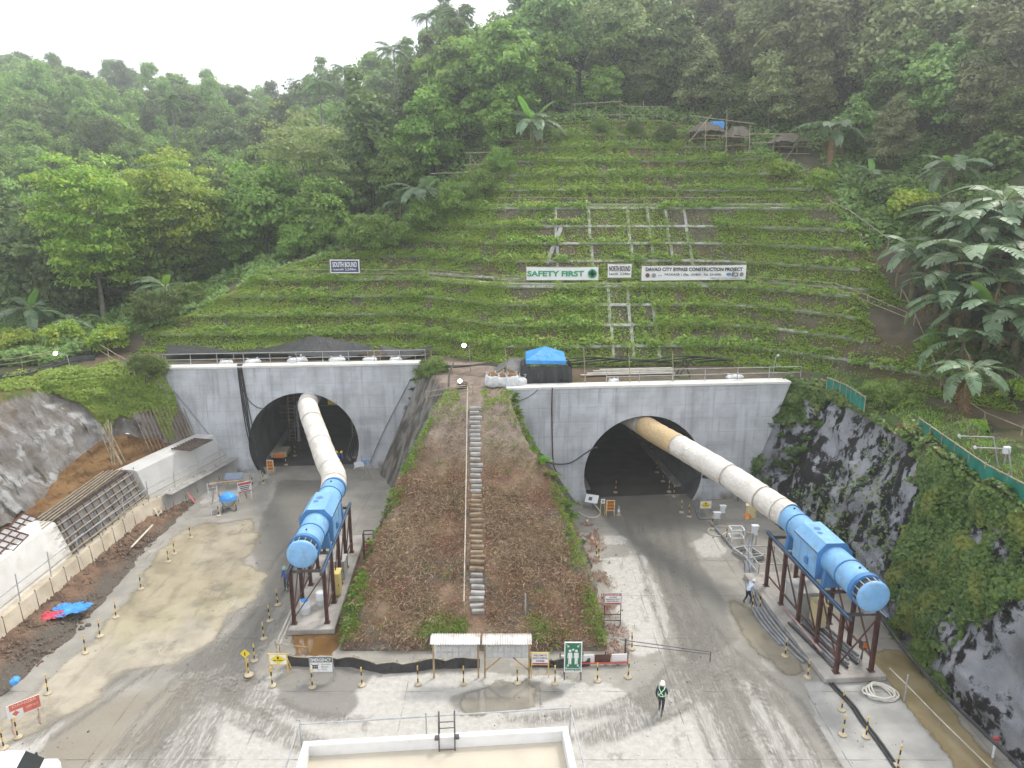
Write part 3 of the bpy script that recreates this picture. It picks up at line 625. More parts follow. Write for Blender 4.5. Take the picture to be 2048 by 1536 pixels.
for i in range(4):
    cable('wall_cable', [onwall(portR, 4.5, 1.6 + .25 * i, .6), onwall(portR, 5.3, 2.3 - .1 * i, -.15), onwall(portR, 6.4, 2.2 + .1 * i, -.2 - .05 * i), onwall(portR, 7.4, 2.1 - .2 * i, -.25), onwall(portR, 7.9, 1.2, -.4 - .1 * i), onwall(portR, 8.0, .05, -.7)], .035, HOSE, 'black cable looped at the right headwall foot, %s from the top' % nth(4 - i), group='cables at the right headwall foot')
# rust and damp stains on the left headwall are thin washes of cement laitance
def pipe_rail(name, pts, hgt, label, mat=GALV, post=2.4, rails=(.5, 1.0), r=.03, cat='railing', lean=0):
    """handrail: posts and rails are parts of one thing"""
    P = [Vector(p) for p in pts]; t = empty(name, P[0], 0, label, cat); o = P[0]
    for a, b in zip(P[:-1], P[1:]):
        L = (b - a).length; k = max(1, round(L / post))
        for i in range(k + (1 if b is P[-1] else 0)):
            q = a.lerp(b, i / k) - o; MB().cyl(q, q + Vector((rnd.uniform(-.04, .04) + lean, 0, hgt + rnd.uniform(-.05, .08))), r * 1.1, 6).build('post', mat, t)
        for h in rails:
            MB().cyl(a - o + Vector((0, 0, h * hgt)), b - o + Vector((0, 0, h * hgt + rnd.uniform(-.04, .04))), r, 6).build('rail', mat, t)
    return t
pipe_rail('portal_railing', [onwall(portL, -11.9, 10.17, .7), onwall(portL, 11.4, 10.17, .7)], 1.05, 'pipe railing along the top of the left portal', GALV, 2.3)
pipe_rail('portal_railing', [onwall(portR, -3.2, 10.17, .8), onwall(portR, 13.2, 10.17, .8)], 1.05, 'pipe railing along the top of the right portal', GALV, 2.6)
for x, h in ((-11.2, 3.0), (-4.9, 2.9), (-1.2, 2.4), (2.4, 2.5)):
    tag(MB().cyl(onwall(portR, x, 10.17, .9), onwall(portR, x - .2, 10.17 + h, .95), .04, 6).build('bamboo_pole', BAMBOO), 'thin upright pole on the right portal %s' % {-11.2: 'at the left end by the bulk bags', -4.9: 'just right of the blue canopy', -1.2: 'over the arch crown', 2.4: 'beside the leaning props'}[x], 'pole')

# ---- gantry and gear inside the left tunnel
t = empty('lining_gantry', (0, 0, 0), 0, 'dark steel work gantry with ladders inside the left tunnel', 'gantry'); t.parent = None; t.location = onwall(portL, 0, 0, 9); t.rotation_euler.z = WRZ
GS = M('gantry_steel', (.10, .075, .06), .7, .3, 2, (.2, .09, .05), .5)
for x in (-3.3, -1.7, 3.2, 4.2):
    MB().bar((x, 0, .1), (x, 0, 5.4 - abs(x) * .25), .16).build('post', GS, t)
for z, x0, x1 in ((2.3, -4.2, -1.4), (3.9, -4.0, 3.9), (5.6, -3.2, 3.2), (6.4, -2, 2)):
    MB().bar((x0, 0, z), (x1, 0, z), .2, .16).build('beam', GS, t)
    MB().bar((x0, 0, z + .9), (min(x1, -1.2), 0, z + .9), .05).build('rail', M('gantry_rail', (.30, .13, .08), .6), t)
for x in (-2.9, 3.6):
    ld = empty('ladder', (x, -.5, .2)); ld.parent = t
    for sx in (-.3, .3): MB().cyl((sx, 0, 0), (sx, .8, 5.2), .04, 6).build('stile', BAMBOO, ld)
    for k in range(13): MB().cyl((-.3, .06 * k, .35 + .38 * k), (.3, .06 * k, .35 + .38 * k), .028, 5).build('rung', BAMBOO, ld)
sg = empty('horn_sign', onwall(portL, 3.0, 5.0, 6.5), WRZ, 'yellow hanging sign with red lettering inside the left arch', 'sign')
MB().box((-.4, 0, 0), (2.6, .05, .82)).build('board', M('horn_yellow', (.72, .55, .08), .5, .06), sg)
for x in (-1.4, .7): MB().cyl((x, 0, .4), (x, 0, 1.6), .02, 5).build('hanger', STEEL, sg)
tr = empty('tool_cart', onwall(portL, -3.0, 0, 3.5), WRZ, 'pale tool cart with orange front beside the left tunnel wall', 'cart')
MB().box((0, 0, .75), (1.5, 1.9, .5), bev=.05).build('tray', M('cart_body', (.42, .36, .26), .6), tr)
MB().box((.05, -1.0, .7), (1.0, .12, .36)).build('front_panel', ORANGE, tr)
for x in (-.55, .55):
    for y in (-.65, .65): MB().cyl((x - .08, y, .3), (x + .08, y, .3), .28, 12).build('wheel', BLACK, tr)
MB().box((0, 0, .45), (1.3, 1.7, .14)).build('chassis', STEEL, tr)
vp = empty('vertical_pipe', onwall(portL, -1.7, 0, 6), WRZ, 'grey standing pipe with elbow beside the ladder in the left tunnel', 'pipe')
MB().tube([(0, 0, 1.0), (0, 0, 4.6)], .13, 10).build('riser', PIPEG, vp, True); MB().tube([(0, 0, 4.6), (.1, 0, 5.1), (.6, 0, 5.4), (1.9, .2, 6.2)], .09, 8).build('elbow', PIPEG, vp, True)
for z in (1.05, 2.6, 4.6): MB().cyl((0, 0, z - .04), (0, 0, z + .04), .2, 12).build('flange', PIPEG, vp)
MB().bar((0, 0, 0), (0, 0, 1), .1).build('stand', STEEL, vp)
for k in range(3):
    cable('invert_pipe', [onwall(portL, 3.9 - .15 * k, .35 + .18 * k, 1.5), onwall(portL, 3.7 - .2 * k, .35 + .15 * k, 12)], .09, PIPEG, 'pipe along the right wall inside the left tunnel, %s from the wall' % nth(k + 1), 8, 'pipes inside the left tunnel', 'pipe', 1)
# ================================================================ ventilation fans, stands, ducts
def text(parent, body, w, h, loc, mat, rot=(R(90), 0, 0), bold=.0, name='lettering', dep=.004):
    """flat lettering fitted to a width and height, standing in the local xz plane"""
    cu = bpy.data.curves.new('t', 'FONT'); cu.body = body; cu.align_x = 'CENTER'; cu.align_y = 'CENTER'; cu.size = 1; cu.extrude = .001; cu.resolution_u = 3
    if bold: cu.offset = bold
    ob = bpy.data.objects.new('t', cu); COL.objects.link(ob); bpy.context.view_layer.update()
    me = bpy.data.meshes.new_from_object(ob.evaluated_get(bpy.context.evaluated_depsgraph_get())); bpy.data.objects.remove(ob); bpy.data.curves.remove(cu)
    me.name = name; n_ = len(me.vertices); co = np.zeros(n_ * 3, np.float32); me.vertices.foreach_get('co', co); co = co.reshape(-1, 3)
    lo, hi = co.min(0), co.max(0); sz = np.maximum(hi - lo, 1e-6); co = (co - (lo + hi) / 2) * np.array([w / sz[0], h / sz[1], dep / max(sz[2], 1e-6)]); me.vertices.foreach_set('co', co.ravel().astype(np.float32)); me.update()
    me.materials.clear(); me.materials.append(mat); o = link(name, me, parent); o.location = loc; o.rotation_euler = rot; return o
text(sg, 'SOUND HORN', 2.4, .3, (-.4, -.032, .18), RED, bold=.02); text(sg, '3 TIMES', 1.5, .28, (-.4, -.032, -.2), RED, bold=.02)
RY = Matrix.Rotation(R(-90), 4, 'X')            # lathe axis z -> +y
def make_fan(label):
    f = empty('ventilation_fan', (0, 0, 0), 0, label, 'ventilation fan'); ZC = 5.2
    T = lambda y: Matrix.Translation((0, y, ZC)) @ RY
    MB().lathe([(.05, 0), (.45, .02), (.74, .07), (.82, .13), (.84, .2), (.84, .26), (.60, .30)], 40, T(0)).build('end_cap', BLUE, f, True)
    MB().lathe([(.60, .24), (.66, .30), (.72, .74), (.70, .78)], 32, T(0)).build('intake_mesh', M('intake_wire', (.05, .05, .048), .7, .4, 4), f, True)
    for k in range(14):
        a = 2 * math.pi * k / 14; c, s = math.cos(a), math.sin(a)
        MB().bar((.80 * c, .22, ZC + .80 * s), (.80 * c, .80, ZC + .80 * s), .035).build('intake_strut', GALV, f)
    MB().lathe([(.79, .72), (.90, .72), (.90, 1.02), (.79, 1.02)], 40, T(0)).build('flange', BLUED, f, True)
    MB().lathe([(.78, .95), (.79, 1.0), (.79, 4.1), (.78, 4.12)], 40, T(0)).build('silencer_barrel', BLUE, f, True)
    MB().lathe([(.79, 2.42), (.835, 2.42), (.835, 2.50), (.79, 2.50)], 40, T(0)).build('flange_ring', BLUED, f, True)
    pr = [(-.98, 4.08), (-.98, 5.62), (-.52, 6.16), (.52, 6.16), (.98, 5.62), (.98, 4.08)]
    h = MB(); h.prism([(x, 4.05, z) for x, z in pr], (0, 2.75, 0)); hs = h.build('fan_housing', BLUE, f)
    MB().prism([(x * 1.02, 3.99, 5.2 + (z - 5.2) * 1.02) for x, z in pr], (0, .055, 0)).build('housing_rim', BLUED, hs)
    for sx in (-1, 1):
        for k in range(3): MB().box((sx * .995, 4.55 + k * .88, 4.82), (.03, .76, 1.2), bev=.012).build('access_panel', BLUE, hs)
        MB().bar((sx * 1.0, 4.05, 5.62), (sx * 1.0, 6.8, 5.62), .05).build('edge_strip', STEEL, hs)
        MB().box((sx * 1.06, 5.0, 4.7), (.14, .3, .4), bev=.02).build('junction_box', BLUED, hs)
    for k in (0, 1): MB().lathe([(.02, 0), (.2 - .04 * k, 0), (.2 - .04 * k, .012), (.02, .012)], 20, Matrix.Translation((-.12 - .12 * k, 5.9 - .55 * k, 6.162))).build('hatch_plate', BLUED, hs)
    MB().lathe([(.78, 6.74), (.79, 6.78), (.79, 9.72), (.77, 9.75)], 40, T(0)).build('outlet_barrel', BLUE, f, True)
    MB().lathe([(.79, 8.15), (.835, 8.15), (.835, 8.23), (.79, 8.23)], 40, T(0)).build('flange_ring', BLUED, f, True)
    MB().lathe([(.78, 9.55), (.86, 9.55), (.86, 9.8), (.78, 9.8)], 40, T(0)).build('clamp_band', BLUED, f, True)
    for y in (3.2, 7.6):
        sd = MB(); sd.prism([(-.95, y, 3.98), (.95, y, 3.98), (.86, y, 4.95), (.55, y, 4.62), (0, y, 4.42), (-.55, y, 4.62), (-.86, y, 4.95)], (0, .28, 0)); sd.build('saddle', BLUED, f)
    for y in (1.6, 9.0): MB().box((0, y, ZC + .83), (.1, .06, .1)).build('lifting_lug', STEEL, f)
    return f
def make_stand(label):
    s = empty('fan_stand', (0, 0, 0), 0, label, 'steel stand')
    ys_ = [1.0, 3.2, 5.4, 7.6, 9.8]
    for x in (-.95, .95):
        MB().box((x, 5.3, 3.86), (.16, 10.0, .2)).build('rail_beam', STEEL, s)
        MB().box((x * 1.09, 5.3, 3.98), (.04, 9.9, .06)).build('edge_angle', BLUED, s)
        for y in ys_:
            lg = MB(); lg.box((x, y, 2.06), (.05, .2, 3.4)).box((x - .08, y, 2.06), (.03, .2, 3.4)).box((x + .08, y, 2.06), (.03, .2, 3.4)).build('leg', RUST, s)
            MB().box((x, y, .375), (.34, .34, .03)).build('base_plate', RUST, s)
        for a, b in zip(ys_[:-1], ys_[1:]): MB().bar((x, a, .9), (x, b, 3.6), .07).build('brace', RUST, s)
        MB().bar((x, 1, 1.15), (x, 9.8, 1.15), .08).build('side_rail', RUST, s)
    for y in ys_: MB().box((0, y, 3.72), (2.0, .14, .14)).build('cross_beam', STEEL, s)
    MB().bar((-.95, 1, .7), (.95, 1, 3.5), .06).build('brace', RUST, s)
    return s
FRZ = R(4.0)
fanL = make_fan('blue ventilation fan on stand beside the left road'); fanL.location = (-11.72, 35.95, 0); fanL.rotation_euler.z = R(3.2)
fanR = copy_tree(fanL); fanR['label'] = 'blue ventilation fan on stand beside the right road, near the rock face'; fanR.location = (17.98, 31.5, 0); fanR.rotation_euler.z = FRZ
fanL['group'] = fanR['group'] = 'blue tunnel ventilation fans'
stL = make_stand('rusty red steel stand carrying the left fan'); stL.location = fanL.location; stL.rotation_euler = fanL.rotation_euler
stR = copy_tree(stL); stR['label'] = 'rusty red steel stand carrying the right fan over stored pipes'; stR.location = fanR.location; stR.rotation_euler = fanR.rotation_euler
stL['group'] = stR['group'] = 'steel fan stands'
def plinth(fan, x0, x1, y0, y1, h, label):
    o = MB().box(((x0 + x1) / 2, (y0 + y1) / 2, h / 2 + .01), (x1 - x0, y1 - y0, h), bev=.04).build('concrete_plinth', CONCP); o.location = fan.location; o.rotation_euler = fan.rotation_euler
    return tag(o, label, 'concrete slab')
plinth(fanL, -1.35, 1.5, .35, 12.5, .34, 'low concrete plinth under the left fan stand by the brown water')
plinth(fanR, -1.75, 1.55, .55, 11.5, .34, 'low concrete plinth under the right fan stand, strewn with pipes')
def infan(fan, x, y, z): 
    v = Vector((x, y, z)); v.rotate(fan.rotation_euler); return fan.location + v
def duct(pts, mats, label, r=.84, joints=()):
    P = [Vector(p) for p in pts]; S = []
    for i in range(len(P) - 1):
        p0 = P[max(i - 1, 0)]; p1 = P[i]; p2 = P[i + 1]; p3 = P[min(i + 2, len(P) - 1)]
        for k in range(12):
            t = k / 12; S.append(.5 * ((2 * p1) + (p2 - p0) * t + (2 * p0 - 5 * p1 + 4 * p2 - p3) * t * t + (3 * p1 - p0 - 3 * p2 + p3) * t ** 3))
    S.append(P[-1]); t = empty('ventilation_duct', (P[0].x, P[0].y, 0), 0, label, 'ventilation duct'); o = t.location
    S = [s - o for s in S]; cuts = [0] + [int(j * (len(S) - 1)) for j in joints] + [len(S) - 1]
    for k in range(len(cuts) - 1):
        seg = S[cuts[k]:cuts[k + 1] + 1]; rr = [r * (1 + .02 * math.sin(i * 1.9) + (.015 if 0 < i < len(seg) - 1 else -.02)) for i in range(len(seg))]
        MB().tube(seg, rr, 28, caps=False).build('duct_section', mats[min(k, len(mats) - 1)], t, True)
        if k: 
            a = S[cuts[k] - 1].lerp(S[cuts[k]], .8); MB().tube([a, a + (S[cuts[k]] - a).normalized() * .09], r * 1.03, 28, caps=False).build('joint_band', M('duct_band', (.36, .32, .27), .6), t, True)
    return t
duct([infan(fanL, 0, 9.6, 5.2), (-12.9, 48.2, 5.2), (-14.2, 51.2, 5.35), (-16.2, 56, 6.05), (-17.6, 59.3, 6.62), (-18.7, 63.2, 6.7), (-19.4, 72, 6.6), (-20, 86, 6.5)], [DUCT], 'bent white fabric duct from the left fan into the left arch', .85, (.06, .2, .36, .5, .66, .8))
duct([infan(fanR, 0, 9.6, 5.25), (16.2, 43.8, 5.55), (14.9, 46.5, 5.95), (12.9, 50.7, 6.35), (11.4, 54, 6.55), (10.3, 57.5, 6.6), (7.0, 68, 6.5), (4, 78, 6.4)], [DUCT, DUCT, DUCT, DUCT, DUCTY, DUCT], 'long straight fabric duct, cream then tan, from the right fan into the right arch', .85, (.05, .13, .28, .455, .66))
# ================================================================ things on the slope, benches and portal tops
def HP(px, py, up=0.0):
    """point of the hillside seen at a pixel of the photograph"""
    d = ray(px, py); t = np.arange(45, 420, .2); h = hterr(d.x * t, d.y * t); z = CZ + d.z * t
    hit = np.nonzero(z <= h)[0]; k = t[hit[0]] if len(hit) else 200.0
    x, y = d.x * k, d.y * k; return Vector((x, y, float(hterr(np.array(x), np.array(y))) + up))
def land(x, y): return Vector((x, y, float(hterr(np.array(float(x)), np.array(float(y))))))
# ---- concrete lattice beams of the cut slope (parts of the slope)
rows = [1.4, 3.1, 4.8, 6.4, 8.95, 10.6, 12.3, 14.0, 15.9, 19.6, 21.4, 23.2, 25.0, 26.7]
for s_ in rows:
    xx = np.arange(-36, 35.9, .8); P = cutpt(xx, np.full_like(xx, s_)); ok = (h_cut(xx, toe(xx) + s_) < h_nat(xx, toe(xx) + s_) + .1)
    run = []
    for i in range(len(xx) + 1):
        if i < len(xx) and ok[i]: run.append(Vector(P[i]) + Vector((0, -.02, .04)))
        else:
            for k in range(0, len(run) - 1, 8):
                seg = run[k:k + 9]
                if len(seg) > 1:
                    mb = MB()
                    for a, b in zip(seg[:-1], seg[1:]): mb.bar(a, b, .30, .26, (0, -.7, .7))
                    mb.build('beam', BEAM, cut_slope)
            run = []
cols = np.arange(-34, 34, 2.4)
COLX = {0: (9.3, 11.2, 13.6), 1: (4.6, 8.2, 12.4, 14.6, 16.6, 18.6), 2: (8.0, 11.6)}
cols = np.array(sorted(sum((list(v) for v in COLX.values()), [])))
for ti, (s0, s1) in enumerate(((.1, 6.5), (8.8, 16.1), (22.0, 27.8))):
    for x in COLX[ti]:
        for (u0, u1) in ((0, .5), (.5, 1)) if ti != 1 or x > 12 else ((.0, .45), (.55, 1)):
            ss = np.array([s0 + (s1 - s0) * u0, s0 + (s1 - s0) * u1 - .02]); xa = np.array([x, x + .12]); P = cutpt(xa, ss); MB().bar(Vector(P[0]) + Vector((0, 0, .02)), Vector(P[1]) + Vector((0, 0, .02)), .28, .24, (0, -.7, .7)).build('beam', BEAM, cut_slope)
a, b, c_ = HP(1122, 462, .12), HP(1093, 532, .14), HP(1121, 532, .14)
MB().bar(a, b, .42, .2, (0, -.7, .7)).build('beam', BEAM, cut_slope)
# bench drains
for (s_, x0, x1) in ((7.0, -30, 33), (16.7, -8, 33)):
    xx = np.arange(x0, x1, 1.2); P = cutpt(xx, np.full_like(xx, s_))
    okk = [h_cut(np.array(x), np.array(toe(x) + s_)) < h_nat(np.array(x), np.array(toe(x) + s_)) for x in xx]
    for i in range(len(xx) - 1):
        if okk[i] and okk[i + 1]: MB().bar(Vector(P[i]) + Vector((0, 0, .1)), Vector(P[i + 1]) + Vector((0, 0, .1)), .45, .22).build('drain_stone', BEAM, cut_slope)
# ---- bamboo fences on the benches
def fence(name, pts, hgt, label, rails=(.55, 1), post=3.0, r=.035, mat=BAMBOO):
    t = empty(name, pts[0], 0, label, 'fence'); o = Vector(pts[0]); P = [Vector(p) for p in pts]
    L = [0]
    for a, b in zip(P[:-1], P[1:]): L.append(L[-1] + (b - a).length)
    k = max(1, round(L[-1] / post)); Q = []
    for i in range(k + 1):
        d = L[-1] * i / k
        for j in range(len(P) - 1):
            if d <= L[j + 1] + 1e-6: Q.append(P[j].lerp(P[j + 1], (d - L[j]) / max(1e-6, L[j + 1] - L[j]))); break
    for q in Q: MB().cyl(q - o, q - o + Vector((rnd.uniform(-.06, .06), rnd.uniform(-.05, .05), hgt + rnd.uniform(-.05, .15))), r * 1.2, 6).build('post', mat, t)
    for h in rails:
        for a, b in zip(Q[:-1], Q[1:]):
            e = (b - a).normalized() * .15; MB().cyl(a - o - e + Vector((0, 0, h * hgt + rnd.uniform(-.05, .05))), b - o + e + Vector((0, 0, h * hgt + rnd.uniform(-.05, .05))), r, 6).build('rail', mat, t)
    return t
def benchline(s_, x0, x1, st=1.5): return [Vector(p) for p in cutpt(np.arange(x0, x1, st), np.full(len(np.arange(x0, x1, st)), s_))]
fence('bamboo_fence', benchline(6.7, -27.5, -2.5), 1.0, 'bamboo fence along the bench below the dark blue board', post=3.4)
fence('bamboo_fence', benchline(6.8, -1.8, 2.4), 1.0, 'short bamboo fence at the bend of the bench left of the green lettered banner', post=2)
fence('bamboo_fence', benchline(6.7, 23.6, 33.0), 1.0, 'bamboo fence on the bench right of the long project banner', post=3.2)
fence('bamboo_fence', benchline(16.5, -1.5, 27), .85, 'thin bamboo fence along the upper bench', (1,), 4.2, .03)
# crest and edge scaffolds, at the pixels where they stand
def stick(name, px0, py0, px1, py1, Y0, Y1, parent, org, r=.04, mat=BAMBOO):
    return MB().cyl(AY(px0, py0, Y0) - org, AY(px1, py1, Y1) - org, r, 6).build(name, mat, parent)
cr = HP(1260, 244); t = empty('crest_fence', cr, 0, 'tall bamboo fence on the crest above the terraces', 'fence')
Yc = cr.y + 1.0
for x, y0, y1 in ((1150, 208, 250), (1192, 205, 248), (1240, 198, 248), (1287, 203, 250), (1333, 212, 255), (1372, 227, 265), (1306, 215, 250)): stick('post', x, y0, x, y1, Yc, Yc, t, cr, .05)
for a in ((1145, 208, 1245, 203), (1236, 212, 1336, 214), (1150, 229, 1290, 229), (1288, 230, 1425, 233), (1330, 252, 1375, 262)): stick('rail', *a, Yc, Yc, t, cr, .045)
c2 = HP(1500, 320); t = empty('crest_fence', c2, 0, 'bamboo scaffold fence before the thatched huts', 'fence'); Y2 = c2.y
for x, y0, y1 in ((1412, 240, 300), (1454, 220, 305), (1500, 250, 312), (1548, 268, 315), (1595, 268, 322)): stick('post', x, y0, x - 2, y1, Y2, Y2, t, c2, .05)
for a in ((1380, 231, 1512, 248), (1495, 268, 1605, 268), (1500, 285, 1640, 287), (1490, 306, 1660, 308), (1405, 270, 1500, 275)): stick('rail', *a, Y2, Y2, t, c2, .045)
for a in ((1423, 230, 1378, 284), (1604, 274, 1555, 340)): stick('brace', *a, Y2, Y2 - 1.5, t, c2, .05)
for (pp, label) in (([(1008, 250, 1010, 282), (1060, 222, 1061, 285), (1005, 253, 1068, 255), (1003, 280, 1080, 281), (1008, 252, 1042, 315)], 'bamboo scaffold under the crest banana plant, left of the terraces'),
                    ([(940, 305, 942, 365), (930, 306, 1022, 303), (925, 331, 1010, 325), (860, 347, 940, 345), (944, 318, 975, 352)], 'bamboo scaffold on the left edge of the terraces beside dark trees')):
    b0 = HP(pp[0][2], pp[0][3] + 20); t = empty('bamboo_scaffold', b0, 0, label, 'scaffold')
    for i, a in enumerate(pp): stick('pole', *a, b0.y - .5, b0.y - .5, t, b0, .05)
def polyrail(name, pix, label, hgt=.9, post=2.6, up=.0, r=.04, rails=(1,)): return fence(name, [HP(x, y, up) for x, y in pix], hgt, label, rails, post, r)
polyrail('bamboo_rail', [(1660, 425), (1710, 450), (1775, 500)], 'bamboo rail beside the bare brown bank right of the terraces')
polyrail('bamboo_rail', [(1800, 600), (1840, 680), (1880, 785)], 'long bamboo rail running down beside the banana grove', .9, 4)
polyrail('bamboo_rail', [(1880, 785), (1960, 840), (2040, 885)], 'bamboo rail along the bare soil right of the grass ledge', .6, 3.5)
# ---- banners
def board(name, x0, y0, x1, y1, Y, mat, label, cat='banner', tilt=0, legs=True, gl=None):
    a = AY(x0, y0, Y); b = AY(x1, y1, Y); w = b.x - a.x; h = a.z - b.z; c = Vector(((a.x + b.x) / 2, Y, (a.z + b.z) / 2))
    g = land(c.x, Y + .1); t = empty(name, (c.x, Y, g.z), 0, label, cat); dz = c.z - g.z
    nx = 24; mb = MB(); rr = random.Random(int(x0)); vs = []
    for i in range(nx + 1):
        u = i / nx; wv = .05 * math.sin(u * 9 + x0) + .03 * math.sin(u * 23)
        for v in (0, .5, 1): vs.append((-w / 2 + w * u, -.06 + wv * (1 - .6 * abs(v - .5) * 2), dz - h / 2 + h * v + tilt * (u - .5) - .04 * math.sin(math.pi * u) * (v == 1)))
    fs = [(i * 3 + j, i * 3 + 3 + j, i * 3 + 4 + j, i * 3 + 1 + j) for i in range(nx) for j in (0, 1)]
    mb.add(vs, fs); mb.build('sheet', mat, t, True)
    if legs:
        for x in np.linspace(-w / 2, w / 2, max(2, int(w / 3) + 1)): MB().cyl((x, .12, -.3), (x, .12, dz + h / 2 + .1), .04, 6).build('post', BAMBOO, t)
        for z in (dz - h / 2, dz + h / 2): MB().cyl((-w / 2 - .1, .08, z - tilt / 2), (w / 2 + .1, .08, z + tilt / 2), .03, 6).build('batten', BAMBOO, t)
    return t, w, h, dz
BT = -.15
t, w, h, dz = board('banner', 1053, 534, 1196, 560, 70.6, OFFW, 'white banner reading SAFETY FIRST in green beside a green cross')
text(t, 'SAFETY FIRST', w * .79, h * .44, (-w * .095, BT, dz), BGREEN, bold=.035)
MB().lathe([(h * .31, 0), (h * .35, 0), (h * .35, .01), (h * .31, .01)], 28, Matrix.Translation((w * .415, BT, dz)) @ Matrix.Rotation(R(90), 4, 'X')).build('cross_ring', BGREEN, t)
mb = MB(); q = h * .09; L = h * .24; mb.prism([(w * .415 + x, BT, dz + z) for x, z in ((-q, -L), (q, -L), (q, -q), (L, -q), (L, q), (q, q), (q, L), (-q, L), (-q, q), (-L, q), (-L, -q), (-q, -q))], (0, -.01, 0)); mb.build('cross', BGREEN, t)
t, w, h, dz = board('banner', 1216, 528, 1262, 555, 71, OFFW, 'small white banner reading NORTH BOUND Length 2,240m')
BK = M('banner_dark_print', (.07, .05, .045), .6)
text(t, 'NORTH BOUND', w * .9, h * .40, (0, BT, dz + h * .17), BK, bold=.03); text(t, 'Length  2,240m', w * .88, h * .22, (0, BT, dz - h * .24), BK, bold=.02)
t, w, h, dz = board('banner', 1284, 531, 1490, 560, 70.6, OFFW, 'long white project banner with black title and round logos', tilt=.12)
text(t, 'DAVAO CITY BYPASS CONSTRUCTION PROJECT', w * .93, h * .33, (0, BT, dz + h * .21), BLACK, bold=.03)
text(t, 'PACKAGE 1 (Sta. 12+800 - Sta. 23+500)', w * .54, h * .2, (-w * .01, BT, dz - h * .13), BLACK, bold=.015)
text(t, 'SHIMIZU-ULTICON-TAKENAKA JV', w * .29, h * .085, (w * .30, BT, dz - h * .37), BLACK, bold=.01)
GR = M('logo_grey', (.25, .24, .24), .6)
for i, x in enumerate((-.445, -.385)):
    MB().lathe([(h * .12, 0), (h * .15, 0), (h * .15, .01), (h * .12, .01)], 20, Matrix.Translation((w * x, BT, dz - h * .17)) @ Matrix.Rotation(R(90), 4, 'X')).build('logo_ring', M('logo_maroon', (.2, .08, .08), .6) if i == 0 else GR, t)
    MB().box((w * x, BT, dz - h * .17), (h * .1, .01, h * .14)).build('logo_mark', GR, t)
text(t, 'jica', w * .035, h * .14, (-w * .325, BT, dz - h * .18), GR, bold=.02)
MB().lathe([(h * .10, 0), (h * .13, 0), (h * .13, .01), (h * .10, .01)], 20, Matrix.Translation((w * .335, BT, dz - h * .10)) @ Matrix.Rotation(R(90), 4, 'X') @ Matrix.Diagonal((1.35, .8, 1, 1))).build('logo_ring', M('logo_blue', (.1, .2, .4), .6), t)
MB().box((w * .395, BT, dz - h * .11), (w * .062, .01, h * .26)).build('logo_block', BLACK, t); text(t, 'UBI', w * .045, h * .16, (w * .395, BT - .012, dz - h * .11), WHITE, bold=.03)
MB().lathe([(h * .11, 0), (h * .14, 0), (h * .14, .01), (h * .11, .01)], 20, Matrix.Translation((w * .458, BT, dz - h * .10)) @ Matrix.Rotation(R(90), 4, 'X')).build('logo_ring', GR, t)
MB().box((w * .458, BT, dz - h * .10), (h * .22, .01, h * .04)).build('logo_mark', GR, t); MB().box((w * .458, BT, dz - h * .10), (h * .04, .012, h * .22)).build('logo_mark', GR, t)
t, w, h, dz = board('banner', 661, 520, 719, 545, 77.2, NAVY, 'dark blue board reading SOUTH BOUND Length 2,249m', 'sign board')
text(t, 'SOUTH BOUND', w * .86, h * .42, (0, BT, dz + h * .15), WHITE, bold=.03); text(t, 'Length 2,249m', w * .78, h * .22, (0, BT, dz - h * .26), WHITE, bold=.02)
for z in (dz - h / 2, dz + h / 2): MB().box((0, -.13, z), (w + .1, .04, .1)).build('border', OFFW, t)
for x in (-w / 2, w / 2): MB().box((x, -.13, dz), (.1, .041, h - .1)).build('border', OFFW, t)
# ---- tarpaulins, canopy, bags on the portal tops
def sheet(name, front, back, mat, label, nu=40, nv=9, sag=.25, poles=True, cat='tarpaulin'):
    F_ = resample([tuple(AY(*p)) for p in front], nu); B_ = resample([tuple(AY(*p)) for p in back], nu); tt = np.linspace(0, 1, nv)[None, :, None]
    P = F_[:, None] * (1 - tt) + B_[:, None] * tt; u = np.linspace(0, 1, nu)[:, None]; v = np.linspace(0, 1, nv)[None]
    P[..., 2] -= sag * np.sin(np.pi * v) * (.4 + .6 * np.abs(np.sin(u * 7))) ; P[..., 2] += (vnoise(u * 30 + v * 0, v * 6 + u * 0, 1.2) - .5) * .14
    t = empty(name, (F_[nu // 2][0], F_[nu // 2][1], 10), 0, label, cat); o = np.array(t.location)
    link('sheet', np_mesh(name, (P - o).reshape(-1, 3), grid_faces(nu, nv), mat, True), t)
    if poles:
        for k in (0, nu // 3, 2 * nu // 3, nu - 1):
            for E_ in (F_, B_):
                p = Vector(E_[k] - o); MB().cyl((p.x, p.y, -.05), p, .04, 6).build('pole', BAMBOO, t)
    return t
sheet('tarpaulin', [(330, 712, 65.2), (400, 707, 65.4), (470, 709, 65.4), (545, 707, 65.5), (620, 712, 65.5), (690, 721, 65.6), (735, 702, 66)], [(335, 688, 68.6), (400, 692, 68.6), (470, 703, 68.8), (545, 694, 68.9), (630, 671, 69), (700, 684, 69), (746, 692, 68.5)], TARPB, 'large peaked black tarpaulin over the left portal')
sheet('tarpaulin', [(760, 700, 65.6), (790, 722, 65.8), (820, 716, 66), (862, 698, 66.2)], [(757, 691, 68.3), (800, 697, 68.4), (830, 698, 68.4), (866, 690, 68.4)], TARPB, 'small torn black tarpaulin at the right end of the left portal', 24)
sheet('tarpaulin', [(985, 752, 56.6), (1010, 735, 57), (1040, 748, 56.8), (1050, 745, 56.8)], [(990, 735, 58.6), (1020, 716, 58.8), (1045, 716, 58.8), (1058, 722, 58.8)], TARPG, 'crumpled grey tarpaulin beside the blue canopy', 24)
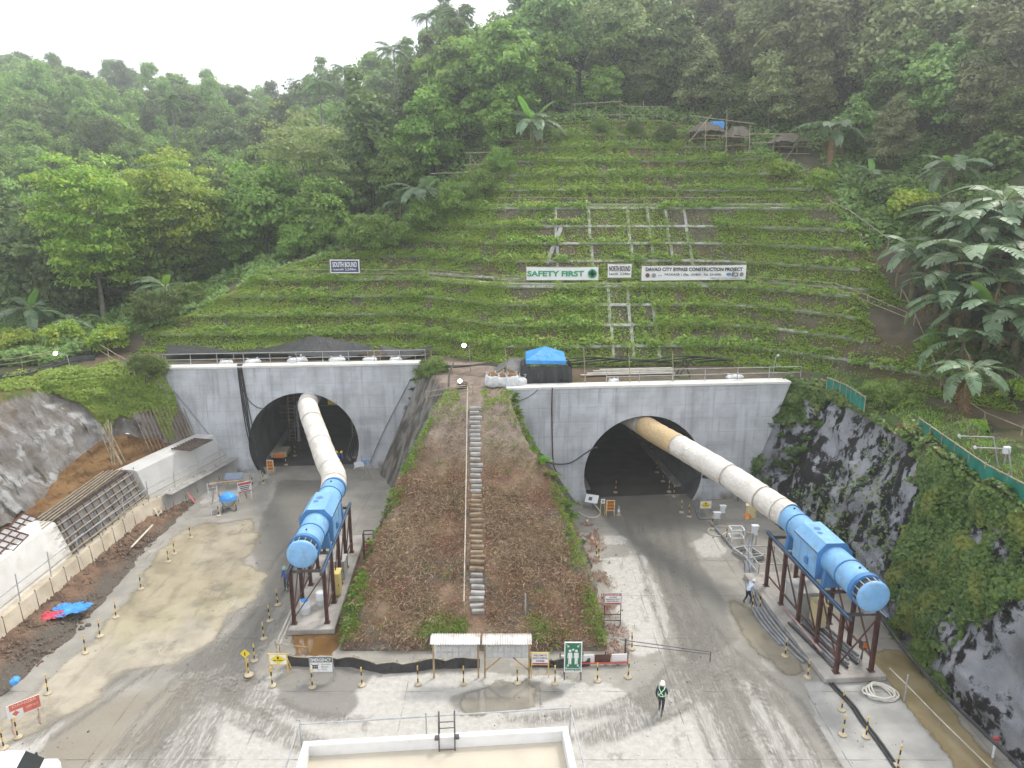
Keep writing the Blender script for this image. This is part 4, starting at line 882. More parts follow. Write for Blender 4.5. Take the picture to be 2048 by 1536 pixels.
cc = AY(1091, 768, 56.9); t = empty('canopy_shelter', (cc.x, 57.6, 10.0), 0, 'blue peaked canopy with black sheet walls on the right portal', 'canopy')
hw = 1.62; ez, pz = 1.95, 2.85
mb = MB(); cor = [(-hw, -1.3, ez), (hw, -1.3, ez - .05), (hw, 1.4, ez + .15), (-hw, 1.4, ez + .2)]; mb.add(cor + [(0, 0, pz)], [(0, 1, 4), (1, 2, 4), (2, 3, 4), (3, 0, 4)]); mb.build('canopy', TARPBL, t)
mb = MB()
for a, b in zip(cor, cor[1:] + cor[:1]): mb.add([a, b, (b[0] * 1.02, b[1] * 1.02, b[2] - .3), (a[0] * 1.02, a[1] * 1.02, a[2] - .3)], [(0, 1, 2, 3)])
mb.build('valance', TARPBL, t)
for x in (-1.55, 1.55):
    for y in (-1.25, 1.3): MB().cyl((x, y, 0), (x, y, ez), .03, 6).build('pole', GALV, t)
nu, nv = 60, 8; u = np.linspace(0, 1, nu)[:, None]; v = np.linspace(0, 1, nv)[None]
per = np.interp(np.linspace(0, 1, nu), [0, .25, .75, 1], [0, 1, 2, 3]); xs_ = np.interp(per, [0, 1, 2, 3], [-1.95, -2.05, 2.1, 2.0]); ys_ = np.interp(per, [0, 1, 2, 3], [1.4, -1.55, -1.55, 1.4])
fo = .09 * np.sin(np.linspace(0, 40, nu)); P = np.stack([xs_[:, None] * (1 + .03 * v) + 0 * u, (ys_ + fo)[:, None] + .1 * v * np.sin(u * 50), 1.6 - 1.5 * v - .12 * np.abs(np.sin(u * 14)) * (1 - v) + 0 * u], -1)
link('side_sheet', np_mesh('side_sheet', P.reshape(-1, 3), grid_faces(nu, nv), TARPB, True), t)
def bulk_bag(x, y, z, s, label, soil=True, rz=0):
    t = empty('bulk_bag', (x, y, z), rz, label, 'bulk bag', 'white bulk bags'); pr = []; n_ = 20; rr = random.Random(int(x * 100))
    mb = MB(); prof = [(.40, 0), (.52, .12), (.56, .4), (.52, .68), (.47, .82), (.43, .84)]; vs = []
    for (r_, h_) in prof:
        for k in range(n_):
            a = 2 * math.pi * k / n_; q = (abs(math.cos(a)) ** 4 + abs(math.sin(a)) ** 4) ** -.25 * .93; j = 1 + rr.uniform(-.06, .06); vs.append((r_ * q * math.cos(a) * j * s, r_ * q * math.sin(a) * j * s, (h_ + rr.uniform(-.04, .04)) * s * (.75 if not soil else .9)))
    fs = [(i * n_ + k, i * n_ + (k + 1) % n_, (i + 1) * n_ + (k + 1) % n_, (i + 1) * n_ + k) for i in range(len(prof) - 1) for k in range(n_)]; fs.append(tuple(range((len(prof) - 1) * n_, len(prof) * n_)))
    mb.add(vs, fs); mb.build('sack', BAGW, t, True)
    if soil: MB().lathe([(.40 * s, .70 * s), (.36 * s, .80 * s), (.2 * s, .9 * s), (.02, .92 * s)], 12).build('soil_fill', EARTH, t, True)
    for k in range(4):
        a = math.pi / 4 + k * math.pi / 2; c_, s_ = math.cos(a) * .45 * s, math.sin(a) * .45 * s; MB().tube([(c_ * .9, s_ * .9, .7 * s), (c_ * 1.15, s_ * 1.15, .95 * s), (c_ * .7, s_ * .7, .9 * s)], .025, 5).build('strap', BAGW, t, True)
    return t
for (px_, py_, s, lab, so_) in ((985, 783, 1.2, 'open white bulk bag full of soil at the head of the mound steps', True), (1003, 790, 1.05, 'soil filled bulk bag leaning on the right headwall corner', True), (1024, 786, 1.15, 'white bulk bag tucked under the grey tarpaulin', True), (1040, 782, 1.0, 'white bulk bag against the black skirt of the blue canopy', False)):
    g = G(px_, py_, 10.0); bulk_bag(g.x, max(g.y, 55.4 + (g.x + .4) * .09), 10.03, s, lab, so_, rnd.uniform(0, 1))
for (x, s, lab) in ((-6.8, 1.3, 'slumped white bag left of the arch crown on the left portal'), (-4.4, 1.5, 'slumped white bag over the left arch crown'), (-.4, 1.9, 'largest heaped white bag mid left portal, under the tarpaulin peak'), (3.2, 1.6, 'white bag on the left portal right of the tarpaulin peak'), (6.2, 1.4, 'white bag on the left portal under the torn tarpaulin'), (8.6, 1.2, 'last white bag at the right end of the left portal')):
    p = onwall(portL, x, 10.0, 1.75); b = bulk_bag(p.x, p.y, 10.0, s * .6, lab, False, rnd.uniform(0, 1)); b.scale = (1.5, 1, .6)
for (x, lab) in ((4.6, 'small heap of white sheet on the right portal'),):
    p = onwall(portR, x + 3.4, 10.0, 1.9); b = bulk_bag(p.x, p.y, 10.0, .8, 'low white bag lying by the right end of the right portal', False, .3); b.scale = (1.8, 1, .6)
    p = onwall(portR, -2.4, 10.0, 1.6); b = bulk_bag(p.x, p.y, 10.0, .6, 'small grey white sack over the right arch crown', False, .8); b.scale = (1.7, 1, .7)
# long pale planks and props behind the right portal
for k in range(4):
    p = onwall(portR, -.6 + .3 * k, 10.08 + .09 * k, 4.0 + .25 * k); o = MB().box((0, 0, .04), (8.2 - .6 * k, .24, .07)).build('plank', M('pale_plank', (.46, .43, .37), .8, .15, 2)); o.location = p; o.rotation_euler.z = WRZ + rnd.uniform(-.03, .03)
    tag(o, ['lowest long pale plank on the bench behind the right portal', 'second pale plank from the bottom behind the right portal', 'third pale plank from the bottom behind the right portal', 'topmost pale plank of the pile behind the right portal'][k], 'plank', 'pale planks behind the right portal')
t = empty('leaning_props', onwall(portR, 4.2, 10, 3), 0, 'dark timber props leaning in an A shape behind the right portal', 'timber props')
for a, b in (((-.9, 0, 0), (-.2, .3, 1.6)), ((.3, 0, 0), (-.3, .2, 1.7)), ((-.6, .3, 0), (.4, .2, 1.3)), ((-.25, .2, 1.5), (.9, .4, .9))): MB().bar(a, b, .11).build('prop', BARKD, t)
# black hoses along the slope toe
for k in range(4):
    xx = np.arange(3.5, 21.5, 1.5); cable('toe_hose', [Vector((x, float(toe(x)) - .5 - .12 * k, 10.35 + .12 * k + .18 * math.sin(x * .7 + k))) for x in xx], .07, HOSE, ['lowest black hose along the slope toe behind the right portal', 'second black hose along the slope toe behind the right portal', 'third black hose along the slope toe behind the right portal', 'uppermost black hose along the slope toe behind the right portal'][k], 6, 'hoses along the slope toe', 'hose', 4)
for k in range(4):
    cable('bench_hose', [(-7.2 + .2 * k, 63.5, 10.15), (-5.5, 60.5 - .2 * k, 10.55), (-3.8, 59.5 + .15 * k, 10.8 - .05 * k), (-2, 59.3 + .2 * k, 10.9), (-.4, 59.6 + .1 * k, 10.5)], .06, HOSE, 'black hose heaped on the bench between the portals, %s from the front' % nth(k + 1), 6, 'hoses between the portals', 'hose', 5)
for k in range(5):
    pts = [G(x, y + k * 2.2, 10.1 + .1 * (k % 2)) for x, y in ((-20, 752), (30, 745), (75, 735), (120, 722), (150, 714), (190, 711))]
    cable('ledge_cable', pts, .07, HOSE, 'black cable heaped along the left ledge fence, %s from the back' % nth(k + 1), 6, 'cables on the left ledge', 'cable', 5)
fence('bamboo_fence', [G(-30, 742, 9.8), G(45, 735, 9.9), G(110, 722, 9.95)], .9, 'bamboo fence on the far left ledge below the lit lamp', (.5, 1), 2.6)
fence('bamboo_fence', [G(195, 705, 10.1), G(270, 752, 10)], 1.0, 'sloping bamboo rails at the left end of the left portal', (.35, 1), 4)
# ---- lamps
def lamp(p, base, label, arm=.5, lit=True, s=1.0):
    t = empty('flood_lamp', base, 0, label, 'lamp'); q = Vector(p) - Vector(base)
    MB().cyl((0, 0, 0), (q.x * .2, q.y + .1, q.z - .1), .035, 6).build('pole', GALV, t); MB().cyl((q.x * .2, q.y + .1, q.z - .1), (q.x, q.y, q.z), .03, 6).build('arm', GALV, t)
    M4 = Matrix.Translation(q) @ Matrix.Rotation(R(115), 4, 'X'); MB().lathe([(.05, -.14), (.12, -.1), (.2, 0), (.21, .02)], 16, Matrix.Translation(q) @ Matrix.Rotation(R(60), 4, 'X') @ Matrix.Diagonal((s, s, s, 1))).build('lamp_housing', GALV, t, True)
    MB().lathe([(.02, .03), (.19, .025), (.19, .045), (.12, .075), (.02, .09)], 16, Matrix.Translation(q) @ Matrix.Rotation(R(60), 4, 'X') @ Matrix.Diagonal((s, s, s, 1))).build('lamp_lens', LAMPE if lit else GALV, t, True)
    return t
lamp(AY(928, 691, 60), (-3.6, 60.2, 10.03), 'lit round lamp on a pole between the portals, the upper one', s=.9)
lamp(AY(920, 762, 54.2), (-3.4, 54.6, 10.03), 'lit round lamp low at the head of the mound', s=.8)
lamp(AY(111, 707, 62), (-39.5, 62, 9.9), 'lit round lamp above the shotcrete ledge at far left', s=.9)
lamp(AY(1556, 711, 58.5), tuple(onwall(portR, 11.6, 10.1, 2.5)), 'street lamp leaning out over the right end of the right portal', lit=False, s=.6)
lamp(AY(1918, 872, 36), (26.2, 36.0, 10.3), 'curved lamp by the green net fence, nearer the thicket', lit=False, s=.5)
lamp(AY(1950, 895, 34), (25.6, 34.0, 10.3), 'white lamp head on the net fence left of the meter box', lit=False, s=.5)
mb_ = G(2008, 930, 10.4); t = empty('meter_box', mb_, 0, 'white meter box on a post by the green net', 'meter box'); MB().cyl((0, 0, 0), (0, 0, .7), .04, 6).build('post', GALV, t); MB().box((0, 0, .85), (.36, .2, .42), bev=.03).build('box', CABW, t)
# green net on the right ledge
def netfence(pts, h, label):
    P = resample([tuple(p) for p in pts], 50); t = empty('net_fence', P[0], 0, label, 'net fence'); o = P[0]; v = np.linspace(0, 1, 6)[None, :, None]
    V = (P - o)[:, None] + np.array([0, 0, h]) * v; q = np.arange(50) * .6; V[..., 0] += (.10 * np.sin(q * 1.7))[:, None] * (1 - v[..., 0]) ; V[:, -1, 2] += .08 * np.sin(q * 2.3)
    link('net', np_mesh('net', V.reshape(-1, 3), grid_faces(50, 6), NET, True), t)
    for k in range(0, 50, 7): MB().cyl(P[k] - o - np.array([0, 0, .1]), P[k] - o + np.array([0, 0, h + .15]), .03, 6).build('post', BAMBOO, t)
    a = [Vector(p - o) + Vector((0, 0, h + .05)) for p in P[::7]]
    for i in range(len(a) - 1): MB().cyl(a[i], a[i + 1], .035, 6).build('rail', BAMBOO, t)
netfence([G(1652, 780, 10.1), G(1690, 796, 10.1), G(1728, 822, 10.1)], .95, 'short green net fence at the right end of the right portal')
netfence([G(1835, 862, 10.2), G(1900, 910, 10.2), G(1960, 955, 10.2), G(2060, 1010, 10.2)], .8, 'long green net fence along the rock face edge')
# ---- thatched huts behind the crest fence
def hut(px_, py_, w, d, h, rh, label, blue=False):
    g = HP(px_, py_); t = empty('thatched_hut', g, .2, label, 'hut')
    for x in (-w / 2, w / 2):
        for y in (-d / 2, d / 2): MB().cyl((x, y, -.3), (x, y, h), .07, 6).build('post', BARKD, t)
    mb = MB(); o_ = .45; c4 = [(-w / 2 - o_, -d / 2 - o_, h - .25), (w / 2 + o_, -d / 2 - o_, h - .2), (w / 2 + o_, d / 2 + o_, h - .2), (-w / 2 - o_, d / 2 + o_, h - .25)]; rr = random.Random(int(px_)); vs = []; n_ = 12
    for k in range(n_ * 4):
        a, b = c4[k // n_], c4[(k // n_ + 1) % 4]; u = (k % n_) / n_; vs.append(tuple(a[i] * (1 - u) + b[i] * u + rr.uniform(-.1, .1) for i in range(3)))
    m_ = len(vs); vs += [(v[0] * .55, v[1] * .45, h + rh * .6 + rr.uniform(-.05, .05)) for v in vs]; vs += [(v[0] * .55, 0, h + rh + rr.uniform(-.05, .05)) for v in vs[:m_]]
    fs = [(L * m_ + k, L * m_ + (k + 1) % m_, (L + 1) * m_ + (k + 1) % m_, (L + 1) * m_ + k) for L in (0, 1) for k in range(m_)]; mb.add(vs, fs); mb.build('thatch_roof', THATCH, t, True)
    MB().box((0, d / 2, h * .45), (w, .06, h * .8)).build('back_wall', M('hut_wall', (.14, .11, .08), .9), t); MB().box((0, 0, .5), (w, d, .08)).build('floor', WOOD, t)
    if blue: MB().box((w * .45, -.2, h + .5), (1.5, 1.0, .9), bev=.1).build('blue_sheet', TARPBL, t)
    return t
hut(1410, 288, 2.8, 2.2, 1.5, .9, 'thatched hut with a blue sheet behind the crest fence', True)
hut(1472, 304, 1.9, 1.8, 1.7, .9, 'small round thatched hut, middle of the three')
hut(1572, 305, 3.2, 2.2, 1.2, .7, 'low wide thatched hut left of the big banana plant')
# ================================================================ left retaining wall under construction
def wx(y, x): return x + float(np.interp(y, [10, 50.5, 62], [0, 0, 2.9]))
def extr(prof, y0, y1, mat, name, parent, st=1.0, taper=0):
    ys_ = np.linspace(y0, y1, max(2, int((y1 - y0) / st) + 1)); mb = MB(); n_ = len(prof); vs = []
    for y in ys_: vs += [(wx(y, x), y, z) for x, z in prof]
    fs = [(j * n_ + i, j * n_ + (i + 1) % n_, (j + 1) * n_ + (i + 1) % n_, (j + 1) * n_ + i) for j in range(len(ys_) - 1) for i in range(n_)]
    fs += [tuple(range(n_)), tuple(range((len(ys_) - 1) * n_, len(ys_) * n_))]; mb.add(vs, fs); return mb.build(name, mat, parent)
rw = empty('retaining_wall', (0, 0, 0), 0, 'stepped concrete retaining wall being cast along the left bank', 'retaining wall')
KP = [(-28.35, 0), (-28.75, 1.5), (-31.9, 1.5), (-31.9, 0)]
for y0, y1 in ((12, 22), (22.03, 32), (32.03, 43), (43.03, 53)): extr(KP, y0, y1, CONCK, 'footing', rw)
extr(KP, 53.03, 62.2, M('footing_grey', (.40, .385, .35), .9, .15, .6, (.25, .23, .2), .5), 'footing', rw)
BP = [(-29.3, 1.5), (-30.1, 3.78), (-30.35, 3.9), (-31.5, 3.95), (-32.2, 3.7), (-32.2, 1.5)]
for y0, y1 in ((12, 32.5), (32.54, 43.2)): extr(BP, y0, y1, CONCW, 'wall_block', rw)
extr(BP, 52.6, 61.9, M('wall_grey', (.50, .495, .475), .88, .12, .6, (.33, .31, .27), .5, .6), 'wall_block', rw)
for k in range(26):
    y = 24 + k * 1.42; MB().bar((wx(y, -28.42), y, .3), (wx(y, -28.8), y + .35, 1.6), .05).build('form_strut', RUST, rw)
# steel formwork between the two cast blocks
fw = empty('formwork', (0, 0, 0), 0, 'grey steel formwork panels with bamboo walers on the left wall', 'formwork')
for i in range(8):
    for j in range(3):
        y = 43.3 + i * 1.16; z0 = 1.55 + j * .76; fx = lambda z: -29.22 - (z - 1.5) * .35; a = Vector((fx(z0), y, z0)); b = Vector((fx(z0 + .74), y, z0 + .74))
        e = Vector((0, 1.13, 0)); nn = Vector((.94, 0, .33)) * .06; mb = MB(); mb.prism([a, a + e, b + e, b], nn * -1); mb.build('form_panel', FORMP, fw)
for z in (1.8, 2.25, 2.7, 3.2, 3.7): MB().cyl((-29.05 - (z - 1.5) * .35, 42.6, z), (-29.05 - (z - 1.5) * .35, 53.2, z + rnd.uniform(-.05, .1)), .04, 6).build('waler', BAMBOO, fw)
for i in range(12): y = 43.4 + i * .86; MB().bar((-29.08, y, 1.55), (-29.95, y, 4.0), .06).build('soldier', RUST, fw)
for k in range(5): MB().cyl((-30.2 - .25 * k, 42.0 + k * .3, 3.95 + .05 * k), (-30.6 - .2 * k, 52.5 - .3 * k, 4.1 + .05 * k), .035, 6).build('top_pole', BAMBOO, fw)
MB().box((-31.0, 48, 3.5), (1.4, 9, .9)).build('rebar_core', M('dark_rebar', (.10, .075, .06), .9, .4, 3), fw)
# loose shutter panels on the bank
for (px_, py_, z, w, d, lab) in ((50, 1052, 3.9, 1.3, 2.2, 'tilted grid shutter panel lying above the white wall, nearer the formwork'), (12, 1085, 4.1, 1.4, 2.4, 'grid shutter panel at the left picture edge above the white wall')):
    g = G(px_, py_, z); t = empty('shutter_panel', g, R(12), lab, 'shutter panel'); t.rotation_euler = (R(6), R(26), R(10))
    MB().box((0, 0, 0), (w, d, .06)).build('plate', M('shutter_grey', (.36, .36, .35), .7, .15, 1), t)
    for k in range(4): MB().box((-w / 2 + w * (k + .0) / 3, 0, .06), (.07, d, .08)).build('rib', RUST, t)
    for k in range(5): MB().box((0, -d / 2 + d * k / 4, .065), (w, .06, .07)).build('rib', RUST, t)
t = empty('wall_scaffold', (0, 0, 0), 0, 'bamboo and pipe scaffold rails along the left wall ledge', 'scaffold')
for k in range(15):
    y = 20 + k * 2.9; x = wx(y, -28.9); MB().cyl((x, y, 1.5), (x, y, 3.1 + rnd.uniform(-.2, .5)), .035, 6).build('post', GALV, t)
for z in (2.0, 2.6):
    for a, b in ((18, 32), (31.5, 44), (43.5, 52), (51.5, 61.5)): MB().cyl((wx(a, -28.9), a, z), (wx(b, -28.9), b, z + .05), .035, 6).build('rail', GALV if z > 2.3 else BAMBOO, t)
t = empty('plank_walkway', (0, 0, 0), 0, 'grey plank walkway on the ledge under the far wall block', 'walkway')
for k in range(4): y = 53.2 + k * 2.15; MB().bar((wx(y, -28.3), y, 1.6), (wx(y + 2.1, -28.3), y + 2.1, 1.62), .7, .06).build('plank', M('grey_plank', (.30, .29, .27), .85, .2, 2), t)
g = G(322, 1038); t = empty('wooden_ladder', g, 0, 'pale wooden ladder leaning on the footing of the left wall', 'ladder')
for s in (-.28, .28): MB().bar((.1, s - .2, .45), (-1.5, s + 1.1, 2.0), .09, .05).build('stile', M('pale_wood', (.5, .43, .32), .8), t)
for k in range(9): u = (k + .5) / 9; MB().bar((.1 - 1.6 * u, -.48 + 1.3 * u, .45 + 1.55 * u), (.1 - 1.6 * u, .08 + 1.3 * u, .45 + 1.55 * u), .07, .05).build('rung', M('pale_wood'), t)
t = empty('rebar_mat', G(385, 890, 4.05), R(-14), 'dark mat of reinforcing bars on top of the far wall block', 'rebar mat')
for k in range(9): MB().bar((-.9 + .22 * k, -1.5, .03), (-.9 + .22 * k, 1.5, .03), .07).build('bar', M('dark_rebar'), t)
for k in range(9): MB().bar((-1, -1.4 + .35 * k, .09), (1, -1.4 + .35 * k, .09), .06).build('bar', M('dark_rebar'), t)
t = empty('pole_bundle', (-32.2, 54.5, 4.0), 0, 'bundle of bamboo poles leaning where earth meets shotcrete', 'bamboo poles')
for k in range(8): MB().cyl((rnd.uniform(-.1, .7), rnd.uniform(-.6, .6), -.2), (-.6 + rnd.uniform(-.5, .4), .4 + rnd.uniform(-.5, .6), 3.0 + rnd.uniform(-.6, .4)), .045, 6).build('pole', BAMBOO, t)
for k in range(14):                            # starter bars on the bank by the headwall
    y = 57.6 + k * .27; x = -30.6 + k * .19; cable('rock_bolt_bar', [(x, y, 2.4), (x - 1.0, y + .35, 5.0), (x - 1.7, y + .6, 7.0)], .03, M('bar_rust', (.30, .22, .15), .8), 'thin steel bar up the bank by the left headwall, %s from the left' % nth(k + 1), 5, 'bars on the bank by the left headwall', 'steel bar', 2)
# ================================================================ delineator posts
def make_delineator():
    t = empty('delineator_post')
    MB().lathe([(.19, 0), (.20, .05), (.15, .09), (.06, .12), (.04, .14)], 14).build('base', BASEC, t, True)
    for k in range(4): MB().lathe([(.035, .13 + .24 * k), (.035, .13 + .24 * (k + 1) - .003)], 8).build('band', YELLOW if k in (3, 1) else BLACK, t, True)
    return t
dp = make_delineator(); first = True
DL = []
DL += [((x, y), 'delineator post in the muddy puddle, %s' % s) for (x, y), s in zip([(381, 1076), (349, 1108), (337, 1124), (282, 1178), (232, 1235), (200, 1273), (171, 1306)], ['farthest of the row', 'farther of the close pair', 'nearer of the close pair', 'alone midway along the row', 'third from the near end', 'second from the near end', 'the nearest, above its own reflection'])]
DL += [((96, 1387), 'delineator post on the wet edge right of the red sign'), ((36, 1475), 'delineator post before the leg of the red sign'), ((8, 1497), 'delineator post at the left picture edge behind the white van')]
DL += [((577, 1178), 'delineator post at the feet of the worker in blue'), ((556, 1210), 'delineator post beside the left fan stand, farthest of three'), ((540, 1242), 'delineator post beside the left fan stand, middle of three'), ((528, 1278), 'delineator post beside the left fan stand, nearest of three'), ((509, 1322), 'delineator post behind the small diamond marker'), ((497, 1354), 'delineator post carrying the small yellow diamond marker')]
DL += [((x, y), '%s delineator from the left in the row before the notice boards' % s) for (x, y), s in zip([(545, 1372), (625, 1375), (724, 1371), (836, 1369), (927, 1368), (1035, 1366), (1110, 1367), (1195, 1362), (1256, 1355)], ['first', 'second', 'third', 'fourth', 'fifth', 'sixth', 'seventh', 'eighth', 'ninth'])]
DL += [((1264, 1298), 'yellow delineator where the mound grass meets the pale patch'), ((1193, 1112), 'delineator beside the right mound edge, farther of a pair'), ((1198, 1120), 'delineator beside the right mound edge, nearer of a pair')]
DL += [((x, y), 'delineator inside the right tunnel mouth, %s' % s) for (x, y), s in zip([(1231, 985), (1302, 912), (1314, 945), (1326, 963), (1338, 984), (1348, 993)], ['on the left side', 'deepest on the right side', 'second deepest on the right side', 'third deepest on the right side', 'by the pale patch', 'nearest on the right side'])]
DL += [((1363, 1025), 'shorter delineator before the right arch'), ((1378, 1034), 'taller delineator before the right arch'), ((1424, 1058), 'orange and white delineator tied with ribbons by the white boxes'), ((1453, 1078), 'delineator beside the open cube frame'), ((1505, 1213), 'delineator at the feet of the worker in the pale shirt'), ((1520, 1217), 'delineator by the pipe bundle beside the pale shirted worker'), ((1570, 1312), 'delineator on the brown wet patch by the pipes'), ((1615, 1355), 'bright yellow delineator at the end of the pipe bundle'), ((1683, 1420), 'delineator on the pale slab, farthest of three'), ((1685, 1470), 'delineator on the pale slab, left of the nearer pair'), ((1732, 1474), 'delineator on the pale slab touching the hoses'), ((1795, 1532), 'delineator at the bottom edge beside the hoses')]
DL += [((527, 967), 'delineator outside the left arch by the metal frame'), ((505, 972), 'delineator by the red and white notice near the left arch'), ((572, 930), 'delineator inside the left arch by the tool cart'), ((590, 912), 'delineator deep in the left tunnel beside the standing pipe'), ((437, 1032), 'delineator at the foot of the aluminium ladder')]
for (pp, lab) in DL:
    o = dp if first else copy_tree(dp); first = False; g = G(*pp, .01); o.location = g; o.rotation_euler = (rnd.uniform(-.04, .04), rnd.uniform(-.04, .04), rnd.uniform(0, 6)); tag(o, lab, 'delineator', 'yellow and black delineator posts')
def cone(px_, py_, label, s=1, m=None):
    t = empty('traffic_cone', G(px_, py_, .01), rnd.uniform(0, 1), label, 'traffic cone', 'traffic cones'); t.scale = (s, s, s)
    MB().box((0, 0, .02), (.42, .42, .04), bev=.01).build('base', CONE, t); MB().lathe([(.16, .04), (.11, .34), (.045, .78), (.03, .8)], 16).build('body', m or CONE, t, True); MB().lathe([(.118, .32), (.085, .52), (.08, .52)], 16).build('collar', WHITE, t, True)
cone(1237, 1030, 'greyish traffic cone right of the slow down sign at the right arch', 1, M('cone_grey', (.42, .38, .34), .7)); cone(1184, 1085, 'faded orange traffic cone beside the right mound edge'); cone(1174, 1048, 'small faded cone in the plants at the right headwall foot', .8)
# ================================================================ signs
def sign(px0, py0, px1, py1, base, name, label, face, rz=0.0, leg=YELLOW, legw=.05, frame=True, cat='sign', aframe=True, fmat=None):
    g = G((px0 + px1) / 2, base); a = AY(px0, py0, g.y); b = AY(px1, py1, g.y); w = (b.x - a.x) / max(.5, math.cos(rz)); h = a.z - b.z; z = (a.z + b.z) / 2
    t = empty(name, (g.x, g.y, .005), rz, label, cat)
    MB().box((0, 0, z), (w, .03, h)).build('board', face, t)
    if frame:
        for x in (-w / 2, w / 2): MB().box((x, 0, z), (.05, .05, h + .06)).build('frame_side', fmat or leg, t)
        for zz in (z - h / 2, z + h / 2): MB().box((0, 0, zz), (w - .05, .048, .045)).build('frame_rail', fmat or leg, t)
    for x in (-w / 2, w / 2):
        MB().bar((x, 0, 0), (x, 0, z - h / 2 - .02), legw).build('leg', leg, t)
        if aframe: MB().bar((x, .5, 0), (x, .03, z), legw * .8).build('stay', leg, t)
    return t, w, h, z
def diamond(t, w, h, z, x=0, mat=None):
    s = min(w, h * 2) * .46; k = h * .44; MB().prism([(x - s, -.022, z), (x, -.022, z - k), (x + s, -.022, z), (x, -.022, z + k)], (0, -.006, 0)).build('diamond', mat or YEL2, t)
    MB().box((x, -.032, z + k * .35), (.1, .006, k * .5)).build('pictogram', BLACK, t); text(t, 'MEN WORKING', s * 1.1, k * .26, (x, -.032, z - k * .2), BLACK, bold=.02)
YEL2 = M('sign_yellow', (.82, .62, .03), .45, .04)
t, w, h, z = sign(540, 1308, 578, 1329, 1349, 'warning_sign', 'white board with yellow diamond at the left end of the silt fence', OFFW); diamond(t, w, h, z)
t, w, h, z = sign(621, 1314, 669, 1344, 1362, 'evacuation_sign', 'white sign headed EMERGENCY with meeting pictogram', OFFW, leg=GALV)
MB().box((0, -.02, z + h * .32), (w * .96, .01, h * .33)).build('header_band', M('band_green', (.03, .07, .05), .5), t); text(t, 'EMERGENCY', w * .9, h * .22, (0, -.03, z + h * .32), WHITE, bold=.03)
for i, tx in enumerate(('Evacuation', 'Muster', 'Point')): text(t, tx, w * (.42, .3, .24)[i], h * .12, (w * (.22, .16, .13)[i], -.02, z + h * (.03 - .17 * i)), M('print_grey', (.22, .23, .24), .6), bold=.01)
for k in (-1, 0, 1):
    MB().lathe([(.01, 0), (.05, 0), (.05, .008), (.01, .008)], 12, Matrix.Translation((-w * .27 + k * .1, -.02, z - h * .06)) @ Matrix.Rotation(R(90), 4, 'X')).build('pictogram_head', BLACK, t); MB().box((-w * .27 + k * .1, -.02, z - h * .2), (.08, .008, .12)).build('pictogram_body', BLACK, t)
for sx in (-1, 1):
    for sz in (-1, 1): MB().bar((-w * .27 + sx * w * .17, -.022, z - h * .15 + sz * h * .22), (-w * .27 + sx * w * .12, -.022, z - h * .15 + sz * h * .15), .05, .01).build('arrow', BLACK, t)
t, w, h, z = sign(1063, 1306, 1097, 1329, 1354, 'welcome_sign', 'white sign reading WELCOME TO SOUTH PORTAL TUNNEL', OFFW)
PUR = M('print_purple', (.13, .06, .12), .6)
for i, tx in enumerate(('WELCOME TO', 'SOUTH PORTAL', 'TUNNEL')): text(t, tx, w * (.8, .88, .52)[i], h * .17, (0, -.02, z + h * (.3 - .24 * i)), PUR, bold=.03)
MB().box((0, -.02, z - h * .4), (w * .9, .008, h * .1)).build('arrow_bar', M('print_magenta', (.4, .03, .15), .5), t)
t, w, h, z = sign(1129, 1285, 1161, 1343, 1360, 'assembly_sign', 'tall green assembly point sign with two white figures', GREEN, leg=STEEL, fmat=OFFW)
text(t, 'Assembly Point', w * .9, h * .075, (0, -.025, z - h * .455), WHITE, bold=.02); MB().box((0, -.017, z - h * .39), (w * .98, .01, .025)).build('divider', WHITE, t)
for k in (-1, 1):
    x = k * w * .19; MB().lathe([(.01, 0), (.075, 0), (.075, .008), (.01, .008)], 16, Matrix.Translation((x, -.02, z + h * .22)) @ Matrix.Rotation(R(90), 4, 'X')).build('figure_head', WHITE, t)
    mb = MB(); mb.prism([(x + a * w, -.02, z + b * h) for a, b in ((-.13, .155), (.13, .155), (.15, -.03), (.10, -.03), (.09, .08), (.09, -.24), (.015, -.24), (0, -.06), (-.015, -.24), (-.09, -.24), (-.09, .08), (-.10, -.03), (-.15, -.03))], (0, -.008, 0)); mb.build('figure_body', WHITE, t)
MB().lathe([(.01, 0), (.06, 0), (.06, .008), (.01, .008)], 16, Matrix.Translation((0, -.02, z + h * .26)) @ Matrix.Rotation(R(90), 4, 'X')).build('figure_head', WHITE, t)
for sx in (-1, 1):
    for sz, zc in ((1, .40), (-1, -.31)):
        c = Vector((sx * w * .34, -.021, z + h * zc)); MB().bar(c + Vector((sx * .07, 0, sz * .09)), c - Vector((sx * .04, 0, sz * .05)), .04, .01).build('arrow', WHITE, t)
        MB().prism([c + Vector((-sx * .08, 0, -sz * .09)), c + Vector((sx * .03, 0, -sz * .09)), c + Vector((-sx * .08, 0, sz * .03))], (0, -.008, 0)).build('arrow_head', WHITE, t)
t, w, h, z = sign(1208, 1187, 1240, 1209, 1250, 'entry_notice', 'white and red no entry notice on posts by the right road', OFFW, leg=STEEL, fmat=GALV, aframe=False)
MB().box((0, -.02, z + h * .38), (w * .94, .008, h * .17)).build('header_band', RED, t); text(t, 'DO NOT ENTER', w * .8, h * .11, (0, -.028, z + h * .38), OFFW, bold=.02)
for i, tx in enumerate(('ON GOING', 'BREAKING ACTIVITY', 'OPERATORS ONLY')): text(t, tx, w * (.45, .85, .8)[i], h * .12, (0, -.02, z + h * (.16 - .18 * i)), BLACK, bold=.02)
MB().box((0, -.02, z - h * .4), (w * .94, .008, h * .12)).build('footer_band', RED, t)
for zz in (.3, .7): MB().bar((-w / 2, 0, zz), (w / 2, 0, zz), .05).build('tie', STEEL, t)
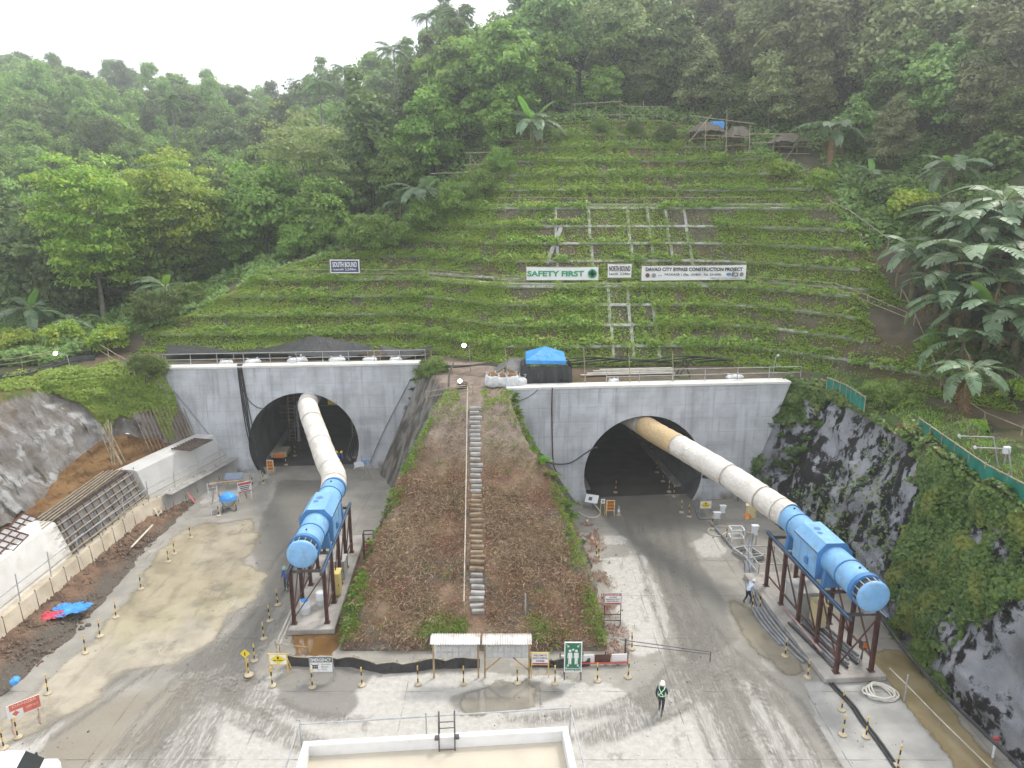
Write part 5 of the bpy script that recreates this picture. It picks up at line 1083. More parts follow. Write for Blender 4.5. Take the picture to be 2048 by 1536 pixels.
def slow(px0, py0, px1, py1, base, label):
    t, w, h, z = sign(px0, py0, px1, py1, base, 'slow_sign', label, ORANGE, leg=M('sign_frame', (.72, .62, .42), .6))
    text(t, 'SLOW', w * .7, h * .24, (0, -.02, z + h * .3), BLACK, bold=.03); text(t, 'DOWN', w * .72, h * .24, (0, -.02, z), BLACK, bold=.03); text(t, '10 KPH', w * .72, h * .22, (0, -.02, z - h * .3), BLACK, bold=.03)
    for k in (.15, -.15): MB().box((0, -.02, z + h * k), (w * .9, .008, .03)).build('divider', YEL2, t)
slow(535, 921, 549, 941, 950, 'orange slow down sign before the left arch'); slow(1213, 1001, 1228, 1021, 1032, 'orange slow down sign before the right arch')
t, w, h, z = sign(1399, 1002, 1421, 1017, 1030, 'warning_sign', 'white board with yellow diamond before the right headwall foot', OFFW, leg=GALV); diamond(t, w, h, z)
t, w, h, z = sign(1201, 998, 1209, 1007, 1031, 'speed_sign', 'small white plate on a striped post by the right arch', OFFW, leg=YELLOW, frame=False, aframe=False); text(t, '20', w * .6, h * .5, (0, -.02, z), BLACK, bold=.03)
# angled signs
g = G(54, 1450); t = empty('danger_board', g, R(42), 'large faded red and white warning board on trestles at lower left', 'sign'); t.scale = (.66, .66, .66)
MB().box((0, 0, 1.5), (2.0, .04, 1.1)).build('board', OFFW, t); MB().box((.08, -.025, 1.55), (1.84, .01, .98)).build('red_panel', REDP, t); MB().box((-.5, -.032, 1.28), (.9, .006, .5)).build('white_panel', OFFW, t)
MB().prism([(-.5 - .22, -.037, 1.28), (-.5, -.037, 1.06), (-.5 + .22, -.037, 1.28), (-.5, -.037, 1.5)], (0, -.005, 0)).build('diamond', REDP, t); text(t, 'DANGER', 1.5, .22, (.1, -.034, 1.87), M('pale_red_print', (.75, .42, .36), .6), bold=.02); text(t, 'KEEP OUT', .75, .18, (.52, -.034, 1.45), M('pale_red_print'), bold=.02)
for x in (-.8, .8):
    MB().bar((x, 0, 0), (x, 0, 1), .08).build('leg', M('pinkish_wood', (.42, .30, .25), .8), t); MB().bar((x, -.5, .02), (x, .03, .8), .07).build('stay', M('pinkish_wood'), t); MB().bar((x, .5, .02), (x, -.03, .8), .07).build('stay', M('pinkish_wood'), t); MB().bar((x, -.6, .05), (x, .6, .05), .09).build('foot', M('pinkish_wood'), t)
g = G(492, 1002); t = empty('notice_board_small', g, R(35), 'small red and white notice on a trestle among site clutter', 'sign'); MB().box((0, 0, 1.25), (1.1, .04, .9)).build('board', OFFW, t)
MB().box((0, -.025, 1.58), (1.04, .01, .2)).build('red_band', RED, t); MB().box((0, -.025, .88), (1.04, .01, .1)).build('red_band', RED, t)
for i in range(3): MB().box((0, -.025, 1.36 - .16 * i), (.85 - .1 * i, .01, .08)).build('text_line', BLACK if i else NAVY, t)
for x in (-.5, .5): MB().bar((x, 0, 0), (x, 0, .85), .06).build('leg', OFFW, t); MB().bar((x, .55, 0), (x, 0, .8), .05).build('stay', OFFW, t)
g = G(497, 1352); t = empty('diamond_marker', (g.x, g.y - .12, 0), 0, 'small yellow diamond marker on a weighted post left of the signs', 'sign'); MB().cyl((0, 0, .1), (0, 0, 1.35), .03, 6).build('post', YELLOW, t); MB().prism([(-.26, -.05, 1.45), (0, -.05, 1.2), (.26, -.05, 1.45), (0, -.05, 1.7)], (0, .02, 0)).build('plate', YEL2, t); MB().box((0, -.06, 1.45), (.05, .01, .2)).build('pictogram', BLACK, t)
for k in range(3): MB().lathe([(.24, .02 + .08 * k), (.25, .06 + .08 * k), (.22, .095 + .08 * k)], 14, Matrix.Translation((.05 * k, -.03 * k, 0))).build('weight', BASEC if k != 1 else BLACK, t)
g = G(1183, 1018); t = empty('tilted_board', g, 0, 'tilted white panel with hose at the right headwall foot', 'panel'); t.rotation_euler = (R(0), 0, R(-20)); MB().box((0, 0, .9), (1.05, .75, .05), Matrix.Rotation(R(38), 3, 'X')).build('panel', CABW, t); MB().box((-.1, -.06, .92), (.28, .3, .04), Matrix.Rotation(R(38), 3, 'X')).build('label_plate', STEEL, t); MB().cyl((.0, 0, 0), (0, .05, .85), .04, 6).build('post', GALV, t)
g = G(732, 958); t = empty('survey_stand', g, 0, 'wooden tripod with white board and blue cap right of the left arch', 'tripod')
for a in (0, 2.1, 4.2): MB().cyl((.5 * math.cos(a), .5 * math.sin(a), 0), (.05 * math.cos(a), .05 * math.sin(a), 1.25), .03, 6).build('leg', BAMBOO, t)
MB().cyl((0, 0, 1.2), (0, 0, 1.7), .06, 8).build('column', GALV, t); MB().box((0, 0, 1.75), (.7, .3, .06)).build('cap', TARPBL, t); MB().box((-.55, -.1, 1.45), (.85, .05, .5), Matrix.Rotation(R(-12), 3, 'Y')).build('board', CABW, t)
# ================================================================ roofed notice boards
def notice(px0, px1, base0, base1, top, label, braces, ridge_off=0):
    a = G(px0, base0); b = G(px1, base1); y = (a.y + b.y) / 2; w = b.x - a.x; t = empty('notice_board', ((a.x + b.x) / 2, y, .005), 0, label, 'notice board')
    zb = AY(px0, 1315, y).z; zt = AY(px0, 1278, y).z
    for x in (-w / 2, w / 2): MB().bar((x, 0, 0), (x, 0, zt), .09).build('post', WOOD, t)
    MB().box((0, 0, (zb + zt) / 2), (w - .1, .06, zt - zb)).build('backing', MESHG, t)
    n_ = 24; vs = []
    for i in range(n_ + 1):
        for z in (zb + .03, zt - .03): vs.append((-w / 2 + .05 + (w - .1) * i / n_, -.045 - (.03 if i % 2 else 0), z))
    MB().add(vs, [(2 * i, 2 * i + 2, 2 * i + 3, 2 * i + 1) for i in range(n_)]).build('corrugated_panel', MESHG, t)
    for k in range(7):
        for j in range(3): MB().box((-w / 2 + .25 + (w - .5) * k / 6, -.085, zb + .2 + (zt - zb - .35) * j / 2), (.22, .01, .26)).build('paper', M('weathered_paper', (.52, .52, .50), .8, .1, 2), t)
    nx = 40; vs = []
    for i in range(nx + 1):
        x = -w / 2 - .12 + (w + .24) * i / nx; c = .025 * (1 if i % 2 else -1)
        vs += [(x, -.45, zt - .02 + c), (x, .05, zt + .16 + c), (x, .4, zt + .05 + c)]
    MB().add(vs, [(3 * i + j, 3 * i + 3 + j, 3 * i + 4 + j, 3 * i + 1 + j) for i in range(nx) for j in (0, 1)]).build('roof', TIN, t)
    if braces:
        for s in (-1, 1): MB().bar((s * w / 2, -.02, .45), (s * w * .12, -.02, zb + .05), .07).build('brace', WOOD, t)
notice(868, 957, 1357, 1355, 1267, 'left roofed notice board with grey mesh front', False); notice(970, 1058, 1357, 1354, 1267, 'right roofed notice board with diagonal timber braces', True)
# ================================================================ silt fence, barrier, steps on the mound
def standing_sheet(name, pix, h, mat, label, n_=60, sagk=.12, cat='silt fence', edge=None):
    P = resample([tuple(G(x, y)) for x, y in pix], n_); t = empty(name, P[0], 0, label, cat); o = P[0]; q = np.arange(n_)
    v = np.linspace(0, 1, 5)[None, :]; hh = h * (1 - sagk + sagk * np.cos(q * .5))[:, None]; V = np.zeros((n_, 5, 3)); V += (P - o)[:, None]; V[..., 2] += hh * v + .004; V[..., 1] += (.08 * np.sin(q * 1.3))[:, None] * (v - .2) - .10 * (1 - v)
    link('sheet', np_mesh('sheet', V.reshape(-1, 3), grid_faces(n_, 5), mat, True), t)
    top = [Vector(V[i, 4]) for i in range(0, n_, 3)]; MB().tube(top, .03, 6).build('top_rail', edge or BAMBOO, t, True)
    for k in range(0, n_, 8): MB().cyl(Vector(P[k] - o), Vector(V[k, 4]) + Vector((0, .03, .12)), .035, 6).build('stake', BAMBOO, t)
standing_sheet('silt_fence', [(575, 1330), (620, 1332), (700, 1332), (770, 1346), (830, 1342), (866, 1336), (960, 1334)], .62, TARPB, 'black plastic silt fence along the mound foot behind the emergency sign', 70)
standing_sheet('silt_fence', [(1060, 1332), (1120, 1334), (1180, 1330)], .5, TARPB, 'short black silt fence behind the green sign', 24)
g0, g1 = G(1120, 1332), G(1255, 1328); t = empty('low_barrier', g0, 0, 'low white barrier with brown panel and red pipe right of the green sign', 'barrier'); d = g1 - g0
for k in range(4): MB().bar(d * (k / 4 + .01), d * ((k + 1) / 4 - .01), .05, .5).build('panel', [WHITE, WHITE, RUST, WHITE][k], t).location.z = .38
MB().cyl(Vector((0, -.1, .18)), d + Vector((0, -.1, .18)), .04, 6).build('pipe', RED, t)
for k in range(4): MB().cyl(d * (k / 3), d * (k / 3) + Vector((0, 0, .8)), .035, 6).build('stake', STEEL, t)
t = empty('boom_pole', G(1250, 1308), 0, 'thin boom pole reaching low across the right road entrance', 'boom'); o = t.location
MB().cyl((0, 0, 0), (0, 0, .95), .05, 6).build('post', STEEL, t); e = G(1420, 1322) - o
MB().cyl((-.3, 0, .9), (e.x, e.y, .55), .022, 6).build('boom', STEEL, t); MB().cyl((0, 0, .62), (e.x, e.y, .42), .02, 6).build('stay', STEEL, t); MB().cyl((e.x, e.y, 0), (e.x, e.y, .57), .03, 6).build('rest', STEEL, t)
st = empty('mound_steps', (0, 0, 0), 0, 'narrow flight of steps climbing the middle of the mound', 'steps')
STC = M('step_concrete', (.33, .32, .30), .9, .25, 1.5, (.15, .12, .09), .6); STW = M('step_earth', (.25, .19, .125), .95, .3, 2, (.12, .08, .05), .6)
NS = 40
for k in range(NS):
    u = k / (NS - 1); y = 36.6 + 14.2 * u; x = -2.0 - .75 * u; z = float(hm(np.array(x), np.array(y))); m_ = STC if (u < .17 or u > .56) else STW
    MB().box((x + rnd.uniform(-.05, .05), y, z + .06), (.80 + rnd.uniform(-.12, .12), .27, .24), Matrix.Rotation(rnd.uniform(-.12, .12), 3, 'Z'), .04).build('step', m_, st)
hr = empty('bamboo_handrail', (0, 0, 0), 0, 'long pale bamboo handrail left of the mound steps', 'handrail'); pr = None
for k in range(9):
    u = k / 8; y = 36.4 + 15.8 * u; x = -2.75 - .62 * u; z = float(hm(np.array(x), np.array(y))); p = Vector((x, y, z + .95)); MB().cyl((x, y, z - .1), p, .03, 6).build('post', BAMBOO, hr)
    if pr is not None: MB().cyl(pr, p, .035, 6).build('rail', M('pale_bamboo', (.46, .42, .36), .7), hr)
    pr = p
t = empty('barrier_rail', (0, 0, 0), 0, 'grey and white horizontal barrier pole across the foot of the mound', 'barrier')
b0, b1 = AY(914, 1229, 36.9), AY(1187, 1234, 36.4)
for k in range(8): a = b0.lerp(b1, k / 8); b = b0.lerp(b1, (k + 1) / 8); MB().cyl(a, b, .045, 8).build('pole_segment', GALV if k % 2 else WHITE, t)
for (x, y0, y1, Y) in ((1051, 1188, 1262, 36.5), (1187, 1232, 1275, 36.2), (930, 1225, 1250, 36.9)): MB().cyl(AY(x, y1, Y), AY(x, y0, Y), .045, 8).build('post', GALV, t)
cable('coiled_cable', [(-3.9 + .42 * math.cos(a * .7), 53.9 + .3 * math.sin(a * .7), 10.1 + .02 * a) for a in range(0, 30)], .035, HOSE, 'coil of dark cable at the head of the mound', 6, None, 'cable coil', 3)
for pix, lab in (([(850, 790), (985, 775)], 'bamboo rail across the head of the mound'),):
    fence('bamboo_rail', [(-6.6, 53.2, 9.3), (-3.0, 52.9, 10.0)], .8, lab, (.5, 1), 1.8)
tag(MB().tube([(-5.0, 53.8, 9.9), (-4.9, 53.8, 11.3), (-4.5, 53.9, 12.4)], [.1, .08, .05], 8).build('dead_trunk', BARK, None, True), 'bare broken trunk at the top left corner of the mound', 'trunk')
for k, pp in enumerate((((-7.4, 56.5, 8.4), (-8.6, 52.0, 4.6)), ((-6.9, 56, 8.8), (-8.3, 50.5, 4.3)))):
    pass
# ================================================================ cabinets, frames, pipes
def cabinet(name, g, w, d, h, mat, label, rz=0, legs=0.0, doors=2, cat='cabinet'):
    t = empty(name, g, rz, label, cat); MB().box((0, 0, legs + h / 2), (w, d, h), bev=.03).build('body', mat, t)
    for k in range(doors): MB().box((-w / 2 + w * (k + .5) / doors, -d / 2 - .012, legs + h / 2), (w / doors - .06, .025, h - .1), bev=.008).build('door', mat, t)
    MB().box((0, 0, legs + h + .02), (w + .08, d + .08, .04)).build('top', mat, t)
    for k in range(doors): MB().box((-w / 2 + w * (k + .9) / doors, -d / 2 - .035, legs + h * .5), (.03, .03, .16)).build('handle', STEEL, t)
    if legs:
        for x in (-w / 2 + .06, w / 2 - .06): MB().bar((x, 0, 0), (x, 0, legs), .06).build('leg', GALV, t)
    return t
gc = infan(fanR, -.1, 6.6, .36); cabinet('transformer_cabinet', gc, 1.5, 1.7, 1.75, CABG, 'large grey electrical cabinet under the right fan', FRZ, 0, 2)
gc = infan(fanR, -.05, 4.9, .36); cabinet('control_cabinet', gc, .55, .95, 1.35, CREAM, 'tall cream cabinet under the right fan', FRZ, .35, 1)
gc = infan(fanL, 1.0, 4.0, .36); cabinet('control_cabinet', gc, .5, .75, 1.45, M('yellow_cabinet', (.66, .54, .20), .45, .06), 'yellow cabinet under the left fan', R(3), .2, 1)
gc = infan(fanL, .6, 6.4, .36); cabinet('control_cabinet', gc, 1.1, 1.0, 1.3, CABG, 'grey cabinet behind the yellow one under the left fan', R(3), 0, 2)
cabinet('control_cabinet', G(1499, 1062), .75, .4, .95, CREAM, 'cream cabinet on legs at the rear of the right fan', R(-18), 1.15, 1)
t = empty('alarm_siren', G(1492, 1066), 0, 'orange siren unit on a thin pole before the cream cabinet', 'siren'); MB().cyl((0, 0, 0), (0, 0, 1.2), .03, 6).build('pole', GALV, t); MB().box((0, 0, 1.35), (.5, .3, .34), bev=.05).build('housing', ORANGE, t); MB().lathe([(.04, 0), (.14, .12), (.15, .13)], 12, Matrix.Translation((-.1, -.15, 1.38)) @ Matrix.Rotation(R(90), 4, 'X')).build('horn', YELLOW, t, True)
cabinet('switch_box', G(1507, 1092), .42, .3, .7, CABW, 'white switch box on a post at the head of the pipe bundle', 0, .9, 1)
cabinet('switch_box', G(1433, 1049), .5, .25, .5, CABW, 'white box on legs beside the ribboned delineator', 0, .5, 1); cabinet('switch_box', G(1444, 1040), .4, .25, .6, CABW, 'white box on the right headwall foot behind the other white box', 0, .6, 1)
def frame_box(name, g, w, d, h, label, mat=GALV, rz=0, r=.035, cat='frame'):
    t = empty(name, g, rz, label, cat)
    for x in (-w / 2, w / 2):
        for y in (-d / 2, d / 2): MB().bar((x, y, 0), (x, y, h), r * 2).build('upright', mat, t)
    for z in (h * .35, h):
        for y in (-d / 2, d / 2): MB().bar((-w / 2, y, z), (w / 2, y, z), r * 2).build('bar', mat, t)
        for x in (-w / 2, w / 2): MB().bar((x, -d / 2, z), (x, d / 2, z), r * 2).build('bar', mat, t)
    return t
frame_box('cube_frame', G(1472, 1080), .95, .8, .95, 'open white cube frame beside the straight pipe', CABW); frame_box('pallet_frame', G(1496, 1112), 1.3, 1.6, .3, 'low grey pallet frame before the cube frame', GALV, .35, .06)
frame_box('sump_railing', G(1532, 1135), 2.2, 2.6, .95, 'pipe railing around the sump under the rear of the right fan', GALV, FRZ, .03, 'railing')
frame_box('metal_frame', G(512, 966), .9, .9, .95, 'open metal frame outside the left arch', GALV, .3)
frame_box('gas_rack', infan(fanL, 2.2, 9.6, .02), .7, .6, 1.9, 'dark rack holding the red cylinder behind the left fan', STEEL, .1, .03, 'rack')
t = tag(MB().lathe([(.2, 0), (.22, .05), (.22, 1.1), (.15, 1.3), (.07, 1.36), (.07, 1.5)], 16).build('gas_cylinder', M('gas_red', (.38, .03, .05), .5), None, True), 'dark red gas cylinder in the rack behind the left fan', 'gas cylinder'); t.location = infan(fanL, 2.2, 9.6, .03)
for i, (x, y, m_, lab) in enumerate(((-.55, 2.1, TARPBL, 'blue topped white drum under the front of the left fan'), (.2, 3.0, CABW, 'white drum behind the blue topped one under the left fan'))):
    t = empty('drum', infan(fanL, x, y, .36), 0, lab, 'drum'); MB().lathe([(.27, 0), (.29, .04), (.29, .4), (.305, .42), (.29, .44), (.29, .8), (.27, .84)], 20).build('shell', CABW, t, True); MB().lathe([(.24, .84), (.24, .86), (.02, .87)], 20).build('lid', m_, t, True)
t = empty('fan_control', infan(fanR, .95, 1.9, .36), .2, 'orange and grey switch unit under the front of the right fan', 'switch unit'); MB().bar((0, 0, 0), (0, 0, .7), .05).build('leg', STEEL, t); MB().bar((-.4, -.3, 0), (0, 0, .7), .04).build('stay', STEEL, t); MB().box((0, 0, .95), (.34, .3, .55), bev=.03).build('housing', STEEL, t); MB().box((-.02, -.16, 1.0), (.26, .03, .32)).build('front', ORANGE, t)
# stored pipes on the right plinth
names = ['nearest the road edge', 'second from the road edge', 'third from the road edge', 'fourth from the road edge', 'fifth from the road edge', 'sixth from the road edge', 'seventh from the road edge', 'eighth from the road edge', 'farthest from the road edge']
for k in range(9):
    x = -1.2 + .23 * k; y0 = .9 + .25 * (k % 3) + .1 * k; a, b = infan(fanR, x + .3, y0, .43 + .02 * (k % 2)), infan(fanR, x - .25, y0 + 4.6 - .2 * (k % 4), .43 + .02 * (k % 2))
    cable('stored_pipe', [a, b], .065, PIPEG if k % 3 else HOSE, 'loose pipe on the right plinth, %s' % names[k], 10, 'pipes stored on the right plinth', 'pipe', 1)
cable('stored_pipe', [infan(fanR, -1.0, 2.4, .58), infan(fanR, -1.1, 6.8, .58)], .08, M('pinkish_pipe', (.38, .26, .24), .6), 'pinkish pipe lying on the stored pipes under the right fan', 10, None, 'pipe', 1)
BN = ['innermost, nearest the plinth', 'second from the plinth', 'third from the plinth', 'fourth from the plinth', 'fifth from the plinth', 'outermost, nearest the road']
for k in range(6):
    off = -7 * k; pts = [(1506, 1068, .9), (1502 + off * .25, 1100, .35), (1510 + off * .5, 1150, .1), (1531 + off * .9, 1200, .09), (1560 + off * 1.2, 1240, .09), (1600 + off * 1.1, 1290, .08), (1633 + off * .9, 1325, .08)][: 7 - (k % 2)]
    cable('bundle_pipe', [G(x, y, z + (.12 if k == 2 else 0)) for x, y, z in pts], .07, PIPEG, 'long grey pipe curving along the right plinth, %s' % BN[k], 8, 'pipes bundled along the right plinth', 'pipe', 6)
cable('straight_pipe', [G(1420, 1044, .1), G(1468, 1098, .1)], .09, PIPEG, 'straight grey pipe lying before the white boxes', 10, None, 'pipe', 1)
cable('corner_pipe', [G(1391, 1017, .08), G(1399, 1036, .08), G(1400, 1037, .08), G(1432, 1037, .08)], .07, PIPEG, 'bent pale pipe framing the foot of the diamond board', 8, None, 'pipe', 3)
for k in range(2): cable('site_hose', [G(x + 7 * k, y, .06) for x, y in ((1600, 1290), (1622, 1322), (1660, 1368), (1700, 1410), (1722, 1442), (1752, 1480), (1790, 1536), (1830, 1600))], .06, HOSE, ['black hose across the pale slab to the picture edge, left of the two', 'black hose across the pale slab to the picture edge, right of the two'][k], 8, 'hoses across the slab', 'hose', 5)
cable('hose_coil', [Vector((0, 0, 0)) + G(1762, 1388, .05) + Vector(((.85 + .12 * math.sin(a * .37) - .006 * a) * math.cos(a * .55), (.6 + .1 * math.cos(a * .5)) * math.sin(a * .55), .02 * (a % 9))) for a in range(0, 64)], .045, HOSEW, 'coil of pale hose on the concrete slab', 6, None, 'hose coil', 3)
cable('pale_hose', [G(x, y, .06) for x, y in ((1455, 1062), (1440, 1072), (1420, 1068), (1418, 1058), (1440, 1052), (1470, 1058), (1510, 1068))], .04, HOSEW, 'pale hose looping by the cube frame', 6, None, 'hose'); cable('pale_hose', [G(1158, 1024, .1), G(1170, 1032, .06), G(1190, 1035, .06), G(1201, 1026, .08), G(1192, 1012, .4), G(1186, 1006, .8)], .05, HOSEW, 'pale hose from the tilted white panel', 6, None, 'hose')
t = empty('channel_rope', G(1778, 1340), 0, 'pale pole line on short posts over the brown channel', 'rope line'); o = t.location; q = [G(1779, 1336, .6) - o, G(1812, 1368, .5) - o, G(1880, 1438, .4) - o, G(1990, 1545, .3) - o]
for a, b in zip(q[:-1], q[1:]): MB().cyl(a, b, .035, 6).build('pole', M('pale_bamboo'), t)
MB().cyl(G(1808, 1402) - o, G(1808, 1402) - o + Vector((0, 0, 1.5)), .045, 6).build('post', GALV, t)
for p in q[1:]: MB().cyl((p.x, p.y, 0), p, .03, 6).build('stake', BAMBOO, t)
cable('drain_hose', [(21.2, 40, 2.0), (21.1, 37, 1.4), (20.9, 33, 1.1), (20.9, 29, 1.2), (21.3, 25, 1.2), (21.6, 20, 1.2)], .09, HOSE, 'black hose strung along the foot of the rock face', 8, None, 'hose')
t = empty('red_tap', G(1985, 1515), 0, 'small post with a red head at the lower right corner', 'hydrant'); MB().cyl((0, 0, 0), (0, 0, .9), .05, 8).build('post', CABW, t); MB().box((0, 0, .98), (.28, .14, .16), bev=.03).build('head', RED, t)
# left clutter
t = empty('aluminium_ladder', G(432, 1030), .5, 'aluminium ladder leaning by the blue covered mixer', 'ladder')
for s in (-.32, .32): MB().bar((s, 0, 0), (s, 1.1, 2.4), .07, .05).build('stile', GALV, t)
for k in range(9): u = (k + .5) / 9; MB().bar((-.32, 1.1 * u, 2.4 * u), (.32, 1.1 * u, 2.4 * u), .06, .04).build('rung', GALV, t)
t = empty('covered_mixer', G(458, 1018), .4, 'concrete mixer drum under a blue sheet by the left wall', 'mixer'); MB().lathe([(.3, -.5), (.55, -.3), (.6, .1), (.35, .55), (.3, .6)], 18, Matrix.Translation((0, 0, .75)) @ Matrix.Rotation(R(65), 4, 'Y')).build('drum', CABG, t, True)
MB().lathe([(.72, .9), (.62, 1.15), (.4, 1.35), (.05, 1.42)], 14).build('blue_sheet', TARPBL, t)
for x in (-.5, .5): MB().cyl((x, -.5, .25), (x + .08, -.5, .25), .25, 12).build('wheel', BLACK, t); MB().bar((x, -.5, .25), (x * .5, .5, .6), .07).build('frame', YELLOW, t)
t = empty('sheet_rack', G(470, 975), .2, 'low rack topped with a blue grey corrugated sheet', 'rack'); MB().box((0, 0, 1.05), (1.5, .9, .05), Matrix.Rotation(R(20), 3, 'X')).build('sheet', M('bluegrey_sheet', (.22, .27, .36), .5, .1), t)
for k in range(9): MB().box((-.7 + .175 * k, 0, 1.09), (.03, .9, .03), Matrix.Rotation(R(20), 3, 'X')).build('ridge', M('bluegrey_sheet'), t)
for x in (-.65, .65):
    for y in (-.35, .35): MB().bar((x, y, 0), (x, y, 1.0), .06).build('leg', WOOD, t)
t = empty('timber_trestle', G(466, 1002), .25, 'timber trestle with hanging gear by the left wall', 'trestle'); MB().bar((-1.7, 0, 1.7), (1.1, 0, 1.75), .12).build('top_beam', WOOD, t)
for x in (-1.3, .8): MB().bar((x - .3, -.3, 0), (x, 0, 1.7), .08).build('leg', WOOD, t); MB().bar((x + .3, .3, 0), (x, 0, 1.7), .08).build('leg', WOOD, t)
t = empty('crumpled_sheet', G(133, 1224, .5), .3, 'crumpled blue and red sheet on the spoil strip', 'sheet'); 
for (m_, ox, oy, sx, sy, nm) in ((TARPBL, .15, .1, 1.0, .7, 'blue_part'), (M('red_cloth', (.6, .07, .10), .7), -.55, -.35, .75, .4, 'red_part')):
    n_ = 16; vs = []
    for i in range(n_ + 1):
        for j in range(n_ + 1):
            u, v = i / n_ - .5, j / n_ - .5; k = 1 + .18 * math.sin(3 * math.atan2(v, u) + ox * 9) + .1 * math.sin(7 * math.atan2(v, u)) - .25 * max(abs(u), abs(v)) * 2 * (abs(abs(u) - abs(v)) < .12); vs.append((ox + u * 2 * sx * k, oy + v * 2 * sy * k, .10 + .22 * (1 - 2 * max(abs(u), abs(v))) + rnd.uniform(-.07, .09)))
    MB().add(vs, [(i * (n_ + 1) + j, (i + 1) * (n_ + 1) + j, (i + 1) * (n_ + 1) + j + 1, i * (n_ + 1) + j + 1) for i in range(n_) for j in range(n_)]).build(nm, m_, t, True)
def lump(name, g, s, mat, label, cat, seed=0):
    bm = bmesh.new(); bmesh.ops.create_icosphere(bm, subdivisions=2, radius=1); rr = random.Random(seed)
    for v in bm.verts: v.co = Vector((v.co.x * s[0], v.co.y * s[1], v.co.z * s[2])) * rr.uniform(.8, 1.15)
    me = bpy.data.meshes.new(name); bm.to_mesh(me); bm.free(); me.materials.append(mat); o = link(name, me); o.location = g; return tag(o, label, cat)
lump('plastic_bag', G(30, 1362, .5), (.22, .3, .2), TARPBL, 'small blue plastic bag on the spoil strip', 'bag', 3)
ST = M('wet_stone', (.10, .09, .075), .8, .2, 4)
for i, (x, y, lab) in enumerate(((163, 1257, 'dark stone in the shallow puddle, left of two'), (176, 1250, 'dark stone in the shallow puddle, right of two'))): lump('stone', G(x, y, .04), (.2, .14, .1), ST, lab, 'stone', i)
cable('grey_pvc_pipe', [G(262, 1095, .7), G(305, 1050, .75)], .06, HOSEW, 'pale plastic pipe lying on the spoil by the wall', 8, None, 'pipe', 1)
cable('pink_board', [G(375, 985, 1.3), G(390, 1005, .5)], .1, M('pink_wood', (.55, .18, .16), .7), 'pinkish red board leaning on the far footing', 4, None, 'board', 1)
# channel railing by the left plinth
fence('channel_railing', [G(556, 1312), G(588, 1240)], .9, 'leaning pale pole rail beside the brown channel', (.45, 1), 3, .045, M('pale_bamboo')); fence('channel_railing', [G(560, 1305), G(612, 1310)], .5, 'low bamboo rail across the end of the brown channel', (1,), 1.4, .03)
# ================================================================ white tank roof in the foreground
g0, g1 = G(607, 1482, 3), G(1135, 1452, 3); ang = math.atan2(g1.y - g0.y, g1.x - g0.x); W_ = (g1 - g0).length; t = empty('tank_building', ((g0.x + g1.x) / 2, (g0.y + g1.y) / 2, 0), ang, 'white walled flat roof with parapet at the bottom edge', 'building')
D_ = 9.0; MB().box((0, -D_ / 2, 1.2), (W_ - .06, D_ - .06, 2.4)).build('wall', WHITE, t)
MB().box((0, -D_ / 2, 2.44), (W_ - .5, D_ - .5, .08)).build('roof_slab', M('sandy_roof', (.50, .45, .36), .85, .12, .5, (.36, .31, .24), .5, .5), t)
for (c, d) in (((0, -.13, 2.7), (W_, .26, .6)), ((0, -D_ + .13, 2.7), (W_, .26, .6)), ((-W_ / 2 + .13, -D_ / 2, 2.7), (.26, D_ - .53, .598)), ((W_ / 2 - .13, -D_ / 2, 2.7), (.26, D_ - .53, .598))): MB().box(c, d, bev=.02).build('parapet', WHITE, t)
rl = empty('roof_railing', t.location, ang, 'thin pipe railing around the white roof', 'railing')
for (x, y) in ((-W_ / 2 - .12, .1), (W_ / 2 + .12, .1), (-.45, .1), (-W_ / 2 - .12, -4), (W_ / 2 + .12, -4)): MB().cyl((x, y, 0), (x, y, 3.95), .035, 6).build('post', GALV, rl)
for a, b in (((-W_ / 2 - .12, .1, 3.72), (W_ / 2 + .12, .1, 3.8)), ((-W_ / 2 - .12, .1, 3.85), (-W_ / 2 - .12, -6, 3.85)), ((W_ / 2 + .12, .1, 3.85), (W_ / 2 + .12, -6, 3.85))):
    for k in range(4): A, B_ = Vector(a), Vector(b); MB().cyl(A.lerp(B_, k / 4), A.lerp(B_, (k + 1) / 4), .03 + .008 * (k % 2), 6).build('rail', GALV, rl)
ld = empty('hook_ladder', t.location, ang, 'dark steel hook ladder over the white parapet', 'ladder')
lx = (G(893, 1470, 3) - Vector((t.location.x, t.location.y, 3))).length * (-1 if G(893, 1470, 3).x < t.location.x else 1)
for s in (-.32, .32):
    MB().tube([(lx + s, -.42, 2.5), (lx + s, -.42, 3.5), (lx + s, -.36, 3.85), (lx + s, -.1, 4.0), (lx + s, .22, 3.85), (lx + s, .28, 3.5), (lx + s, .28, .1)], .03, 8).build('stile', STEEL, ld, True); MB().box((lx + s + (.08 if s > 0 else -.08), -.3, 3.04), (.2, .2, .1)).build('clamp', STEEL, ld)
for k in range(11): MB().cyl((lx - .32, .28, .3 + .3 * k), (lx + .32, .28, .3 + .3 * k), .02, 6).build('rung', STEEL, ld)
MB().cyl((lx - .32, -.42, 2.55), (lx + .32, -.42, 2.55), .02, 6).build('rung', STEEL, ld)
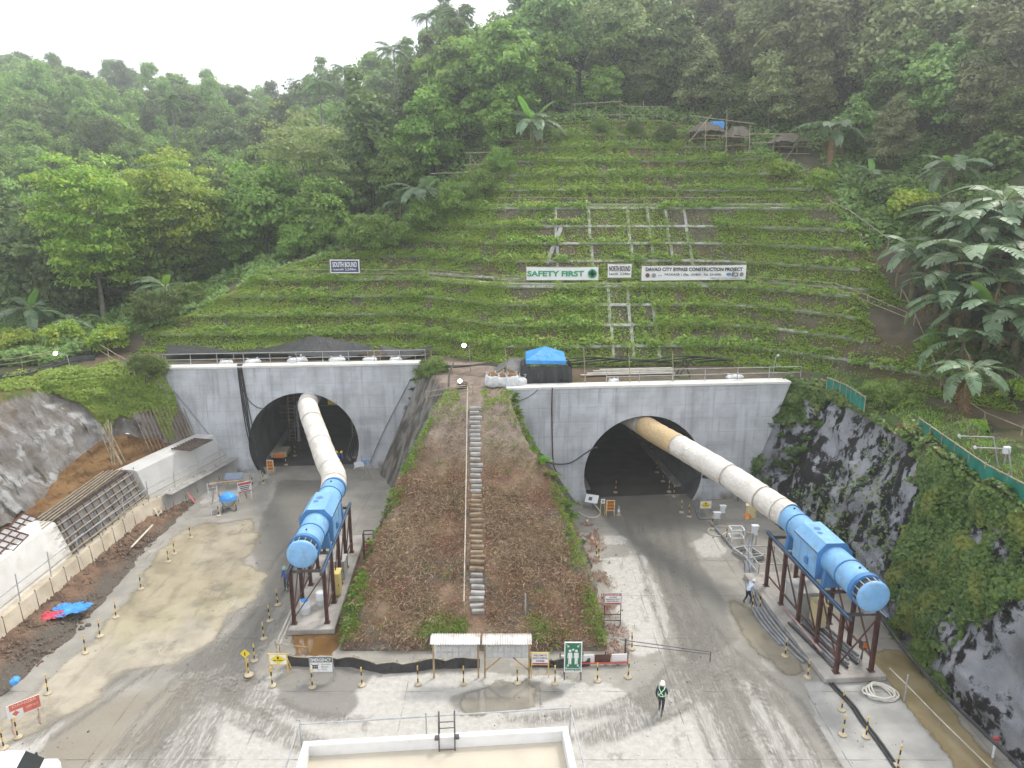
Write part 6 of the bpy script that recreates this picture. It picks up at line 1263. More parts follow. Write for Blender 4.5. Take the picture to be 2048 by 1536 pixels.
# ================================================================ white van at the lower left corner
g = G(26, 1518, 1.9); v = empty('white_van', (g.x - 1.0, g.y - .35, 0), R(-75), 'white van roof and windscreen at the bottom left corner', 'van')
VW = M('van_white', (.80, .81, .82), .25, .02, 1, bump=0)
secs = [(-2.3, .55, 1.80, .80), (-2.2, .45, 1.92, .84), (0.6, .45, 1.95, .84), (1.2, .45, 1.86, .80), (1.95, .45, 1.12, .82), (2.35, .45, .98, .80), (2.45, .5, .8, .76)]
vs = []; 
for (y, zb, zt, hw) in secs: vs += [(-hw, y, zb), (hw, y, zb), (hw * 1.02, y, min(zt, 1.05)), (hw * .86, y, zt - .08 if zt > 1.2 else zt), (hw * .7, y, zt), (-hw * .7, y, zt), (-hw * .86, y, zt - .08 if zt > 1.2 else zt), (-hw * 1.02, y, min(zt, 1.05))]
MB().add(vs, [(i * 8 + k, i * 8 + (k + 1) % 8, (i + 1) * 8 + (k + 1) % 8, (i + 1) * 8 + k) for i in range(len(secs) - 1) for k in range(8)] + [tuple(range(8)), tuple(range(48, 56))]).build('body', VW, v, True)
MB().quad((-.62, 1.32, 1.76), (.62, 1.32, 1.76), (.7, 1.92, 1.18), (-.7, 1.92, 1.18)).build('windscreen', GLASS, v).location.z = .03
for s in (-1, 1):
    MB().prism([(s * .83, .0, 1.15), (s * .84, 1.55, 1.15), (s * .76, 1.1, 1.72), (s * .75, .0, 1.76)], (s * .03, 0, 0)).build('side_window', GLASS, v); MB().box((s * 1.0, 1.5, 1.2), (.16, .1, .24), bev=.03).build('mirror', BLACK, v)
    for y in (-1.5, 1.45):
        wl = MB().cyl((s * .68, y, .32), (s * .86, y, .32), .32, 18).build('wheel', BLACK, v); MB().cyl((s * .84, y, .32), (s * .875, y, .32), .18, 14).build('rim', GALV, wl)
    MB().box((s * .6, 2.44, .78), (.3, .06, .14), bev=.02).build('headlight', CABW, v)
# ================================================================ people
def person(loc, face, label, J, mats, helm=HELW, vest=None, s=1.0):
    """J: joints; one continuous skinned surface; head, helmet and webbing are its parts"""
    t = empty('person', loc, face, label, 'person'); t.scale = (s, s, s)
    jn = list(J.keys()); pos = {k: Vector(v) for k, v in J.items()}
    ch = [('pelvis', 'waist'), ('waist', 'chest'), ('chest', 'neck'), ('neck', 'head'), ('head', 'crown')]
    for d in 'lr': ch += [('chest', 'sh' + d), ('sh' + d, 'el' + d), ('el' + d, 'wr' + d), ('wr' + d, 'ha' + d), ('pelvis', 'hp' + d), ('hp' + d, 'kn' + d), ('kn' + d, 'an' + d), ('an' + d, 'to' + d)]
    rad = dict(pelvis=(.15, .12), waist=(.145, .11), chest=(.17, .12), neck=(.06, .06), head=(.085, .095), crown=(.07, .08))
    for d in 'lr': rad.update({'sh' + d: (.075, .075), 'el' + d: (.05, .05), 'wr' + d: (.035, .035), 'ha' + d: (.035, .045), 'hp' + d: (.095, .095), 'kn' + d: (.065, .065), 'an' + d: (.05, .05), 'to' + d: (.045, .04)})
    me = bpy.data.meshes.new('body'); me.from_pydata([pos[k] for k in jn], [(jn.index(a), jn.index(b)) for a, b in ch], []); ob = bpy.data.objects.new('body', me); COL.objects.link(ob)
    md = ob.modifiers.new('s', 'SKIN'); ob.modifiers.new('d', 'SUBSURF').levels = 2
    for i, k in enumerate(jn): me.skin_vertices[0].data[i].radius = rad[k]; me.skin_vertices[0].data[i].use_root = (k == 'pelvis')
    bpy.context.view_layer.update(); m2 = bpy.data.meshes.new_from_object(ob.evaluated_get(bpy.context.evaluated_depsgraph_get())); bpy.data.objects.remove(ob)
    for m_ in mats: m2.materials.append(m_)           # shirt, trousers, skin, boots
    segm = {}
    for a, b in ch:
        segm[(a, b)] = 1 if (a[:2] in ('hp',) or b[:2] in ('hp',) ) else (1 if a[:2] == 'kn' else 3 if a[:2] == 'an' else 2 if a[:2] == 'wr' or a in ('neck', 'head') else 0)
    for p in m2.polygons:
        c = p.center; best = (9, 0)
        for (a, b), mi in segm.items():
            A, B_ = pos[a], pos[b]; d = B_ - A; u = max(0, min(1, (c - A).dot(d) / max(1e-6, d.length_squared))); q = (c - A - d * u).length
            if (a[:2] == 'kn') and u > .45: mi = 3
            if q < best[0]: best = (q, mi)
        if c.z < pos['pelvis'].z + .02 and best[1] == 0 and (c - pos['pelvis']).length < .2: best = (0, 1)
        p.material_index = best[1]
    m2.shade_smooth(); b = link('body', m2, t)
    hd = pos['head']; up = (pos['crown'] - pos['neck']).normalized(); q = up.to_track_quat('Z', 'Y').to_matrix().to_4x4()
    MB().lathe([(.155, -.01), (.15, .0), (.125, .02), (.122, .06), (.10, .115), (.055, .15), (.01, .16)], 18, Matrix.Translation(hd + up * .04) @ q @ Matrix.Diagonal((.92, 1.08, 1, 1))).build('helmet', helm, t, True)
    for d in 'lr':                               # fingers closing on what is held
        w_, h_ = pos['wr' + d], pos['ha' + d]; dr = (h_ - w_).normalized(); sd = dr.cross(Vector((0, 0, 1))); sd = sd.normalized() if sd.length > .1 else Vector((1, 0, 0))
        hn = MB()
        for k in range(4): o_ = sd * (.027 - .018 * k); L = (.055, .065, .06, .045)[k]; hn.tube([h_ + o_, h_ + o_ + dr * L + Vector((0, 0, -.005)), h_ + o_ + dr * (L + .02) + Vector((0, 0, -.035))], [.011, .010, .008], 6)
        hn.tube([w_ + dr * .05 + sd * .03, w_ + dr * .08 + sd * .06, w_ + dr * .115 + sd * .055], [.013, .011, .009], 6); hn.build('fingers', SKIN, t, True)
    if vest:
        for s_ in (-1, 1):
            for yy, sg_ in ((-.125, 1), (.135, -1)):
                a, bq = pos['chest'] + Vector((s_ * .13, yy * .8, .13)), pos['waist'] + Vector((-s_ * .12, yy, -.02)); mid = (a + bq) / 2 + Vector((0, yy * .25, 0)); MB().tube([a, mid, bq], .022, 6).build('webbing', vest, t, True)
            MB().tube([pos['chest'] + Vector((s_ * .13, -.1, .13)), pos['chest'] + Vector((s_ * .13, 0, .185)), pos['chest'] + Vector((s_ * .13, .11, .13))], .022, 6).build('webbing', vest, t, True)
        MB().tube([pos['waist'] + Vector((.16 * math.cos(a), .14 * math.sin(a), -.04)) for a in np.linspace(0, 6.283, 17)[:-1]], .02, 6, closed=True).build('belt', vest, t, True)
    return t
WALK = dict(pelvis=(0, 0, .95), waist=(0, .0, 1.1), chest=(0, .02, 1.33), neck=(0, .03, 1.5), head=(0, .05, 1.6), crown=(0, .05, 1.68), shl=(-.19, .02, 1.42), ell=(-.24, -.1, 1.16), wrl=(-.22, -.02, .93), hal=(-.21, .02, .85), shr=(.19, .02, 1.42), elr=(.25, .10, 1.16), wrr=(.22, .28, 1.0), har=(.21, .34, .94), hpl=(-.1, 0, .9), knl=(-.11, .22, .52), anl=(-.11, .24, .09), tol=(-.12, .42, .05), hpr=(.1, 0, .9), knr=(.11, -.03, .5), anr=(.11, -.34, .14), tor=(.11, -.22, .04))
STAND = dict(WALK, knl=(-.12, .03, .49), anl=(-.13, 0, .08), tol=(-.14, .16, .04), knr=(.12, .03, .49), anr=(.13, 0, .08), tor=(.14, .16, .04), elr=(.26, .03, 1.16), wrr=(.24, .16, .96), har=(.23, .2, .88), ell=(-.26, .03, 1.16), wrl=(-.24, .12, .95), hal=(-.23, .16, .87))
LEAN = dict(pelvis=(0, -.08, .92), waist=(0, -.03, 1.07), chest=(0, .12, 1.27), neck=(0, .24, 1.41), head=(0, .31, 1.49), crown=(0, .33, 1.57), shl=(-.19, .14, 1.36), ell=(-.24, .25, 1.10), wrl=(-.08, .42, .98), hal=(-.03, .47, .95), shr=(.19, .14, 1.36), elr=(.25, .24, 1.10), wrr=(.12, .44, .96), har=(.06, .50, .93), hpl=(-.1, -.08, .88), knl=(-.15, -.0, .48), anl=(-.2, -.22, .1), tol=(-.22, -.06, .04), hpr=(.1, -.08, .88), knr=(.13, .1, .48), anr=(.13, .06, .08), tor=(.14, .24, .04))
person(G(1321, 1427), R(-25), 'worker in dark clothes with lime crossed webbing and white helmet walking', WALK, [CLDARK, CLDARK, SKIN, CLGREY], HELW, VESTG)
person(G(1496, 1208), R(-70), 'worker in pale shirt and white helmet leaning on a rod by the pipes', LEAN, [CLWHITE, CLDARK, SKIN, CLGREY], HELW)
t = tag(MB().cyl((0, 0, 0), (.05, .02, 1.15), .018, 6).build('steel_rod', STEEL), 'thin rod held by the worker in the pale shirt', 'rod'); t.location = G(1508, 1214)
person(G(574, 1182), R(150), 'worker in blue standing behind the front leg of the left fan stand', STAND, [CLBLUE, M('teal_trousers', (.03, .07, .07), .8), SKIN, CLGREY], M('green_helmet', (.25, .45, .30), .4))
person(G(676, 937), R(160), 'worker in blue with yellow helmet in the left tunnel, nearer the duct', STAND, [CLBLUE, CLDARK, SKIN, CLGREY], HELY); person(G(686, 937), R(120), 'worker in blue with yellow helmet in the left tunnel, farther from the duct', STAND, [CLBLUE, CLDARK, SKIN, CLGREY], HELY)
# ================================================================ vegetation
NR = np.random.RandomState(5)
def rdir(n, zmin=-1.0):
    z = NR.uniform(zmin, 1, n); a = NR.uniform(0, 2 * np.pi, n); r = np.sqrt(1 - z * z); return np.stack([r * np.cos(a), r * np.sin(a), z], 1)
def oriented(N, L, W, jit=.5):
    """leaf axes lying roughly across the normals N"""
    n = len(N); N = norm(N + NR.normal(0, jit, (n, 3))); t = norm(np.cross(N, NR.normal(0, 1, (n, 3)))); U = t * L[:, None]; V = norm(np.cross(N, t)) * W[:, None]; return U, V
LV = leafmat('vine_leaf', (0.091, 0.171, 0.022), (0.189, 0.268, 0.037), (0.159, 0.217, 0.035), .34, .5, 0, .35)
LVD = leafmat('vine_leaf_dark', (0.025, 0.064, 0.012), (0.106, 0.169, 0.035), (0.137, 0.164, 0.030), .25, .45, 0, .5)
LT1 = leafmat('tree_leaf_bright', (0.101, 0.183, 0.022), (0.235, 0.323, 0.043), (0.269, 0.314, 0.047), .35, .5, .12, .5)
LT2 = leafmat('tree_leaf_mid', (0.067, 0.127, 0.025), (0.158, 0.219, 0.043), None, .32, .55, .48)
LT3 = leafmat('tree_leaf_dark', (0.068, 0.126, 0.037), (0.155, 0.220, 0.060), None, .28, .55, .48)
LT4 = leafmat('tree_leaf_pale', (.125, .165, .06), (.20, .245, .10), None, .4, .55, .06)
LT5 = leafmat('tree_leaf_dusty', (0.122, 0.156, 0.073), (0.229, 0.251, 0.114), None, .3, .6, .48)
LB = leafmat('banana_leaf', (.075, .125, .065), (.135, .195, .115), None, .3, .5, .25)
LBY = leafmat('banana_leaf_young', (0.080, 0.176, 0.028), (0.104, 0.208, 0.040), None, .4, .35, .1)
LBD = leafmat('banana_leaf_dead', (.17, .10, .05), (.24, .15, .08), None, .2, .8, .2)
LP = leafmat('palm_leaf', (0.042, 0.091, 0.024), (0.084, 0.147, 0.042), None, .25, .5, .25)
LF = leafmat('fern_leaf', (0.057, 0.135, 0.018), (0.138, 0.229, 0.035), None, .3, .5, .2)
LG = leafmat('grass_blade', (0.072, 0.144, 0.015), (0.166, 0.225, 0.031), None, .3, .6, .1)
LDR = leafmat('dry_grass_red', (0.195, 0.100, 0.070), (0.345, 0.211, 0.147), (0.305, 0.237, 0.163), .15, .8, 0, .35)
LST = leafmat('dry_grass_straw', (.19, .145, .095), (.36, .29, .195), None, .2, .8, 0)
# ---- creeping vines over the cut slope
BARE = [[(1075, 440), (1250, 418), (1440, 430), (1440, 520), (1300, 530), (1090, 530)], [(1195, 575), (1300, 575), (1290, 715), (1205, 715)], [(1000, 400), (1570, 405), (1570, 425), (1000, 422)], [(1030, 565), (1110, 562), (1110, 590), (1030, 590)], [(1160, 690), (1370, 690), (1370, 720), (1160, 720)], [(820, 540), (1050, 545), (1050, 560), (820, 556)]]
def slope_vines(n):
    x = NR.uniform(-37, 35.5, n); s = NR.uniform(-.6, 29, n); y = toe(x) + s; hc = h_cut(x, y); hn = h_nat(x, y)
    sl = np.interp(s, [-.6, 0, 6.6, 6.9, 8.4, 8.8, 16.2, 16.5, 17.7, 18.1, 28, 29], [.25, .9, 1, .25, .25, .9, 1, .3, .3, .9, 1, .8])
    wav = (vnoise(x, s * 0 + 4, 3, 2) - .5) * .35; RW = np.array([0] + rows); ab = s[:, None] + wav[:, None] - RW[None]; up = np.min(np.where(ab >= -.12, ab + .12, 9), 1)   # height above the beam just below
    pile = np.exp(-(up / .5) ** 2); dc = np.min(np.abs(x[:, None] - cols[None]), 1); pile = np.maximum(pile, .55 * np.exp(-(dc / .3) ** 2))
    cl = vnoise(x, s, 1.1, 4); big = vnoise(x + 40, s, 6, 2); w = y * math.cos(PITCH) + (CZ - np.minimum(hc, hn)) * math.sin(PITCH)
    px = 1024 + FOC * x / w; py = 768 - FOC * (y * math.sin(PITCH) - (CZ - np.minimum(hc, hn)) * math.cos(PITCH)) / w
    bare = np.zeros(n)
    for b in BARE: bare = np.maximum(bare, inpoly(px + (cl - .5) * 70, py + (big - .5) * 24, b).astype(float))
    dens = sl * np.clip(.40 + .8 * pile + (cl - .5) * 1.9 + (big - .5) * 1.2, .05, 1) * (1 - .5 * bare); dens = np.where(inpoly(px, py, [(1640, 760), (1700, 690), (1800, 640), (1830, 700), (1760, 770)]), dens * .06, dens)
    keep = (NR.rand(n) < dens) & (hc < hn + .9); x, s, y, pile, cl, bare = x[keep], s[keep], y[keep], pile[keep], cl[keep], bare[keep]; P = np.stack([x, y, np.minimum(h_cut(x, y), h_nat(x, y))], 1)
    hh = (.06 + .62 * pile * np.clip(cl * 1.8 - .15, .2, 1) * (1 - .75 * bare)) * NR.rand(len(x)) ** .6
    on = np.where((s > 6.6) & (s < 8.6) | (s > 16.3) & (s < 17.9), 0.0, 1.0); P[:, 1] -= hh * .75 * on + .02; P[:, 2] += hh * .62 + .05; hang = (pile > .6) & (NR.rand(len(x)) < .45) & (bare < .5); P[:, 2] -= np.where(hang, NR.rand(len(x)) * .55, 0); P[:, 1] -= np.where(hang, .22, 0)
    N = np.tile(np.array([0, -.45, .9]), (len(x), 1)); L = NR.uniform(.11, .27, len(x)); U, V = oriented(N, L, L * NR.uniform(.26, .42, len(x)), .6); V4, F4 = leaf_quads(P - U * .5, U, V); return np_mesh('slope_vines', V4, F4, LV)
tag(link('slope_vines', slope_vines(900000)), 'bright green creeping vines covering the terraced cut slope', 'vines', kind='stuff')
# taller weed clumps that break the even cover
nc = 2600; cx_ = NR.uniform(-36, 35, nc); rr_ = np.array(rows)[NR.randint(0, len(rows), nc)] + NR.uniform(-.1, .55, nc); kk = vnoise(cx_ + 70, rr_, 4.0, 3) > .46; cx_, rr_ = cx_[kk], rr_[kk]; cy_ = toe(cx_) + rr_; kk = h_cut(cx_, cy_) < h_nat(cx_, cy_) + .5; cx_, cy_ = cx_[kk], cy_[kk]; cz_ = h_cut(cx_, cy_)
m_ = 46; q = rdir(len(cx_) * m_, -.2).reshape(len(cx_), m_, 3) * (NR.uniform(.25, .75, (len(cx_), 1, 1)) * NR.uniform(.5, 1.1, (len(cx_), m_, 1))) * np.array([1.5, .8, .8]); P = (np.stack([cx_, cy_ - .2, cz_ + .15], 1)[:, None] + q).reshape(-1, 3); L = NR.uniform(.14, .42, len(P)); U, V = oriented(norm(q.reshape(-1, 3) + np.array([0, -.3, .6])), L, L * NR.uniform(.14, .36, len(P)), .5); V4, F4 = leaf_quads(P - U * .5, U, V, .25, .15)
tag(link('slope_weeds', np_mesh('slope_weeds', V4, F4, leafmat('weed_leaf', (0.094, 0.165, 0.024), (0.210, 0.292, 0.048), (0.240, 0.275, 0.055), .36, .5, 0, .6))), 'taller weed clumps along the terrace rows', 'weeds', kind='stuff')
def face_vines(P, Nn, polys, n, mat, name, label, size=(.14, .30), drop=.12, cov=.45, sc=1.6, lw=(.36, .5)):
    nu, nv = P.shape[:2]; a = NR.uniform(0, nu - 1.01, n); b = NR.uniform(0, nv - 1.01, n); i = a.astype(int); j = b.astype(int); fu = (a - i)[:, None]; fv = (b - j)[:, None]
    Q = P[i, j] * (1 - fu) * (1 - fv) + P[i + 1, j] * fu * (1 - fv) + P[i, j + 1] * (1 - fu) * fv + P[i + 1, j + 1] * fu * fv; nn = Nn[i, j]
    nn = np.where((nn[:, 2:] < 0), -nn, nn); w = Q[:, 1] * math.cos(PITCH) + (CZ - Q[:, 2]) * math.sin(PITCH); px = 1024 + FOC * Q[:, 0] / w; py = 768 - FOC * (Q[:, 1] * math.sin(PITCH) - (CZ - Q[:, 2]) * math.cos(PITCH)) / w
    cl = vnoise(Q[:, 1] * 1.0, Q[:, 2] * .6 + Q[:, 0], sc, 4); m = np.zeros(n)
    for (pl, st) in polys: m = np.maximum(m, st * inpoly(px + (cl - .5) * 60, py + (cl - .5) * 40, pl))
    k = NR.rand(n) < m * np.clip((cl - cov) * 5 + .6, .02, 1); Q, nn, cl = Q[k], nn[k], cl[k]; Q = Q + nn * (NR.rand(len(Q)) ** .6 * np.clip(cl * 1.1 - .2, .05, .6))[:, None]
    N = norm(nn * .7 + np.array([-.1, -.35, .55])); L = NR.uniform(*size, len(Q)); U, V = oriented(N, L, L * NR.uniform(*lw, len(Q)), .4); U[:, 2] -= drop * L; V4, F4 = leaf_quads(Q - U * .5, U, V); return tag(link(name, np_mesh(name, V4, F4, mat)), label, 'vines', kind='stuff')
face_vines(rockP, rockN, [([(1800, 840), (1870, 870), (1950, 940), (2060, 1010), (2060, 1190), (1960, 1240), (1880, 1300), (1800, 1250), (1770, 1150), (1830, 1050), (1850, 960)], 1.0), ([(1570, 760), (1660, 775), (1760, 830), (1800, 870), (1700, 815), (1640, 815), (1600, 850), (1560, 850)], .8), ([(1490, 900), (1540, 900), (1520, 940), (1490, 960)], .5), ([(1600, 1000), (1800, 880), (1790, 1130), (1640, 1160)], .03), ([(1690, 1260), (1800, 1240), (1830, 1330), (1700, 1330)], .8), ([(1800, 1320), (1880, 1340), (1920, 1420), (1850, 1420)], .5)], 230000, LVD, 'rock_vines', 'dark green creeper hanging over the right rock face', (.15, .30), .15, .42)
face_vines(rockP, rockN, [([(1640, 700), (1760, 700), (1880, 790), (2060, 880), (2060, 1010), (1950, 935), (1850, 860), (1750, 820), (1650, 775)], 1.0)], 70000, LG, 'ledge_grass', 'bright green grass on the ledge above the rock face', (.12, .34), -.6, .38, 1.6, (.06, .11))
face_vines(sP, sN, [([(40, 770), (110, 735), (200, 715), (340, 735), (352, 870), (330, 880), (300, 815), (250, 830), (215, 865), (170, 815), (110, 790)], 1.0), ([(-20, 730), (120, 715), (340, 700), (340, 740), (100, 760), (-20, 790)], .9)], 150000, LV, 'bank_vines', 'pale green creeper spilling over the left shotcrete bank', (.15, .30), .15, .40)
# ---- dry grass, weeds and edge grass on the mound
def blades(x, y, z, L, W, mat, name, label, down=(0, -.5, .5), jit=.6, cat='grass'):
    n = len(x); P = np.stack([x, y, z], 1); D = norm(np.array(down) + NR.normal(0, jit, (n, 3))); D[:, 2] = np.abs(D[:, 2]) * .8 + .1; U = D * L[:, None]; V = norm(np.cross(D, NR.normal(0, 1, (n, 3)))) * W[:, None]; V4, F4 = leaf_quads(P, U, V, .1, .25); return tag(link(name, np_mesh(name, V4, F4, mat)), label, cat, kind='stuff')
def mound_pts(n, f):
    x = NR.uniform(-11.5, 6.5, n); y = NR.uniform(34.7, 54.5, n); z = hm(x, y); k = (z > .1) & (NR.rand(n) < f(x, y, z)) & (np.abs(x - (-2.05 - .05 * (y - 36.6))) > .52); return x[k], y[k], z[k]
def edgef(x, y):
    xl = np.interp(y, [34.5, 36, 38, 41.3, 47.8, 53], [-9.6, -9.4, -9.1, -8.6, -7.0, -4.9]); xr = np.interp(y, [34.5, 36, 38.6, 44.6, 47.8, 51.5], [5.1, 4.9, 4.4, 3.2, 1.4, -.2]); return x - xl, xr - x
low = lambda x, y, z: np.clip((47.2 - y) / 1.8 + (vnoise(x, y, 2, 3) - .5) * 2, .10, 1) * np.clip(.2 + (vnoise(x + 9, y, 1.3, 3) - .35) * 3, .1, 1)
x, y, z = mound_pts(100000, low); L = NR.uniform(.12, .34, len(x)); blades(x, y, z, L, L * .10, LDR, 'red_dry_grass', 'reddish brown withered ground cover on the mound', (0, -.6, .35))
x, y, z = mound_pts(90000, lambda x, y, z: np.clip((46 - y), 0, 1) * np.clip((vnoise(x + 3, y + 8, 2.6, 3) - .50) * 6, 0.02, 1) * (np.minimum(*edgef(x, y)) > .6)); L = NR.uniform(.25, .65, len(x)); blades(x, y, z, L, L * .045, LST, 'straw_grass', 'pale straw grass lying in clumps on the mound', (0, -.8, .3), .8)
x, y, z = mound_pts(60000, lambda x, y, z: .5 * np.clip((vnoise(x + 30, y, 1.7, 3) - .42) * 4, .05, 1) * (y < 50)); L = NR.uniform(.12, .36, len(x)); blades(x, y, z, L, L * .08, leafmat('dull_grass', (0.106, 0.102, 0.042), (0.194, 0.180, 0.072), None, .2, .8, 0), 'dull_grass', 'dull olive grass mixed through the withered mound cover', (0, -.5, .5), .7)
def gf(x, y, z):
    a, b = edgef(x, y); e = np.minimum(np.abs(a + .1), np.abs(b + .1)); return np.clip(1.3 - e * 1.5, 0, 1) * np.clip(.15 + (vnoise(x, y + 5, 1.2, 3) - .45) * 5, 0, 1) * (y < 50) + .05 * (vnoise(x, y, 1.5) > .62) + np.clip((36.6 - y), 0, 1) * .8 * np.clip((vnoise(x, y, 1.5) - .4) * 4, 0, 1)
x, y, z = mound_pts(120000, gf); L = NR.uniform(.16, .5, len(x)); blades(x, y, z, L, L * .09, LG, 'edge_grass', 'bright green grass along both edges of the mound', (0, -.3, .7), .55)
x, y, z = mound_pts(60000, lambda x, y, z: np.clip((y - 49.5) * .5, 0, 1) * (vnoise(x, y, 1.1) > .5)); L = NR.uniform(.1, .3, len(x)); blades(x, y, z, L, L * .15, LV, 'top_weeds', 'low weeds round the head of the mound', (0, -.2, .7))
n = 9000; x = NR.uniform(5.2, 8.0, n); y = NR.uniform(33.5, 51, n); k = NR.rand(n) < np.clip(1.1 - np.abs(x - 5.9) * 1.1, 0, 1) * (vnoise(x, y, .9) > .48); L = NR.uniform(.1, .35, k.sum()); blades(x[k], y[k], x[k] * 0 + .01, L, L * .1, LDR, 'verge_weeds', 'brown and green weeds on the verge right of the mound', (0, 0, .8), .8)
# spoil clods on the strip by the wall: loose, uncountable
n = 5200; x = NR.uniform(-29.8, -25, n); y = NR.uniform(20, 57, n); ed = np.interp(y, [14, 31, 36.3, 46, 52, 55, 57.5], [-26.2, -25.8, -25.3, -26.3, -26.5, -26.4, -27.5]); k = x < ed; x, y, ed = x[k], y[k], ed[k]; z = np.clip((ed - x) * .28, 0, .6)
s = NR.uniform(.03, .11, len(x)) * (1 + (NR.rand(len(x)) > .96)); O = np.array([(1, 0, 0), (0, 1, 0), (-1, 0, 0), (0, -1, 0), (0, 0, 1), (0, 0, -1)], float); C_ = np.stack([x, y, z], 1)[:, None] + O[None] * s[:, None, None] * NR.uniform(.6, 1.3, (len(x), 6, 1))
Fo = np.array([(0, 1, 4), (1, 2, 4), (2, 3, 4), (3, 0, 4), (1, 0, 5), (2, 1, 5), (3, 2, 5), (0, 3, 5)]); F8 = (np.arange(len(x))[:, None, None] * 6 + Fo[None]).reshape(-1, 3)
tag(link('clods', np_mesh('clods', C_.reshape(-1, 3), F8, M('clod', (.15, .105, .075), .95, .45, 5))), 'loose clods of earth on the spoil strip', 'clods', kind='stuff')
n = 4200; x = NR.uniform(-25, 20, n); y = NR.uniform(20, 54, n); k = (NR.rand(n) < np.clip((vnoise(x, y, 3, 3) - .42) * 4, .05, 1)) & ~((x > -12) & (x < 6.5) & (y > 33)) & ~((x > -9) & (x < 3) & (y < 26)); x, y = x[k], y[k]; s = NR.uniform(.012, .04, len(x)) * (1 + 1.2 * (NR.rand(len(x)) > .95))
C_ = np.stack([x, y, x * 0 + .02], 1)[:, None] + O[None] * s[:, None, None] * NR.uniform(.6, 1.3, (len(x), 6, 1)); F8 = (np.arange(len(x))[:, None, None] * 6 + Fo[None]).reshape(-1, 3)
tag(link('gravel', np_mesh('gravel', C_.reshape(-1, 3), F8, M('gravel_stone', (.17, .155, .13), .95, .5, 7))), 'loose gravel and mud crumbs on the yard', 'gravel', kind='stuff')
# ---- tree prototypes
def crown(seed, nb, Rx, Rz, per, ls, flat=.75, shell=.55, lw=.34, droop=.15, zc=None, up=.55, wob=.0, zlo=-.55):
    global NR; keep_ = NR; NR = np.random.RandomState(seed); zc = Rz if zc is None else zc; Ps = []; Ns = []
    d = rdir(nb, zlo); rr = NR.uniform(shell, 1, nb)[:, None]; cen = d * rr * np.array([Rx, Rx, Rz]) * (1 + NR.normal(0, .1 + wob, (nb, 1))) + np.array([0, 0, zc])
    br = NR.uniform(.2, .38, nb) * Rx
    for i in range(nb):
        m = int(per * NR.uniform(.6, 1.4)); q = rdir(m, -.35); r_ = br[i] * NR.uniform(.4, 1.32, (m, 1)); Ps.append(cen[i] + q * r_ * np.array([1, 1, flat])); Ns.append(norm(q * .6 + np.array([0, 0, up])))
    P = np.concatenate(Ps); N = np.concatenate(Ns); L = NR.uniform(.65, 1.3, len(P)) * ls; U, V = oriented(N, L, L * lw, .45); U[:, 2] -= droop * L; V4, F4 = leaf_quads(P - U * .5, U, V); NR = keep_; return V4, F4, cen
def trunk_mesh(name, h, r, cen, seed, mat, limbs=7):
    rr = random.Random(seed); mb = MB(); pts = [Vector((rr.uniform(-.15, .15) * k * h * .05, rr.uniform(-.15, .15) * k * h * .05, h * k / 5 - (.8 if k == 0 else 0))) for k in range(6)]; mb.tube(pts, [r * (1.25 if k == 0 else 1 - .15 * k) for k in range(6)], 8)
    for c in [cen[rr.randrange(len(cen))] for _ in range(limbs)]:
        c = Vector(c); b = pts[rr.randint(2, 5)].copy(); 
        if c.z < b.z: b = pts[2].copy()
        mid = b.lerp(c, .5) + Vector((0, 0, -.2)); mb.tube([b, mid, c], [r * .4, r * .25, r * .08], 5)
    return mb.mesh(name, mat, True)
PROTO = {}
def make_proto(key, name, lm, bark, th, tr, **kw):
    V4, F4, cen = crown(**kw); me = np_mesh('crown', V4, F4, lm); tm = trunk_mesh('trunk', th, tr, cen, kw['seed'], bark); PROTO[key] = (name, me, tm)
make_proto('layer', 'broadleaf_tree', LT1, BARK, 13, .28, seed=1, nb=150, Rx=5.0, Rz=6.8, per=150, ls=.40, flat=.42, zlo=-.9, zc=10.2, up=.9, droop=.3)
make_proto('layer2', 'broadleaf_tree', LT1, BARK, 11, .25, seed=2, nb=120, Rx=4.4, Rz=5.8, per=150, ls=.40, flat=.45, zlo=-.85, zc=9, up=.9, droop=.3)
make_proto('round', 'forest_tree', LT2, BARKD, 7, .26, seed=3, nb=80, Rx=4.2, Rz=4.8, per=150, ls=.58, flat=.75, zlo=-.8, zc=6.2)
make_proto('round2', 'forest_tree', LT2, BARKD, 8, .26, seed=4, nb=60, Rx=3.6, Rz=5.6, per=160, ls=.54, flat=.8, zlo=-.8, zc=7.2, wob=.06)
make_proto('dark', 'forest_tree', LT3, BARKD, 7.5, .28, seed=5, nb=70, Rx=4.4, Rz=5.2, per=150, ls=.6, flat=.7, zlo=-.8, zc=6.8, wob=.05)
make_proto('dark2', 'forest_tree', LT3, BARKD, 9, .3, seed=6, nb=60, Rx=3.4, Rz=6.6, per=160, ls=.58, flat=.8, zlo=-.8, zc=8.2, wob=.08)
make_proto('pale', 'sparse_tree', LT4, BARK, 13, .22, seed=7, nb=60, Rx=5.0, Rz=5.6, per=55, ls=.42, flat=.6, zc=12.5, shell=.35, wob=.1)
make_proto('dusty', 'forest_tree', LT5, BARKD, 9, .26, seed=8, nb=60, Rx=4.4, Rz=6.2, per=120, ls=.56, flat=.8, zlo=-.8, zc=8.2, wob=.1)
make_proto('column', 'vine_clad_tree', LT2, BARKD, 11, .3, seed=9, nb=60, Rx=2.4, Rz=7.0, per=120, ls=.42, flat=1.2, zc=7.3, droop=.5, up=.2, zlo=-.9)
make_proto('bush', 'shrub', LT1, BARKD, 1.2, .08, seed=10, nb=34, Rx=1.7, Rz=1.25, per=110, ls=.26, flat=.8, zc=1.25, zlo=-.7)
make_proto('feather', 'feathery_shrub', LT2, BARKD, 1.4, .08, seed=12, nb=40, Rx=2.0, Rz=1.5, per=130, ls=.34, flat=.7, zc=1.5, lw=.12, droop=.4, zlo=-.7)
